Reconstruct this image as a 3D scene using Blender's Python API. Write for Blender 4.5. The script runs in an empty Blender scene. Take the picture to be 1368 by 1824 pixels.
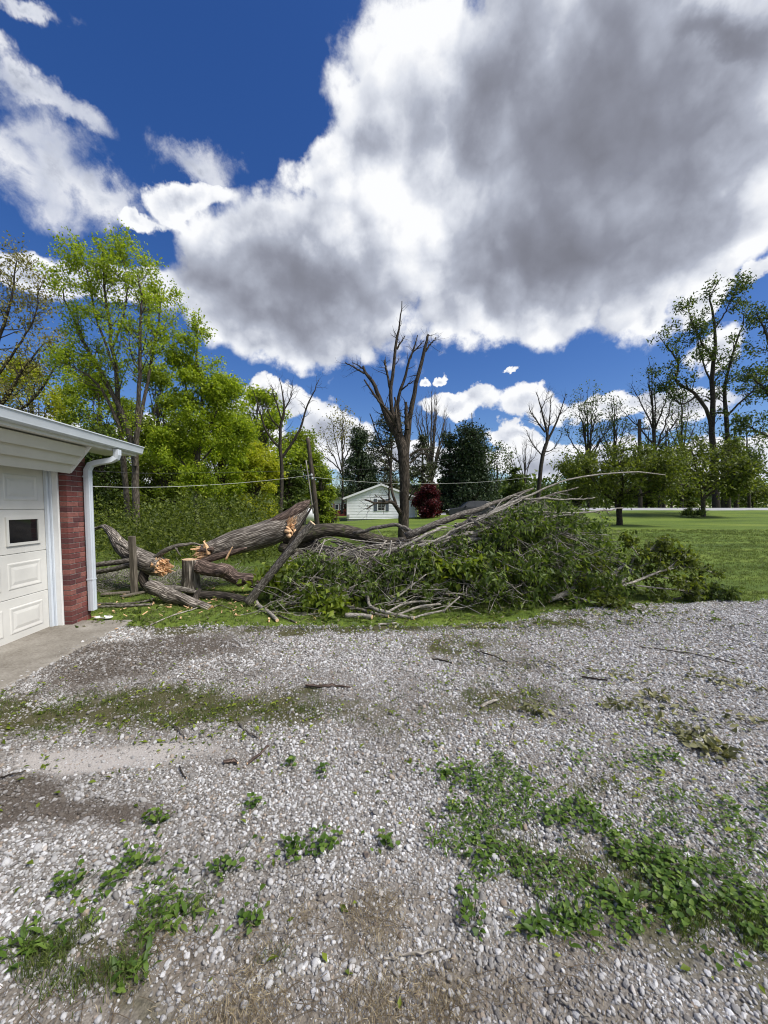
import bpy, bmesh, math, random
import numpy as np
from mathutils import Vector, Matrix, noise as mnoise

# ------------------------------------------------------------------ camera, sky, sun, exposure
SC = bpy.context.scene
COL = SC.collection
FPX, PW, PH = 685.0, 1368.0, 1824.0          # focal length in photo pixels, photo size
EYE = np.array([0.0, 0.0, 1.55])
PITCH = math.radians(-3.0)
SHIFT = 27.0                                  # lens shift in photo pixels

cam_data = bpy.data.cameras.new('camera')
cam = bpy.data.objects.new('camera', cam_data)
COL.objects.link(cam)
cam.location = EYE
cam.rotation_euler = (math.radians(90) + PITCH, 0, 0)
cam_data.sensor_fit = 'VERTICAL'
cam_data.sensor_height = 36.0
cam_data.sensor_width = 27.0
cam_data.lens = 36.0 * FPX / PH
cam_data.shift_y = SHIFT / PH
cam_data.clip_start = 0.05
cam_data.clip_end = 3000
SC.camera = cam


def ray(px, py):
    xc, yc = (px - PW / 2) / FPX, -(py - PH / 2 - SHIFT) / FPX
    cp, sp = math.cos(PITCH), math.sin(PITCH)
    return np.array([xc, cp - sp * yc, sp + cp * yc])


def at(px, py, d):
    """world point seen at photo pixel (px, py) at the distance d along +Y"""
    v = ray(px, py)
    return EYE + v * (d / v[1])


def gp(px, py, z=0.0):
    v = ray(px, py)
    return EYE + v * ((z - EYE[2]) / v[2])


SUN_AZ, SUN_EL = math.radians(114), math.radians(54)      # azimuth measured from +Y towards +X
sun_data = bpy.data.lights.new('sun', 'SUN')
sun = bpy.data.objects.new('sun', sun_data)
COL.objects.link(sun)
sdir = Vector((math.sin(SUN_AZ) * math.cos(SUN_EL), math.cos(SUN_AZ) * math.cos(SUN_EL), math.sin(SUN_EL)))
sun.rotation_euler = sdir.to_track_quat('Z', 'Y').to_euler()
sun_data.energy = 3.2
sun_data.angle = math.radians(22)
sun_data.color = (1.0, 0.965, 0.91)

vs = SC.view_settings
vs.view_transform = 'Standard'
vs.look = 'None'
vs.gamma = 1.0
vs.exposure = 0.7
vs.use_curve_mapping = False
try:
    SC.cycles.use_denoising = True
    SC.cycles.filter_width = 1.1
    SC.cycles.max_bounces = 6
    SC.cycles.diffuse_bounces = 3
    SC.cycles.transmission_bounces = 3
    SC.cycles.transparent_max_bounces = 4
    SC.cycles.sample_clamp_indirect = 4.0
except Exception:
    pass


class NT:
    """small helper for node trees"""

    def __init__(self, tree):
        self.t = tree
        for n in list(tree.nodes):
            tree.nodes.remove(n)

    def n(self, kind, ins=None, **attrs):
        nd = self.t.nodes.new(kind)
        for k, v in attrs.items():
            setattr(nd, k, v)
        for k, v in (ins or {}).items():
            s = nd.inputs[k]
            if isinstance(v, bpy.types.NodeSocket):
                self.t.links.new(v, s)
            elif isinstance(v, bpy.types.Node):
                self.t.links.new(v.outputs[0], s)
            else:
                s.default_value = v
        return nd

    def m(self, op, a, b=None, c=None, clamp=False):
        ins = {0: a}
        if b is not None:
            ins[1] = b
        if c is not None:
            ins[2] = c
        nd = self.n('ShaderNodeMath', ins, operation=op)
        nd.use_clamp = clamp
        return nd.outputs[0]

    def ss(self, v, lo, hi, a=0.0, b=1.0):
        nd = self.n('ShaderNodeMapRange', {0: v, 1: lo, 2: hi, 3: a, 4: b}, interpolation_type='SMOOTHSTEP')
        return nd.outputs[0]

    def mix(self, f, a, b, blend='MIX'):
        nd = self.n('ShaderNodeMix', None, data_type='RGBA', blend_type=blend)
        for s, v in ((nd.inputs[0], f), (nd.inputs[6], a), (nd.inputs[7], b)):
            if isinstance(v, bpy.types.NodeSocket):
                self.t.links.new(v, s)
            elif isinstance(v, (int, float)):
                s.default_value = v
            else:
                s.default_value = (*v, 1.0) if len(v) == 3 else v
        return nd.outputs[2]

    def noise(self, vec, scale, detail=4.0, rough=0.55, dist=0.0):
        ins = {'Scale': scale, 'Detail': detail, 'Roughness': rough, 'Distortion': dist}
        if vec is not None:
            ins['Vector'] = vec
        return self.n('ShaderNodeTexNoise', ins).outputs[0]

    def ramp(self, f, stops):
        nd = self.n('ShaderNodeValToRGB', {0: f})
        el = nd.color_ramp.elements
        while len(el) > 1:
            el.remove(el[-1])
        el[0].position, el[0].color = stops[0][0], (*stops[0][1], 1)
        for p, c in stops[1:]:
            e = el.new(p)
            e.color = (*c, 1)
        return nd.outputs[0]


def build_world():
    w = bpy.data.worlds.new('World')
    SC.world = w
    w.use_nodes = True
    N = NT(w.node_tree)
    out = N.n('ShaderNodeOutputWorld')
    geo = N.n('ShaderNodeTexCoord')
    d = geo.outputs['Generated']
    sky = N.n('ShaderNodeTexSky', None, sky_type='NISHITA')
    sky.sun_disc = False
    sky.sun_elevation = SUN_EL
    sky.sun_rotation = SUN_AZ
    sky.altitude = 300
    sky.air_density = 1.0
    sky.dust_density = 0.6
    sky.ozone_density = 3.0
    base = N.n('ShaderNodeHueSaturation', {'Hue': 0.515, 'Saturation': 1.30, 'Value': 1.15, 'Fac': 1.0, 'Color': sky.outputs[0]}).outputs[0]

    # --- clouds, laid out over the sky dome
    def vadd(a, b):
        return N.n('ShaderNodeVectorMath', {0: a, 1: b}, operation='ADD').outputs[0]

    def warp(vec, scale, amt, det=4.0, rough=0.55):
        wn = N.n('ShaderNodeTexNoise', {'Vector': vec, 'Scale': scale, 'Detail': det, 'Roughness': rough})
        a = N.n('ShaderNodeVectorMath', {0: wn.outputs[1], 1: (0.5, 0.5, 0.5)}, operation='SUBTRACT').outputs[0]
        return vadd(vec, N.n('ShaderNodeVectorMath', {0: a, 3: amt}, operation='SCALE').outputs[0])

    dw = warp(d, 5.0, 0.17, 6.0, 0.6)

    def puffs(vec, octs):
        """rounded cauliflower lobes: fractal of smooth cells, about 0..1"""
        v = warp(vec, 14.0, 0.05, 4.0, 0.6)
        acc, two = None, None
        for i_, (sc_, wt) in enumerate(octs):
            vo = N.n('ShaderNodeTexVoronoi', {'Vector': v, 'Scale': sc_, 'Randomness': 1.0}, feature='F1').outputs['Distance']
            t_ = N.m('MULTIPLY', N.m('SUBTRACT', 1.0, vo), wt)
            acc = t_ if acc is None else N.m('ADD', acc, t_)
            two = acc if i_ == 1 else two
        return acc, two

    def blob(b, vec):
        cx, cy, rx, ry, rot = b
        c = ray(cx, cy)
        c = c / np.linalg.norm(c)
        a = math.radians(rot)
        p1 = ray(cx + rx * math.cos(a), cy + rx * math.sin(a))
        p1 /= np.linalg.norm(p1)
        p2 = ray(cx - ry * math.sin(a), cy + ry * math.cos(a))
        p2 /= np.linalg.norm(p2)
        r1, r2 = np.linalg.norm(p1 - c), np.linalg.norm(p2 - c)
        e1 = (p1 - c) / r1
        e1 -= c * e1.dot(c)
        e1 /= np.linalg.norm(e1)
        e2 = np.cross(c, e1)
        M = Matrix(((e1[0], e2[0], c[0]), (e1[1], e2[1], c[1]), (e1[2], e2[2], c[2])))
        mp = N.n('ShaderNodeMapping', {'Vector': vec, 'Location': tuple(c), 'Rotation': M.to_euler('XYZ'), 'Scale': (r1, r2, max(r1, r2))}, vector_type='TEXTURE')
        return N.n('ShaderNodeVectorMath', {0: mp.outputs[0]}, operation='LENGTH').outputs['Value']

    def field(blobs, vec, k):
        cur = None
        for b in blobs:
            v = blob(b, vec)
            cur = v if cur is None else N.m('SMOOTH_MIN', cur, v, k)
        return N.m('SUBTRACT', 1.0, cur)

    cover = [(1050, 120, 400, 300, 0), (1300, 230, 280, 240, -15), (870, 370, 300, 230, 0), (590, 480, 255, 150, 0),
             (500, 575, 150, 70, 0), (900, 540, 190, 85, -8), (1150, 440, 220, 130, -22), (620, 300, 130, 70, -30), 
             (330, 350, 85, 40, 0), (245, 368, 55, 22, 20), (30, 455, 120, 32, 12), (220, 500, 150, 45, 8),
             (1230, 380, 330, 170, -22), (1000, 480, 330, 150, -12), (540, 540, 250, 120, 3), (760, 250, 200, 220, 10), (1150, 545, 70, 34, -20), (1255, 530, 70, 34, -18), (1355, 495, 45, 28, -15), (1300, 610, 70, 60, 0)]
    low = [(500, 715, 85, 36, 5), (440, 760, 90, 50, 0), (600, 770, 80, 40, 0), (815, 722, 75, 28, 8), (905, 780, 70, 22, 0), (960, 725, 75, 36, -8),
           (1090, 712, 110, 34, -5), (1240, 720, 140, 44, 0), (1000, 815, 240, 34, 0), (1280, 820, 220, 42, 0), (700, 820, 260, 30, 0),
           (790, 667, 13, 10, 0), (907, 675, 17, 8, 0), (757, 668, 12, 8, 0), (851, 695, 9, 7, 0), (300, 800, 300, 60, 0)]
    wisp = [(350, 290, 75, 34, 20), (80, 310, 115, 72, 38), (5, 265, 60, 60, 0), (190, 350, 85, 36, 25), (90, 185, 110, 26, 25), (50, 150, 60, 20, 50), (2, 85, 30, 34, 0), (45, 6, 75, 18, 15)]
    dark = [(1060, 260, 360, 230, 10), (1220, 320, 300, 190, -25), (980, 440, 330, 150, -12), (560, 530, 230, 115, 0), (860, 180, 120, 190, 20), (1290, 60, 160, 60, 0)]
    fa = field(cover, dw, 0.22)
    fl = field(low, dw, 0.25)
    fw = field(wisp, warp(d, 9.0, 0.12, 7.0, 0.65), 0.3)
    fd = field(dark, dw, 0.3)

    OC = ((6.5, 0.50), (14.0, 0.34), (34.0, 0.16))
    pf, pf2 = puffs(d, OC)
    nz = N.noise(d, 9.0, 9.0, 0.6, 0.3)
    nn = N.m('ADD', N.m('MULTIPLY', pf, 0.55), N.m('ADD', N.m('MULTIPLY', nz, 0.60), N.m('MULTIPLY', N.noise(d, 38.0, 6.0, 0.65, 0.2), 0.16)))
    pert = N.m('MULTIPLY', N.m('SUBTRACT', nn, 0.68), 1.7)
    ea = N.m('ADD', N.m('MULTIPLY', fa, 1.5), pert)
    el = N.m('ADD', fl, N.m('MULTIPLY', N.m('SUBTRACT', nn, 0.68), 1.5))
    # the sky beyond the view goes on with the same kind of broken cloud
    sep = N.n('ShaderNodeSeparateXYZ', {0: d})
    zc = N.m('ADD', N.m('MAXIMUM', sep.outputs[2], 0.0), 0.16)
    pl = N.n('ShaderNodeVectorMath', {0: d, 1: N.n('ShaderNodeCombineXYZ', {0: zc, 1: zc, 2: 1.0}).outputs[0]}, operation='DIVIDE').outputs[0]
    gen = N.m('MULTIPLY', N.m('SUBTRACT', N.noise(pl, 0.75, 8.0, 0.58, 0.2), 0.46), 5.0)
    dt = N.n('ShaderNodeVectorMath', {0: d, 1: (0.0, 0.93, 0.36)}, operation='DOT_PRODUCT').outputs['Value']
    away = N.ss(dt, 0.52, 0.30)
    eg = N.m('SUBTRACT', N.m('ADD', gen, 0.0), N.m('MULTIPLY', N.m('SUBTRACT', 1.0, away), 8.0))
    ew = N.m('ADD', fw, N.m('MULTIPLY', N.m('SUBTRACT', N.noise(d, 16.0, 8.0, 0.62, 0.4), 0.5), 1.8))
    cw = N.ss(ew, -0.25, 0.95, 0.0, 0.93)
    ca = N.ss(ea, -0.08, 0.30)
    cl = N.ss(el, -0.04, 0.16)
    cg = N.ss(eg, 0.0, 0.5)
    cloud = N.m('MAXIMUM', N.m('MAXIMUM', ca, cw), N.m('MAXIMUM', cl, cg), clamp=True)

    # thickness: thick parts of a cloud are grey underneath, thin edges let the light through
    off = vadd(d, (sdir.x * 0.03, sdir.y * 0.03, sdir.z * 0.03))
    relief = N.m('SUBTRACT', pf2, puffs(off, OC[:2])[1])
    td = N.m('ADD', fd, N.m('MULTIPLY', N.m('SUBTRACT', N.noise(d, 4.2, 4.5, 0.5, 0.5), 0.5), 1.3))
    td = N.m('ADD', td, N.m('MULTIPLY', N.m('SUBTRACT', pf, 0.62), -0.5))
    thick = N.m('MAXIMUM', N.ss(td, -0.36, 1.3), N.m('MULTIPLY', N.ss(eg, 0.5, 1.6), 0.75))
    soft = N.m('MAXIMUM', N.ss(ea, 0.15, 2.2, 0.0, 0.62), N.ss(ew, 0.3, 1.3, 0.0, 0.4))
    lowsh = N.ss(el, 0.25, 0.95, 0.0, 0.36)
    sh = N.m('MAXIMUM', thick, N.m('MAXIMUM', soft, lowsh))
    sh = N.m('SUBTRACT', sh, N.m('MULTIPLY', relief, N.m('SUBTRACT', 1.25, N.m('MULTIPLY', thick, 0.9))), clamp=True)
    ccol = N.ramp(sh, [(0.0, (0.93, 0.94, 0.96)), (0.18, (0.70, 0.73, 0.80)), (0.42, (0.43, 0.46, 0.545)), (0.75, (0.26, 0.275, 0.335)), (1.0, (0.195, 0.203, 0.245))])
    ccol = N.n('ShaderNodeVectorMath', {0: ccol, 3: 10.0}, operation='SCALE').outputs[0]
    allc = N.mix(cloud, base, ccol)
    bg = N.n('ShaderNodeBackground', {'Color': allc, 'Strength': 0.065})
    N.t.links.new(bg.outputs[0], out.inputs[0])
    w.cycles.sampling_method = 'MANUAL'
    w.cycles.sample_map_resolution = 512


build_world()

# ------------------------------------------------------------------ mesh helpers
RNG = np.random.default_rng(7)


def tag(o, label=None, cat=None, group=None, kind=None):
    if label:
        o['label'] = label
    if cat:
        o['category'] = cat
    if group:
        o['group'] = group
    if kind:
        o['kind'] = kind
    return o


def empty(name, loc, label, cat, group=None):
    o = bpy.data.objects.new(name, None)
    COL.objects.link(o)
    o.location = tuple(float(v) for v in loc)
    o.empty_display_size = 0.2
    return tag(o, label, cat, group)


def mesh_np(name, V, faces, smooth=True, attrs=None):
    """faces: list of int arrays (m, k). attrs: {name: (domain, type, array)}"""
    me = bpy.data.meshes.new(name)
    V = np.ascontiguousarray(V, dtype=np.float32)
    faces = [np.asarray(f, dtype=np.int32) for f in faces if len(f)]
    me.vertices.add(len(V))
    me.vertices.foreach_set('co', V.ravel())
    if faces:
        li = np.concatenate([f.ravel() for f in faces])
        tot = np.concatenate([np.full(len(f), f.shape[1], dtype=np.int32) for f in faces])
        st = np.concatenate([[0], np.cumsum(tot)[:-1]]).astype(np.int32)
        me.loops.add(len(li))
        me.loops.foreach_set('vertex_index', li)
        me.polygons.add(len(tot))
        me.polygons.foreach_set('loop_start', st)
        me.polygons.foreach_set('use_smooth', np.full(len(tot), smooth, dtype=bool))
    for k, (dom, typ, arr) in (attrs or {}).items():
        a = me.attributes.new(k, typ, dom)
        key = {'FLOAT': 'value', 'INT': 'value', 'FLOAT_VECTOR': 'vector', 'FLOAT_COLOR': 'color'}[typ]
        a.data.foreach_set(key, np.ascontiguousarray(arr).ravel())
    me.update(calc_edges=True)
    return me


def put(name, me, mat, parent=None, loc=None):
    o = bpy.data.objects.new(name, me)
    COL.objects.link(o)
    if mat is not None and not me.materials:
        me.materials.append(mat)
    if parent is not None:
        o.parent = parent
        pl = parent.matrix_basis.translation
        if parent.parent is not None:
            pl = pl + parent.parent.matrix_basis.translation
        if loc is None:
            o.location = (0, 0, 0)
        else:
            o.location = tuple(float(a) - b for a, b in zip(loc, pl))
    elif loc is not None:
        o.location = tuple(float(a) for a in loc)
    return o


def world_mesh(name, V, faces, mat, parent=None, smooth=True, attrs=None, origin=None):
    """mesh given in world coordinates, stored relative to its parent's origin (or its own)"""
    V = np.asarray(V, dtype=float)
    if parent is not None:
        o0 = np.array(parent.location)
        if parent.parent is not None:
            o0 = o0 + np.array(parent.parent.location)
        ob = put(name, mesh_np(name, V - o0, faces, smooth, attrs), mat, parent)
        return ob
    if origin is None:
        mn, mx = V.min(0), V.max(0)
        origin = np.array([(mn[0] + mx[0]) / 2, (mn[1] + mx[1]) / 2, mn[2]])
    return put(name, mesh_np(name, V - origin, faces, smooth, attrs), mat, None, origin)


BOXF = np.array([[0, 3, 2, 1], [4, 5, 6, 7], [0, 1, 5, 4], [1, 2, 6, 5], [2, 3, 7, 6], [3, 0, 4, 7]])


def box_v(a, b):
    (x0, y0, z0), (x1, y1, z1) = a, b
    return np.array([[x0, y0, z0], [x1, y0, z0], [x1, y1, z0], [x0, y1, z0], [x0, y0, z1], [x1, y0, z1], [x1, y1, z1], [x0, y1, z1]], dtype=float)


def bevel_mesh(me, w, seg=1):
    bm = bmesh.new()
    bm.from_mesh(me)
    bmesh.ops.bevel(bm, geom=list(bm.edges), offset=w, segments=seg, affect='EDGES', profile=0.5)
    bm.to_mesh(me)
    bm.free()
    return me


def cat_mesh(parts):
    """[(V, [faces])...] -> V, faces"""
    Vs, by, off = [], {}, 0
    for V, fs in parts:
        Vs.append(V)
        for f in fs:
            f = np.asarray(f)
            if len(f):
                by.setdefault(f.shape[1], []).append(f + off)
        off += len(V)
    return np.concatenate(Vs), [np.concatenate(v) for v in by.values()]


def resample(C, n):
    """Catmull-Rom through the control rows C (k, m) -> (n, m)"""
    C = np.asarray(C, dtype=float)
    k = len(C)
    if k == 2:
        t = np.linspace(0, 1, n)[:, None]
        return C[0] * (1 - t) + C[1] * t
    E = np.vstack([2 * C[0] - C[1], C, 2 * C[-1] - C[-2]])
    u = np.linspace(0, k - 1 - 1e-9, n)
    i = u.astype(int)
    f = (u - i)[:, None]
    p0, p1, p2, p3 = E[i], E[i + 1], E[i + 2], E[i + 3]
    return 0.5 * (2 * p1 + (p2 - p0) * f + (2 * p0 - 5 * p1 + 4 * p2 - p3) * f ** 2 + (3 * p1 - p0 - 3 * p2 + p3) * f ** 3)


def unit(v):
    return v / np.maximum(np.linalg.norm(v, axis=-1, keepdims=True), 1e-9)


def tubes(P, R, k, cap=False, lump=0.0, rng=RNG):
    """P (N, n, 3), R (N, n) -> verts, [quads], bark coordinates"""
    N, n = P.shape[:2]
    T = unit(np.gradient(P, axis=1))
    ref = np.zeros((N, 1, 3))
    mean = unit(P[:, -1] - P[:, 0])
    ref[np.abs(mean[:, 2]) < 0.8, 0, 2] = 1
    ref[np.abs(mean[:, 2]) >= 0.8, 0, 0] = 1
    U = unit(np.cross(T, ref))
    W = np.cross(T, U)
    th = np.arange(k) * (2 * np.pi / k)
    c, s = np.cos(th), np.sin(th)
    rr = R[:, :, None] * np.ones(k)
    if lump:
        rr = rr * (1 + rng.normal(0, lump, rr.shape))
    V = P[:, :, None, :] + rr[..., None] * (c[:, None] * U[:, :, None, :] + s[:, None] * W[:, :, None, :])
    L = np.concatenate([np.zeros((N, 1)), np.cumsum(np.linalg.norm(np.diff(P, axis=1), axis=2), axis=1)], axis=1)
    jit = rng.uniform(0, 50, (N, 1, 1))
    bk = np.stack([rr * c, rr * s, (L[:, :, None] + jit) * np.ones(k)], axis=-1)
    idx = np.arange(N * n * k).reshape(N, n, k)
    a, b = idx[:, :-1], idx[:, 1:]
    q = np.stack([a, np.roll(a, -1, 2), np.roll(b, -1, 2), b], axis=-1).reshape(-1, 4)
    fs = [q]
    if cap:
        fs.append(idx[:, 0, ::-1].reshape(-1, k))
        fs.append(idx[:, -1, :].reshape(-1, k))
    return V.reshape(-1, 3), fs, bk.reshape(-1, 3)


def cat_tubes(lst):
    V, f = cat_mesh([(v, fs) for v, fs, _ in lst])
    return V, f, {'bk': ('POINT', 'FLOAT_VECTOR', np.concatenate([b for _, _, b in lst]).astype(np.float32))}


def spawn(rng, P, R, per, f0, f1, length, ang, n=5, rfac=0.6, up=0.0, wig=0.12, tip=0.2, taper=0.5, rmax=9.0, flat=1.0):
    """children of the branches P (N, m, 3): returns P2 (K, n, 3), R2 (K, n)"""
    N, m = P.shape[:2]
    K = int(N * per)
    pi = np.repeat(np.arange(N), int(math.ceil(per)))[:K] if per >= 1 else rng.choice(N, K, replace=False)
    K = len(pi)
    t = f0 + (f1 - f0) * rng.random(K)
    u = t * (m - 1)
    i = np.minimum(u.astype(int), m - 2)
    f = (u - i)[:, None]
    p = P[pi, i] * (1 - f) + P[pi, i + 1] * f
    r = R[pi, i] * (1 - f[:, 0]) + R[pi, i + 1] * f[:, 0]
    T = unit(P[pi, i + 1] - P[pi, i])
    q = rng.normal(size=(K, 3))
    q[:, 2] *= flat
    q = unit(q - T * (q * T).sum(1, keepdims=True))
    a = np.radians(rng.normal(ang[0], ang[1], K))[:, None]
    D = T * np.cos(a) + q * np.sin(a)
    L = length * rng.uniform(0.55, 1.25, K) * (1 - taper * (t - f0) / max(f1 - f0, 1e-6))
    r0 = np.minimum(r * rfac, rmax)
    out = np.zeros((K, n, 3))
    out[:, 0] = p
    st = (L / (n - 1))[:, None]
    for j in range(1, n):
        D = unit(D + rng.normal(0, wig, (K, 3)) + np.array([0, 0, up]))
        out[:, j] = out[:, j - 1] + D * st
    R2 = r0[:, None] * np.linspace(1, tip, n)[None]
    return out, R2


def leaves(rng, pts, per, spread, size, aspect=0.55, droop=0.3, fold=0.2, flat=0.0, sj=0.35):
    """two-triangle folded leaves scattered round pts"""
    M = len(pts)
    K = M * per if per >= 1 else int(M * per)
    base = np.repeat(pts, per, axis=0) if per >= 1 else pts[rng.choice(M, K, replace=False)]
    c = base + rng.normal(0, spread, (K, 3))
    A = rng.normal(size=(K, 3))
    A[:, 2] = A[:, 2] * (1 - 0.5 * flat) - droop * 1.6
    A = unit(A)
    Nn = rng.normal(size=(K, 3))
    Nn[:, 2] += flat * 3 + 0.6
    S = unit(np.cross(A, Nn))
    Z = np.cross(S, A)
    s = (size * rng.uniform(1 - sj, 1 + sj, K))[:, None]
    w = s * aspect * 0.5
    V = np.empty((K, 4, 3))
    V[:, 0] = c
    V[:, 1] = c + A * s * 0.45 + S * w + Z * w * fold * 2
    V[:, 2] = c + A * s
    V[:, 3] = c + A * s * 0.45 - S * w + Z * w * fold * 2
    i0 = (np.arange(K) * 4)[:, None]
    F = np.concatenate([i0 + np.array([[0, 1, 2]]), i0 + np.array([[0, 2, 3]])], axis=1).reshape(-1, 3)
    tint = np.repeat(rng.random(K), 2).astype(np.float32)
    return V.reshape(-1, 3), F, tint


def cat_leaves(lst):
    V, f = cat_mesh([(v, [fs]) for v, fs, _ in lst])
    return V, f, {'tint': ('FACE', 'FLOAT', np.concatenate([t for _, _, t in lst]))}


# value noise, vectorised
_NG = np.random.default_rng(3).random((256, 256))


def vnoise(x, y):
    xi, yi = np.floor(x).astype(int), np.floor(y).astype(int)
    fx, fy = x - xi, y - yi
    fx, fy = fx * fx * (3 - 2 * fx), fy * fy * (3 - 2 * fy)
    g = lambda a, b: _NG[a % 256, b % 256]
    return (g(xi, yi) * (1 - fx) + g(xi + 1, yi) * fx) * (1 - fy) + (g(xi, yi + 1) * (1 - fx) + g(xi + 1, yi + 1) * fx) * fy


def fbm(x, y, o=4):
    v, a, s = 0, 0.5, 0
    for k in range(o):
        v = v + a * vnoise(x * 2 ** k + 17.3 * k, y * 2 ** k + 9.1 * k)
        s += a
        a *= 0.55
    return v / s


def sstep(v, a, b):
    t = np.clip((v - a) / (b - a), 0, 1)
    return t * t * (3 - 2 * t)


# ------------------------------------------------------------------ materials
MATS = {}


def new_mat(name):
    m = bpy.data.materials.new(name)
    m.use_nodes = True
    MATS[name] = m
    N = NT(m.node_tree)
    out = N.n('ShaderNodeOutputMaterial')
    return m, N, out


def plain(name, col, rough=0.7, var=0.12, scale=8.0, bump=0.0, bscale=60.0, metal=0.0, spec=0.4, obj=True):
    m, N, out = new_mat(name)
    co = N.n('ShaderNodeTexCoord').outputs['Object']
    nz = N.noise(co, scale, 5.0, 0.6)
    a = tuple(c * (1 - var) for c in col)
    b = tuple(min(1, c * (1 + var)) for c in col)
    c = N.ramp(nz, [(0.3, a), (0.7, b)])
    p = N.n('ShaderNodeBsdfPrincipled', {'Base Color': c, 'Roughness': rough, 'Metallic': metal, 'Specular IOR Level': spec})
    if bump:
        bn = N.n('ShaderNodeBump', {'Height': N.noise(co, bscale, 4.0, 0.6), 'Strength': bump, 'Distance': 0.01})
        N.t.links.new(bn.outputs[0], p.inputs['Normal'])
    N.t.links.new(p.outputs[0], out.inputs[0])
    return m


def bark(name, dark, light, scale=30.0, stretch=0.12, bump=0.7, dist=0.02, moss=None):
    m, N, out = new_mat(name)
    at_ = N.n('ShaderNodeAttribute', None, attribute_name='bk', attribute_type='GEOMETRY').outputs['Vector']
    mp = N.n('ShaderNodeMapping', {'Vector': at_, 'Scale': (1, 1, stretch)}).outputs[0]
    n1 = N.noise(mp, scale, 6.0, 0.65, 0.4)
    vo = N.n('ShaderNodeTexVoronoi', {'Vector': mp, 'Scale': scale * 0.9}, feature='DISTANCE_TO_EDGE').outputs[0]
    n2 = N.noise(at_, 4.0, 3.0, 0.5)
    h = N.m('ADD', N.m('MULTIPLY', n1, 0.7), N.m('MULTIPLY', N.ss(vo, 0.0, 0.35), 0.4))
    col = N.ramp(h, [(0.35, dark), (0.62, tuple((a + b) / 2 for a, b in zip(dark, light))), (0.85, light)])
    col = N.mix(N.ss(n2, 0.35, 0.7, 0.0, 0.35), col, tuple(0.6 * v for v in dark))
    if moss:
        col = N.mix(N.ss(N.noise(at_, 7.0, 5.0, 0.65), 0.52, 0.68, 0.0, 0.7), col, moss)
    p = N.n('ShaderNodeBsdfPrincipled', {'Base Color': col, 'Roughness': 0.9, 'Specular IOR Level': 0.2})
    bn = N.n('ShaderNodeBump', {'Height': h, 'Strength': bump, 'Distance': dist})
    N.t.links.new(bn.outputs[0], p.inputs['Normal'])
    N.t.links.new(p.outputs[0], out.inputs[0])
    return m


def leafmat(name, c0, c1, c2=None, trans=0.35, rough=0.55, spec=0.3):
    m, N, out = new_mat(name)
    ti = N.n('ShaderNodeAttribute', None, attribute_name='tint', attribute_type='GEOMETRY').outputs['Fac']
    stops = [(0.0, c0), (0.6, c1), (1.0, c2 or c1)]
    c = N.ramp(ti, stops)
    p = N.n('ShaderNodeBsdfPrincipled', {'Base Color': c, 'Roughness': rough, 'Specular IOR Level': spec})
    tc = N.mix(1.0, c, (1.0, 1.0, 0.45), 'MULTIPLY')
    tc = N.n('ShaderNodeVectorMath', {0: tc, 3: 1.6}, operation='SCALE').outputs[0]
    t = N.n('ShaderNodeBsdfTranslucent', {'Color': tc})
    mx = N.n('ShaderNodeMixShader', {0: trans, 1: p.outputs[0], 2: t.outputs[0]})
    N.t.links.new(mx.outputs[0], out.inputs[0])
    return m


def wood_end(name, a, b):
    m, N, out = new_mat(name)
    co = N.n('ShaderNodeTexCoord').outputs['Object']
    n1 = N.noise(co, 35.0, 5.0, 0.65, 1.5)
    c = N.ramp(n1, [(0.3, a), (0.7, b)])
    p = N.n('ShaderNodeBsdfPrincipled', {'Base Color': c, 'Roughness': 0.8, 'Specular IOR Level': 0.2})
    bn = N.n('ShaderNodeBump', {'Height': n1, 'Strength': 0.6, 'Distance': 0.01})
    N.t.links.new(bn.outputs[0], p.inputs['Normal'])
    N.t.links.new(p.outputs[0], out.inputs[0])
    return m


BK_GREY = bark('bark_grey', (0.045, 0.036, 0.028), (0.21, 0.18, 0.145), 34)
BK_DARK = bark('bark_dark', (0.025, 0.021, 0.017), (0.12, 0.10, 0.08), 40)
BK_SNAG = bark('bark_snag', (0.03, 0.024, 0.018), (0.17, 0.135, 0.105), 34, 0.10, 0.9, 0.05)
BK_HERO = bark('bark_fallen_trunk', (0.075, 0.062, 0.05), (0.54, 0.48, 0.41), 48, 0.06, 1.0, 0.02)
BK_LIMB = bark('bark_limb', (0.07, 0.06, 0.05), (0.36, 0.33, 0.28), 60, 0.2, 0.5, 0.01)
BK_PALE = bark('bark_pale_limb', (0.20, 0.18, 0.15), (0.56, 0.52, 0.46), 70, 0.25, 0.4, 0.006)
BK_RED = bark('bark_reddish', (0.06, 0.042, 0.034), (0.32, 0.235, 0.19), 46, 0.1, 0.8, 0.02)
BK_MOSS = bark('bark_mossy', (0.035, 0.03, 0.022), (0.20, 0.17, 0.135), 46, 0.12, 0.8, 0.02, (0.07, 0.085, 0.025))
BK_POST = bark('weathered_post_wood', (0.10, 0.085, 0.065), (0.27, 0.235, 0.19), 60, 0.05, 0.4, 0.004)
SPLINT = wood_end('fresh_split_wood', (0.50, 0.26, 0.11), (0.84, 0.60, 0.37))
SAWN = wood_end('sawn_wood', (0.58, 0.36, 0.19), (0.78, 0.58, 0.38))
LF_BRIGHT = leafmat('leaf_spring_green_sunlit', (0.13, 0.19, 0.015), (0.24, 0.32, 0.025), (0.42, 0.47, 0.05), 0.5)  # spring leaf green, lightened to stand in for sun on the left wood
LF_YELLOW = leafmat('leaf_yellow_green_sunlit', (0.17, 0.20, 0.015), (0.32, 0.35, 0.03), (0.48, 0.48, 0.06), 0.5)  # yellowish spring leaf, its colour likewise raised in place of sunlight
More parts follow.
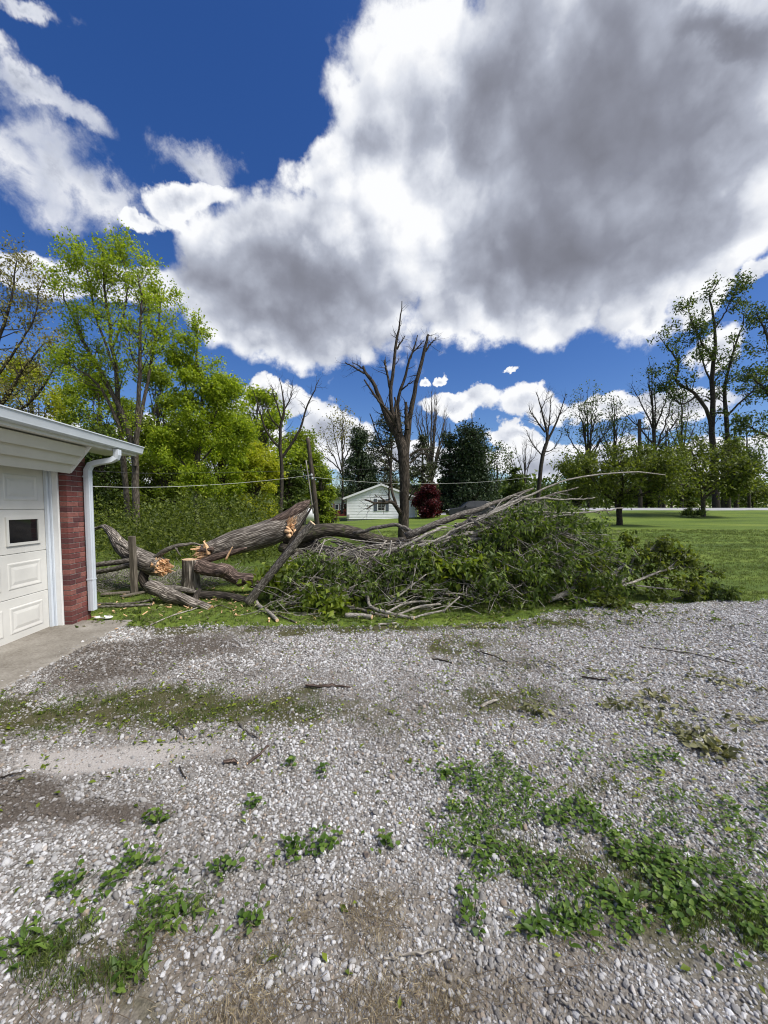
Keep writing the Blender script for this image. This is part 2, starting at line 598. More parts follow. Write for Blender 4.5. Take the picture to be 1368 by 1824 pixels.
LF_MID = leafmat('leaf_mid_green', (0.085, 0.125, 0.015), (0.165, 0.22, 0.024), (0.30, 0.36, 0.05), 0.48)
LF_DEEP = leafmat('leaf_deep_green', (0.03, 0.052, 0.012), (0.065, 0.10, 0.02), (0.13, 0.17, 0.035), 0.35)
LF_CONIF = leafmat('needle_dark_green', (0.012, 0.026, 0.010), (0.026, 0.048, 0.016), (0.05, 0.075, 0.022), 0.12)
LF_PINE = leafmat('needle_olive', (0.025, 0.035, 0.015), (0.055, 0.07, 0.03), (0.12, 0.13, 0.06), 0.15)
LF_RED = leafmat('leaf_dark_red', (0.022, 0.003, 0.005), (0.055, 0.006, 0.011), (0.13, 0.014, 0.022), 0.3)
LF_BUD = leafmat('leaf_bud_tan', (0.10, 0.09, 0.03), (0.21, 0.19, 0.06), (0.32, 0.30, 0.11), 0.35)
LF_FALL = leafmat('leaf_fallen_tree', (0.038, 0.064, 0.011), (0.09, 0.138, 0.022), (0.21, 0.27, 0.06), 0.38, 0.5)
LF_OLIVE = leafmat('leaf_olive_green', (0.045, 0.065, 0.012), (0.095, 0.125, 0.02), (0.19, 0.22, 0.04), 0.4)
LF_WILT = leafmat('leaf_wilted', (0.07, 0.075, 0.03), (0.17, 0.17, 0.075), (0.33, 0.31, 0.16), 0.2)
LF_WEED = leafmat('leaf_weed', (0.04, 0.085, 0.012), (0.09, 0.16, 0.022), (0.18, 0.26, 0.05), 0.35, 0.5)
LF_GRASS = leafmat('grass_blade', (0.05, 0.075, 0.016), (0.10, 0.14, 0.03), (0.21, 0.235, 0.075), 0.3)
LF_DRY = leafmat('dry_grass', (0.16, 0.12, 0.075), (0.30, 0.24, 0.15), (0.46, 0.39, 0.26), 0.2)

# ------------------------------------------------------------------ ground
def ground_z(x, y):
    x, y = np.asarray(x, dtype=float), np.asarray(y, dtype=float)
    side = np.clip(0.05 * (x + 5), 0, 1.0)
    r = np.clip((y - 8) / 32, 0, 1.12)
    return side * r ** 3


def pblob(px, py, rx, ry):
    c = gp(px, py)
    return (c[0], c[1], abs(gp(px + rx, py)[0] - c[0]), abs(gp(px, py - ry)[1] - gp(px, py + ry)[1]) / 2)


def blobs(x, y, lst, wob=0.35, sc=2.2):
    wx = x + wob * (fbm(x * sc, y * sc + 40) - 0.5)
    wy = y + wob * (fbm(x * sc + 70, y * sc) - 0.5)
    m = np.zeros_like(x)
    for px, py, rx, ry, a in lst:
        cx, cy, sx, sy = pblob(px, py, rx, ry)
        m = np.maximum(m, a * np.exp(-1.1 * (((wx - cx) / sx) ** 2 + ((wy - cy) / sy) ** 2)))
    return m


MOSS = [(60, 1275, 190, 45, 1.0), (300, 1260, 230, 42, 1.0), (520, 1260, 130, 40, 0.7), (880, 1235, 160, 40, 0.6), (820, 1150, 120, 22, 0.55),
        (1000, 1110, 150, 18, 0.6), (660, 1265, 170, 42, 0.42), (760, 1300, 120, 30, 0.35), (900, 1180, 130, 30, 0.4), (1280, 1250, 120, 40, 0.3), (1120, 1420, 260, 60, 0.35), (1150, 1560, 260, 90, 0.55), (950, 1520, 120, 60, 0.5), (180, 1690, 170, 60, 0.6), (1330, 1650, 120, 80, 0.55), (1120, 1260, 60, 22, 0.4), (700, 1120, 420, 10, 0.75), (300, 1118, 130, 8, 0.7)]
DARK = [(290, 1155, 150, 22, 1.4), (190, 1190, 130, 35, 1.0), (330, 1135, 130, 12, 0.5), (430, 1190, 110, 24, 0.5), (110, 1235, 110, 25, 0.5), (50, 1425, 170, 50, 1.7), (200, 1455, 120, 34, 0.9), (330, 1205, 120, 18, 0.5)]
SAND = [(170, 1350, 190, 26, 1.0), (300, 1335, 150, 18, 0.7)]
DIRT = [(650, 1640, 170, 70, 0.85), (300, 1700, 260, 90, 0.75), (700, 1790, 520, 60, 0.9), (100, 1790, 200, 60, 0.8), (1050, 1690, 200, 60, 0.6), (950, 1760, 160, 50, 0.7)]
WEED = [(880, 1390, 110, 60, 1.0), (900, 1500, 120, 80, 1.0), (1010, 1500, 190, 75, 1.0), (1180, 1560, 190, 80, 0.95), (1330, 1640, 130, 90, 0.9), (1300, 1440, 140, 60, 0.55), (870, 1600, 60, 60, 0.8),
        (1120, 1360, 150, 22, 0.5), (1060, 1650, 110, 50, 0.9), (250, 1630, 170, 70, 0.55), (90, 1690, 140, 70, 0.6), (240, 1545, 60, 40, 0.5), (560, 1520, 110, 40, 0.35), (1250, 1500, 160, 60, 0.6)]
GRASSY = [(150, 1680, 190, 70, 0.9), (280, 1620, 160, 60, 0.6), (480, 1700, 100, 50, 0.45), (1180, 1640, 160, 60, 0.7), (1330, 1620, 120, 80, 0.7), (1100, 1680, 100, 40, 0.6)]

_ex = [-30, -3.5, -1.7, 0, 1.6, 2.6, 3.7, 6.35, 10, 30]
_ey = [5.0, 5.0, 4.95, 5.0, 5.1, 5.68, 6.07, 6.36, 6.6, 7.5]


def edge_y(x):
    return np.interp(x, _ex, _ey) + 0.28 * (fbm(np.asarray(x) * 2.3, np.asarray(x) * 0 + 5.0) - 0.5)


def soil(x, y):
    return blobs(x, y, MOSS, 0.75, 1.7) * np.clip(0.45 + 1.1 * fbm(x * 5 + 2, y * 5), 0, 1.2), blobs(x, y, DARK, 0.6, 2.5), blobs(x, y, SAND, 0.2), blobs(x, y, DIRT, 0.25)


# lawn: one sheet to the horizon
def build_lawn():
    ys = np.concatenate([np.arange(-6, 4.4, 0.8), np.arange(4.4, 24, 0.22), np.arange(24, 60, 0.7), np.geomspace(60, 900, 30)])
    xs = np.concatenate([-np.geomspace(40, 800, 20)[::-1], np.arange(-39, -14, 1.0), np.arange(-14, 20, 0.3), np.arange(20, 48, 1.0), np.geomspace(48, 800, 20)])
    X, Y = np.meshgrid(xs, ys)
    Z = ground_z(X, Y) + 0.05 * (fbm(X * 0.5, Y * 0.5) - 0.5) * np.clip((Y - 5) / 4, 0, 1)
    Z -= 0.05 * sstep(edge_y(X) - Y, -0.05, 0.4)
    V = np.stack([X, Y, Z], -1).reshape(-1, 3)
    idx = np.arange(V.shape[0]).reshape(X.shape)
    q = np.stack([idx[:-1, :-1], idx[:-1, 1:], idx[1:, 1:], idx[1:, :-1]], -1).reshape(-1, 4)
    m, N, out = new_mat('lawn_grass')
    co = N.n('ShaderNodeTexCoord').outputs['Object']
    mpx = N.n('ShaderNodeMapping', {'Vector': co, 'Scale': (0.25, 1.0, 1.0), 'Rotation': (0, 0, 0.25)}).outputs[0]
    n1 = N.noise(mpx, 0.55, 6.0, 0.65)
    n2 = N.noise(co, 7.0, 6.0, 0.7)
    n3 = N.noise(co, 45.0, 3.0, 0.7)
    f = N.m('ADD', N.m('MULTIPLY', n1, 0.62), N.m('ADD', N.m('MULTIPLY', n2, 0.24), N.m('MULTIPLY', n3, 0.14)))
    c = N.ramp(f, [(0.34, (0.05, 0.082, 0.015)), (0.48, (0.10, 0.15, 0.022)), (0.58, (0.15, 0.20, 0.03)), (0.68, (0.24, 0.26, 0.06))])
    p = N.n('ShaderNodeBsdfPrincipled', {'Base Color': c, 'Roughness': 0.85, 'Specular IOR Level': 0.2})
    hh = N.m('ADD', N.m('MULTIPLY', n2, 0.5), N.m('MULTIPLY', n3, 0.5))
    bn = N.n('ShaderNodeBump', {'Height': hh, 'Strength': 0.8, 'Distance': 0.06})
    N.t.links.new(bn.outputs[0], p.inputs['Normal'])
    N.t.links.new(p.outputs[0], out.inputs[0])
    o = put('lawn', mesh_np('lawn', V, [q]), m)
    tag(o, 'wide mown green lawn rising gently to the road', 'lawn', kind='structure')


build_lawn()


def build_gravel():
    st = 0.04
    xs, ys = np.arange(-4.6, 11, st), np.arange(-0.6, 7.0, st)
    X, Y = np.meshgrid(xs, ys)
    mo, da, sa, di = soil(X, Y)
    Z = 0.004 + 0.03 * (fbm(X * 1.4, Y * 1.4) - 0.5) + 0.012 * (fbm(X * 9, Y * 9) - 0.5)
    inside = edge_y(X) + 0.10 * (fbm(X * 9, Y * 9) - 0.5) - Y
    Z -= 0.04 * sstep(-inside, -0.12, 0.1)
    V = np.stack([X, Y, Z], -1).reshape(-1, 3)
    idx = np.arange(V.shape[0]).reshape(X.shape)
    q = np.stack([idx[:-1, :-1], idx[:-1, 1:], idx[1:, 1:], idx[1:, :-1]], -1).reshape(-1, 4)
    keep = (inside > -0.1).reshape(-1)
    q = q[keep[q].all(1)]
    colr = np.stack([mo, np.minimum(da, 1), sa, di], -1).reshape(-1, 4).astype(np.float32)
    m, N, out = new_mat('gravel_ground')
    co = N.n('ShaderNodeTexCoord').outputs['Object']
    so = N.n('ShaderNodeAttribute', None, attribute_name='soil', attribute_type='GEOMETRY')
    sp = N.n('ShaderNodeSeparateColor', {0: so.outputs['Color']})
    n1 = N.noise(co, 60.0, 6.0, 0.7)
    n2 = N.noise(co, 6.0, 5.0, 0.6)
    vo = N.n('ShaderNodeTexVoronoi', {'Vector': co, 'Scale': 90.0, 'Randomness': 1.0})
    grit = N.ramp(vo.outputs['Distance'], [(0.0, (0.40, 0.38, 0.355)), (0.45, (0.27, 0.25, 0.225)), (0.8, (0.11, 0.095, 0.08))])
    c = N.mix(N.ss(n1, 0.35, 0.65), grit, (0.17, 0.152, 0.13))
    br = N.ramp(N.m('ADD', N.m('MULTIPLY', n1, 0.6), N.m('MULTIPLY', n2, 0.4)), [(0.3, (0.10, 0.085, 0.066)), (0.5, (0.20, 0.175, 0.145)), (0.72, (0.33, 0.30, 0.26))])
    c = N.mix(N.ss(N.m('ADD', so.outputs['Alpha'], N.m('MULTIPLY', N.m('SUBTRACT', n2, 0.5), 0.5)), 0.15, 0.6), c, br)
    sd = N.ramp(n1, [(0.3, (0.33, 0.30, 0.27)), (0.7, (0.45, 0.42, 0.39))])
    c = N.mix(N.ss(sp.outputs[2], 0.2, 0.7), c, sd)
    ms = N.ramp(n1, [(0.3, (0.045, 0.043, 0.02)), (0.55, (0.085, 0.08, 0.038)), (0.75, (0.16, 0.14, 0.08))])
    c = N.mix(N.ss(N.m('ADD', sp.outputs[0], N.m('MULTIPLY', N.m('SUBTRACT', n2, 0.5), 0.6)), 0.15, 0.65), c, ms)
    dk = N.ramp(n1, [(0.3, (0.045, 0.036, 0.028)), (0.55, (0.10, 0.082, 0.066)), (0.75, (0.20, 0.175, 0.15))])
    c = N.mix(N.ss(N.m('ADD', sp.outputs[1], N.m('MULTIPLY', N.m('SUBTRACT', n2, 0.5), 0.6)), 0.2, 0.75, 0.0, 0.9), c, dk)
    p = N.n('ShaderNodeBsdfPrincipled', {'Base Color': c, 'Roughness': 0.95, 'Specular IOR Level': 0.15})
    hh = N.m('ADD', N.m('MULTIPLY', n1, 0.6), N.m('MULTIPLY', N.m('SUBTRACT', 1.0, vo.outputs['Distance']), 0.4))
    bn = N.n('ShaderNodeBump', {'Height': hh, 'Strength': 0.9, 'Distance': 0.012})
    N.t.links.new(bn.outputs[0], p.inputs['Normal'])
    N.t.links.new(p.outputs[0], out.inputs[0])
    o = put('driveway', mesh_np('driveway', V, [q], True, {'soil': ('POINT', 'FLOAT_COLOR', colr)}), m)
    tag(o, 'gravel driveway with mossy strips and bare earth', 'driveway', kind='structure')


build_gravel()


def drive_z(x, y):
    return 0.004 + 0.03 * (fbm(x * 1.4, y * 1.4) - 0.5)


# ---- scatter by geometry nodes, only for uncountable stuff
def scatter(name, P, rot, scl, tone, idx, sources, label, cat):
    col = bpy.data.collections.new(name + '_sources')
    for s in sources:
        col.objects.link(s)
    me = mesh_np(name, P, [], True, {
        'rot': ('POINT', 'FLOAT_VECTOR', rot.astype(np.float32)), 'scl': ('POINT', 'FLOAT_VECTOR', scl.astype(np.float32)),
        'tone': ('POINT', 'FLOAT', tone.astype(np.float32)), 'pick': ('POINT', 'INT', idx.astype(np.int32))})
    o = put(name, me, None)
    tag(o, label, cat, kind='stuff')
    g = bpy.data.node_groups.new(name + '_scatter', 'GeometryNodeTree')
    g.interface.new_socket('Geometry', in_out='INPUT', socket_type='NodeSocketGeometry')
    g.interface.new_socket('Geometry', in_out='OUTPUT', socket_type='NodeSocketGeometry')
    L = g.links.new
    gi, go = g.nodes.new('NodeGroupInput'), g.nodes.new('NodeGroupOutput')
    ci = g.nodes.new('GeometryNodeCollectionInfo')
    ci.inputs[0].default_value = col
    ci.inputs[1].default_value = True
    ci.inputs[2].default_value = True
    ip = g.nodes.new('GeometryNodeInstanceOnPoints')

    def na(nm, typ):
        a = g.nodes.new('GeometryNodeInputNamedAttribute')
        a.data_type = typ
        a.inputs[0].default_value = nm
        return a.outputs[0]
    L(gi.outputs[0], ip.inputs['Points'])
    L(ci.outputs[0], ip.inputs['Instance'])
    ip.inputs['Pick Instance'].default_value = True
    L(na('pick', 'INT'), ip.inputs['Instance Index'])
    L(na('rot', 'FLOAT_VECTOR'), ip.inputs['Rotation'])
    L(na('scl', 'FLOAT_VECTOR'), ip.inputs['Scale'])
    L(ip.outputs[0], go.inputs[0])
    md = o.modifiers.new('scatter', 'NODES')
    md.node_group = g
    return o


def stone_material():
    m, N, out = new_mat('limestone_gravel')
    to = N.n('ShaderNodeAttribute', None, attribute_name='tone', attribute_type='INSTANCER').outputs['Fac']
    rnd = N.n('ShaderNodeObjectInfo').outputs['Random']
    co = N.n('ShaderNodeTexCoord').outputs['Object']
    n1 = N.noise(co, 1.6, 4.0, 0.6)
    base = N.ramp(rnd, [(0.0, (0.14, 0.13, 0.12)), (0.15, (0.28, 0.272, 0.26)), (0.45, (0.42, 0.412, 0.40)), (0.72, (0.56, 0.555, 0.55)), (0.90, (0.72, 0.715, 0.71)), (0.95, (0.42, 0.35, 0.28)), (1.0, (0.28, 0.22, 0.17))])
    c = N.mix(N.ss(n1, 0.45, 0.75, 0.0, 0.4), base, (0.33, 0.29, 0.245))
    c = N.mix(to, c, (0.10, 0.082, 0.066))
    p = N.n('ShaderNodeBsdfPrincipled', {'Base Color': c, 'Roughness': 0.85, 'Specular IOR Level': 0.25})
    bn = N.n('ShaderNodeBump', {'Height': N.noise(co, 5.0, 4.0, 0.6), 'Strength': 0.35, 'Distance': 0.2})
    N.t.links.new(bn.outputs[0], p.inputs['Normal'])
    N.t.links.new(p.outputs[0], out.inputs[0])
    return m


def build_stones():
    rng = np.random.default_rng(11)
    m = stone_material()
    src = []
    for i in range(10):
        bm = bmesh.new()
        bmesh.ops.create_icosphere(bm, subdivisions=2, radius=1.0)
        pl = [(unit(rng.normal(size=3)), rng.uniform(0.55, 0.9)) for _ in range(9)]
        sx = np.array([1.0, rng.uniform(0.6, 0.95), rng.uniform(0.45, 0.75)])
        for v in bm.verts:
            c = np.array(v.co)
            for nrm, dd in pl:
                e = c.dot(nrm) - dd
                if e > 0:
                    c = c - nrm * e * 0.92
            v.co = c * sx
        me = bpy.data.meshes.new('gravel_stone')
        bm.to_mesh(me)
        bm.free()
        me.polygons.foreach_set('use_smooth', np.full(len(me.polygons), i % 3 != 0, dtype=bool))
        me.materials.append(m)
        src.append(bpy.data.objects.new('gravel_stone', me))
    pts, scs = [], []
    for y0, y1, g, r in ((0.75, 2.2, 0.0132, 0.0078), (2.2, 3.6, 0.0152, 0.0088), (3.6, 6.9, 0.0205, 0.0118)):
        xs, ys = np.arange(-4.3, 10, g), np.arange(y0, y1, g)
        X, Y = np.meshgrid(xs, ys)
        X = X + rng.uniform(-0.5, 0.5, X.shape) * g
        Y = Y + rng.uniform(-0.5, 0.5, Y.shape) * g
        X, Y = X.ravel(), Y.ravel()
        k = (np.abs(X) < 1.08 * Y + 0.75)
        k &= (X > -3.45) | (Y > 5.0)
        X, Y = X[k], Y[k]
        mo, da, sa, di = soil(X, Y)
        cov = 0.95 - 0.78 * sstep(mo, 0.1, 0.7) - 0.35 * np.minimum(da, 1) - 0.8 * sstep(sa, 0.15, 0.7) - 0.62 * sstep(di, 0.1, 0.7)
        cov = cov + 0.9 * (fbm(X * 4, Y * 4) - 0.52)
        cov = np.where(edge_y(X) - Y < 0.05, cov - 0.9 * sstep(Y - edge_y(X), -0.25, 0.10), cov)
        cov = np.maximum(cov, 0.07 * (edge_y(X) - Y > 0))
        cov = cov * (1 - sstep(Y - edge_y(X), -0.12, 0.14))
        k = rng.random(len(X)) < cov
        pts.append(np.stack([X[k], Y[k]], -1))
        s = r * np.exp(rng.normal(0, 0.32, k.sum()))
        s *= np.where(rng.random(k.sum()) < 0.02, 1.7, 1.0)
        scs.append(s)
    n = 150000
    Y = 0.8 + 2.4 * rng.random(n) ** 1.2
    X = rng.uniform(-1, 1, n) * (1.08 * Y + 0.6)
    mo, da, sa, di = soil(X, Y)
    k = (rng.random(n) < np.maximum(np.where(Y < 2.7, 0.55, 0.2) + 0.3 * sstep(di, 0.15, 0.6), np.maximum(0.25 * sstep(mo, 0.2, 0.7), 0.6 * sstep(sa, 0.2, 0.7))) * sstep(fbm(X * 9, Y * 9), 0.3, 0.6)) & (X > -3.4)
    pts.append(np.stack([X[k], Y[k]], -1))
    scs.append(0.0034 * np.exp(rng.normal(0, 0.4, k.sum())))
    P = np.concatenate(pts)
    s = np.clip(np.concatenate(scs), 0.0014, 0.022)
    n = len(P)
    mo, da, sa, di = soil(P[:, 0], P[:, 1])
    Z = drive_z(P[:, 0], P[:, 1]) + s * rng.uniform(-0.15, 0.45, n) + 0.006 * (fbm(P[:, 0] * 9, P[:, 1] * 9) - 0.5)
    tone = np.clip(0.30 * sstep(fbm(P[:, 0] * 1.3 + 4, P[:, 1] * 1.3), 0.45, 0.7) * (P[:, 0] < 1.5) + rng.uniform(0.35, 0.85, n) * sstep(da + 0.5 * (fbm(P[:, 0] * 5, P[:, 1] * 5) - 0.5), 0.2, 0.8) + 0.35 * mo + 0.25 * di + rng.normal(0.06, 0.1, n), 0, 0.95)
    rot = np.stack([rng.normal(0, 0.35, n), rng.normal(0, 0.35, n), rng.uniform(0, 6.28, n)], -1)
    scl = s[:, None] * rng.uniform(0.85, 1.15, (n, 3))
    scatter('gravel', np.column_stack([P, Z]), rot, scl, tone, rng.integers(0, 10, n), src, 'loose pale limestone gravel covering the driveway', 'gravel')
    return n


build_stones()


def blade_tuft(rng, nb, h, w, spread, mat):
    A = rng.uniform(0, 6.28, nb)
    base = np.stack([rng.normal(0, spread, nb), rng.normal(0, spread, nb), np.zeros(nb)], -1)
    dirn = np.stack([np.cos(A), np.sin(A), np.zeros(nb)], -1)
    side = np.stack([-np.sin(A), np.cos(A), np.zeros(nb)], -1)
    hh = (h * rng.uniform(0.5, 1.2, nb))[:, None]
    le = (rng.uniform(0.1, 0.9, nb))[:, None]
    up = np.array([0, 0, 1.0])
    p0, p1 = base, base + up * hh * 0.6 + dirn * hh * le * 0.25
    p2 = base + up * hh * (1 - 0.3 * le) + dirn * hh * le * 0.9
    V = np.stack([p0 - side * w, p0 + side * w, p1 + side * w * 0.8, p1 - side * w * 0.8, p2], 1)
    i0 = (np.arange(nb) * 5)[:, None]
    q = i0 + np.array([[0, 1, 2, 3]])
    t = i0 + np.array([[3, 2, 4]])
    tint = rng.random(nb).astype(np.float32)
    me = mesh_np('grass_tuft', V.reshape(-1, 3), [q, t], True, {'tint': ('FACE', 'FLOAT', np.concatenate([tint, tint]))})
    me.materials.append(mat)
    return bpy.data.objects.new('grass_tuft', me)


def build_grass():
    rng = np.random.default_rng(5)
    src = [blade_tuft(rng, 14, 0.06, 0.0022, 0.03, LF_GRASS) for _ in range(5)]
    P = []
    for y0, y1, dens in ((4.7, 7, 330), (7, 10, 170), (10, 15, 80), (15, 24, 34)):
        n = int((2 * 1.15 * y1 + 2) * (y1 - y0) * dens)
        x = rng.uniform(-1.15 * y1 - 1, 1.15 * y1 + 1, n)
        y = rng.uniform(y0, y1, n)
        k = (np.abs(x) < 1.1 * y + 1) & (rng.random(n) < sstep(y - edge_y(x) + 0.4 * (fbm(x * 3, y * 3) - 0.5), -0.15, 0.35) * (0.35 + 1.1 * fbm(x * 1.1, y * 1.1)))
        k &= ~((x < -3.6) & (y < 5.5) & (x > -9))
        P.append(np.stack([x[k], y[k]], -1))
    P = np.concatenate(P)
    n = len(P)
    Z = ground_z(P[:, 0], P[:, 1]) - 0.005
    sc = np.interp(P[:, 1], [5, 24], [0.75, 1.7]) * rng.uniform(0.6, 1.25, n)
    rot = np.stack([np.zeros(n), np.zeros(n), rng.uniform(0, 6.28, n)], -1)
    scatter('lawn_grass_blades', np.column_stack([P, Z]), rot, np.repeat(sc[:, None], 3, 1), rng.random(n), rng.integers(0, 5, n), src, 'short green blades of the mown lawn', 'grass')
    # grass tufts and moss on the drive
    src2 = [blade_tuft(rng, 12, 0.035, 0.0013, 0.02, LF_GRASS) for _ in range(4)]
    src3 = [blade_tuft(rng, 12, 0.03, 0.0008, 0.03, LF_DRY) for _ in range(3)]
    n = 130000
    y = 0.85 + 4.45 * rng.random(n) ** 1.35
    x = rng.uniform(-1, 1, n) * (1.08 * y + 0.6)
    mo, gr, di = blobs(x, y, MOSS), blobs(x, y, GRASSY), blobs(x, y, DIRT, 0.25)
    pr = np.maximum(0.26 * sstep(mo, 0.2, 0.7), 0.9 * sstep(gr, 0.25, 0.8)) * sstep(fbm(x * 7, y * 7), 0.38, 0.62)
    k = (rng.random(n) < pr) & (x > -3.4) & (y < edge_y(x))
    xg, yg = x[k], y[k]
    kd = (rng.random(n) < 0.4 * sstep(di, 0.2, 0.6) * sstep(fbm(x * 5 + 9, y * 5), 0.42, 0.6)) & (x > -3.4)
    xd, yd = x[kd], y[kd]
    X, Y = np.concatenate([xg, xd]), np.concatenate([yg, yd])
    n1, n2 = len(xg), len(xd)
    pick = np.concatenate([rng.integers(0, 4, n1), rng.integers(4, 7, n2)])
    rot = np.stack([rng.normal(0, 0.25, n1 + n2), np.concatenate([rng.normal(0, 0.25, n1), rng.normal(0, 1.0, n2)]), rng.uniform(0, 6.28, n1 + n2)], -1)
    sc = rng.uniform(0.5, 1.25, n1 + n2)
    for i, s in enumerate(src2 + src3):
        s.name = 'drive_tuft_%02d' % i
    scatter('drive_grass', np.stack([X, Y, drive_z(X, Y)], -1), rot, np.repeat(sc[:, None], 3, 1), rng.random(n1 + n2), pick, src2 + src3, 'thin green and dry grass growing through the gravel', 'grass')


build_grass()

# ---- the road beyond the lawn
def build_road():
    xs = np.linspace(4, 160, 90)
    V = []
    for x in xs:
        for y, dz in ((41.6, -0.10), (42.0, 0.02), (44.0, 0.05), (46.2, 0.03), (46.6, -0.12)):
            V.append((x, y, 1.0 * ((min(y, 43.8) - 8) / 32) ** 3 + dz if x > 15 else float(ground_z(x, y)) + dz))
    V = np.array(V)
    n = len(xs)
    idx = np.arange(n * 5).reshape(n, 5)
    q = np.stack([idx[:-1, :-1], idx[1:, :-1], idx[1:, 1:], idx[:-1, 1:]], -1).reshape(-1, 4)
    m = plain('road_pale_asphalt', (0.33, 0.33, 0.34), 0.9, 0.15, 0.8)
    tag(put('road', mesh_np('road', V, [q]), m), 'pale grey road running along the far side of lawn', 'road', kind='structure')


build_road()

# ------------------------------------------------------------------ garage
GA = unit(np.array([-0.098, 1.0, 0.0]))            # along the wall, away from the camera
GN = np.array([GA[1], -GA[0], 0.0])                # out of the wall, towards the drive
GB = np.array([-4.04, 4.915, 0.0])                 # near front corner of the far brick pier


def G(s, o, z):
    return GB + GA * s + GN * o + np.array([0, 0, z])


def gbox(s0, s1, o0, o1, z0, z1):
    return np.array([G(s, o, z) for s, o, z in ((s0, o0, z0), (s0, o1, z0), (s1, o1, z0), (s1, o0, z0), (s0, o0, z1), (s0, o1, z1), (s1, o1, z1), (s1, o0, z1))])


def part(name, V, mat, parent, bev=0.0, faces=None, smooth=False):
    o = world_mesh(name, V, [BOXF if faces is None else faces], mat, parent, smooth)
    if bev:
        bevel_mesh(o.data, bev)
    return o


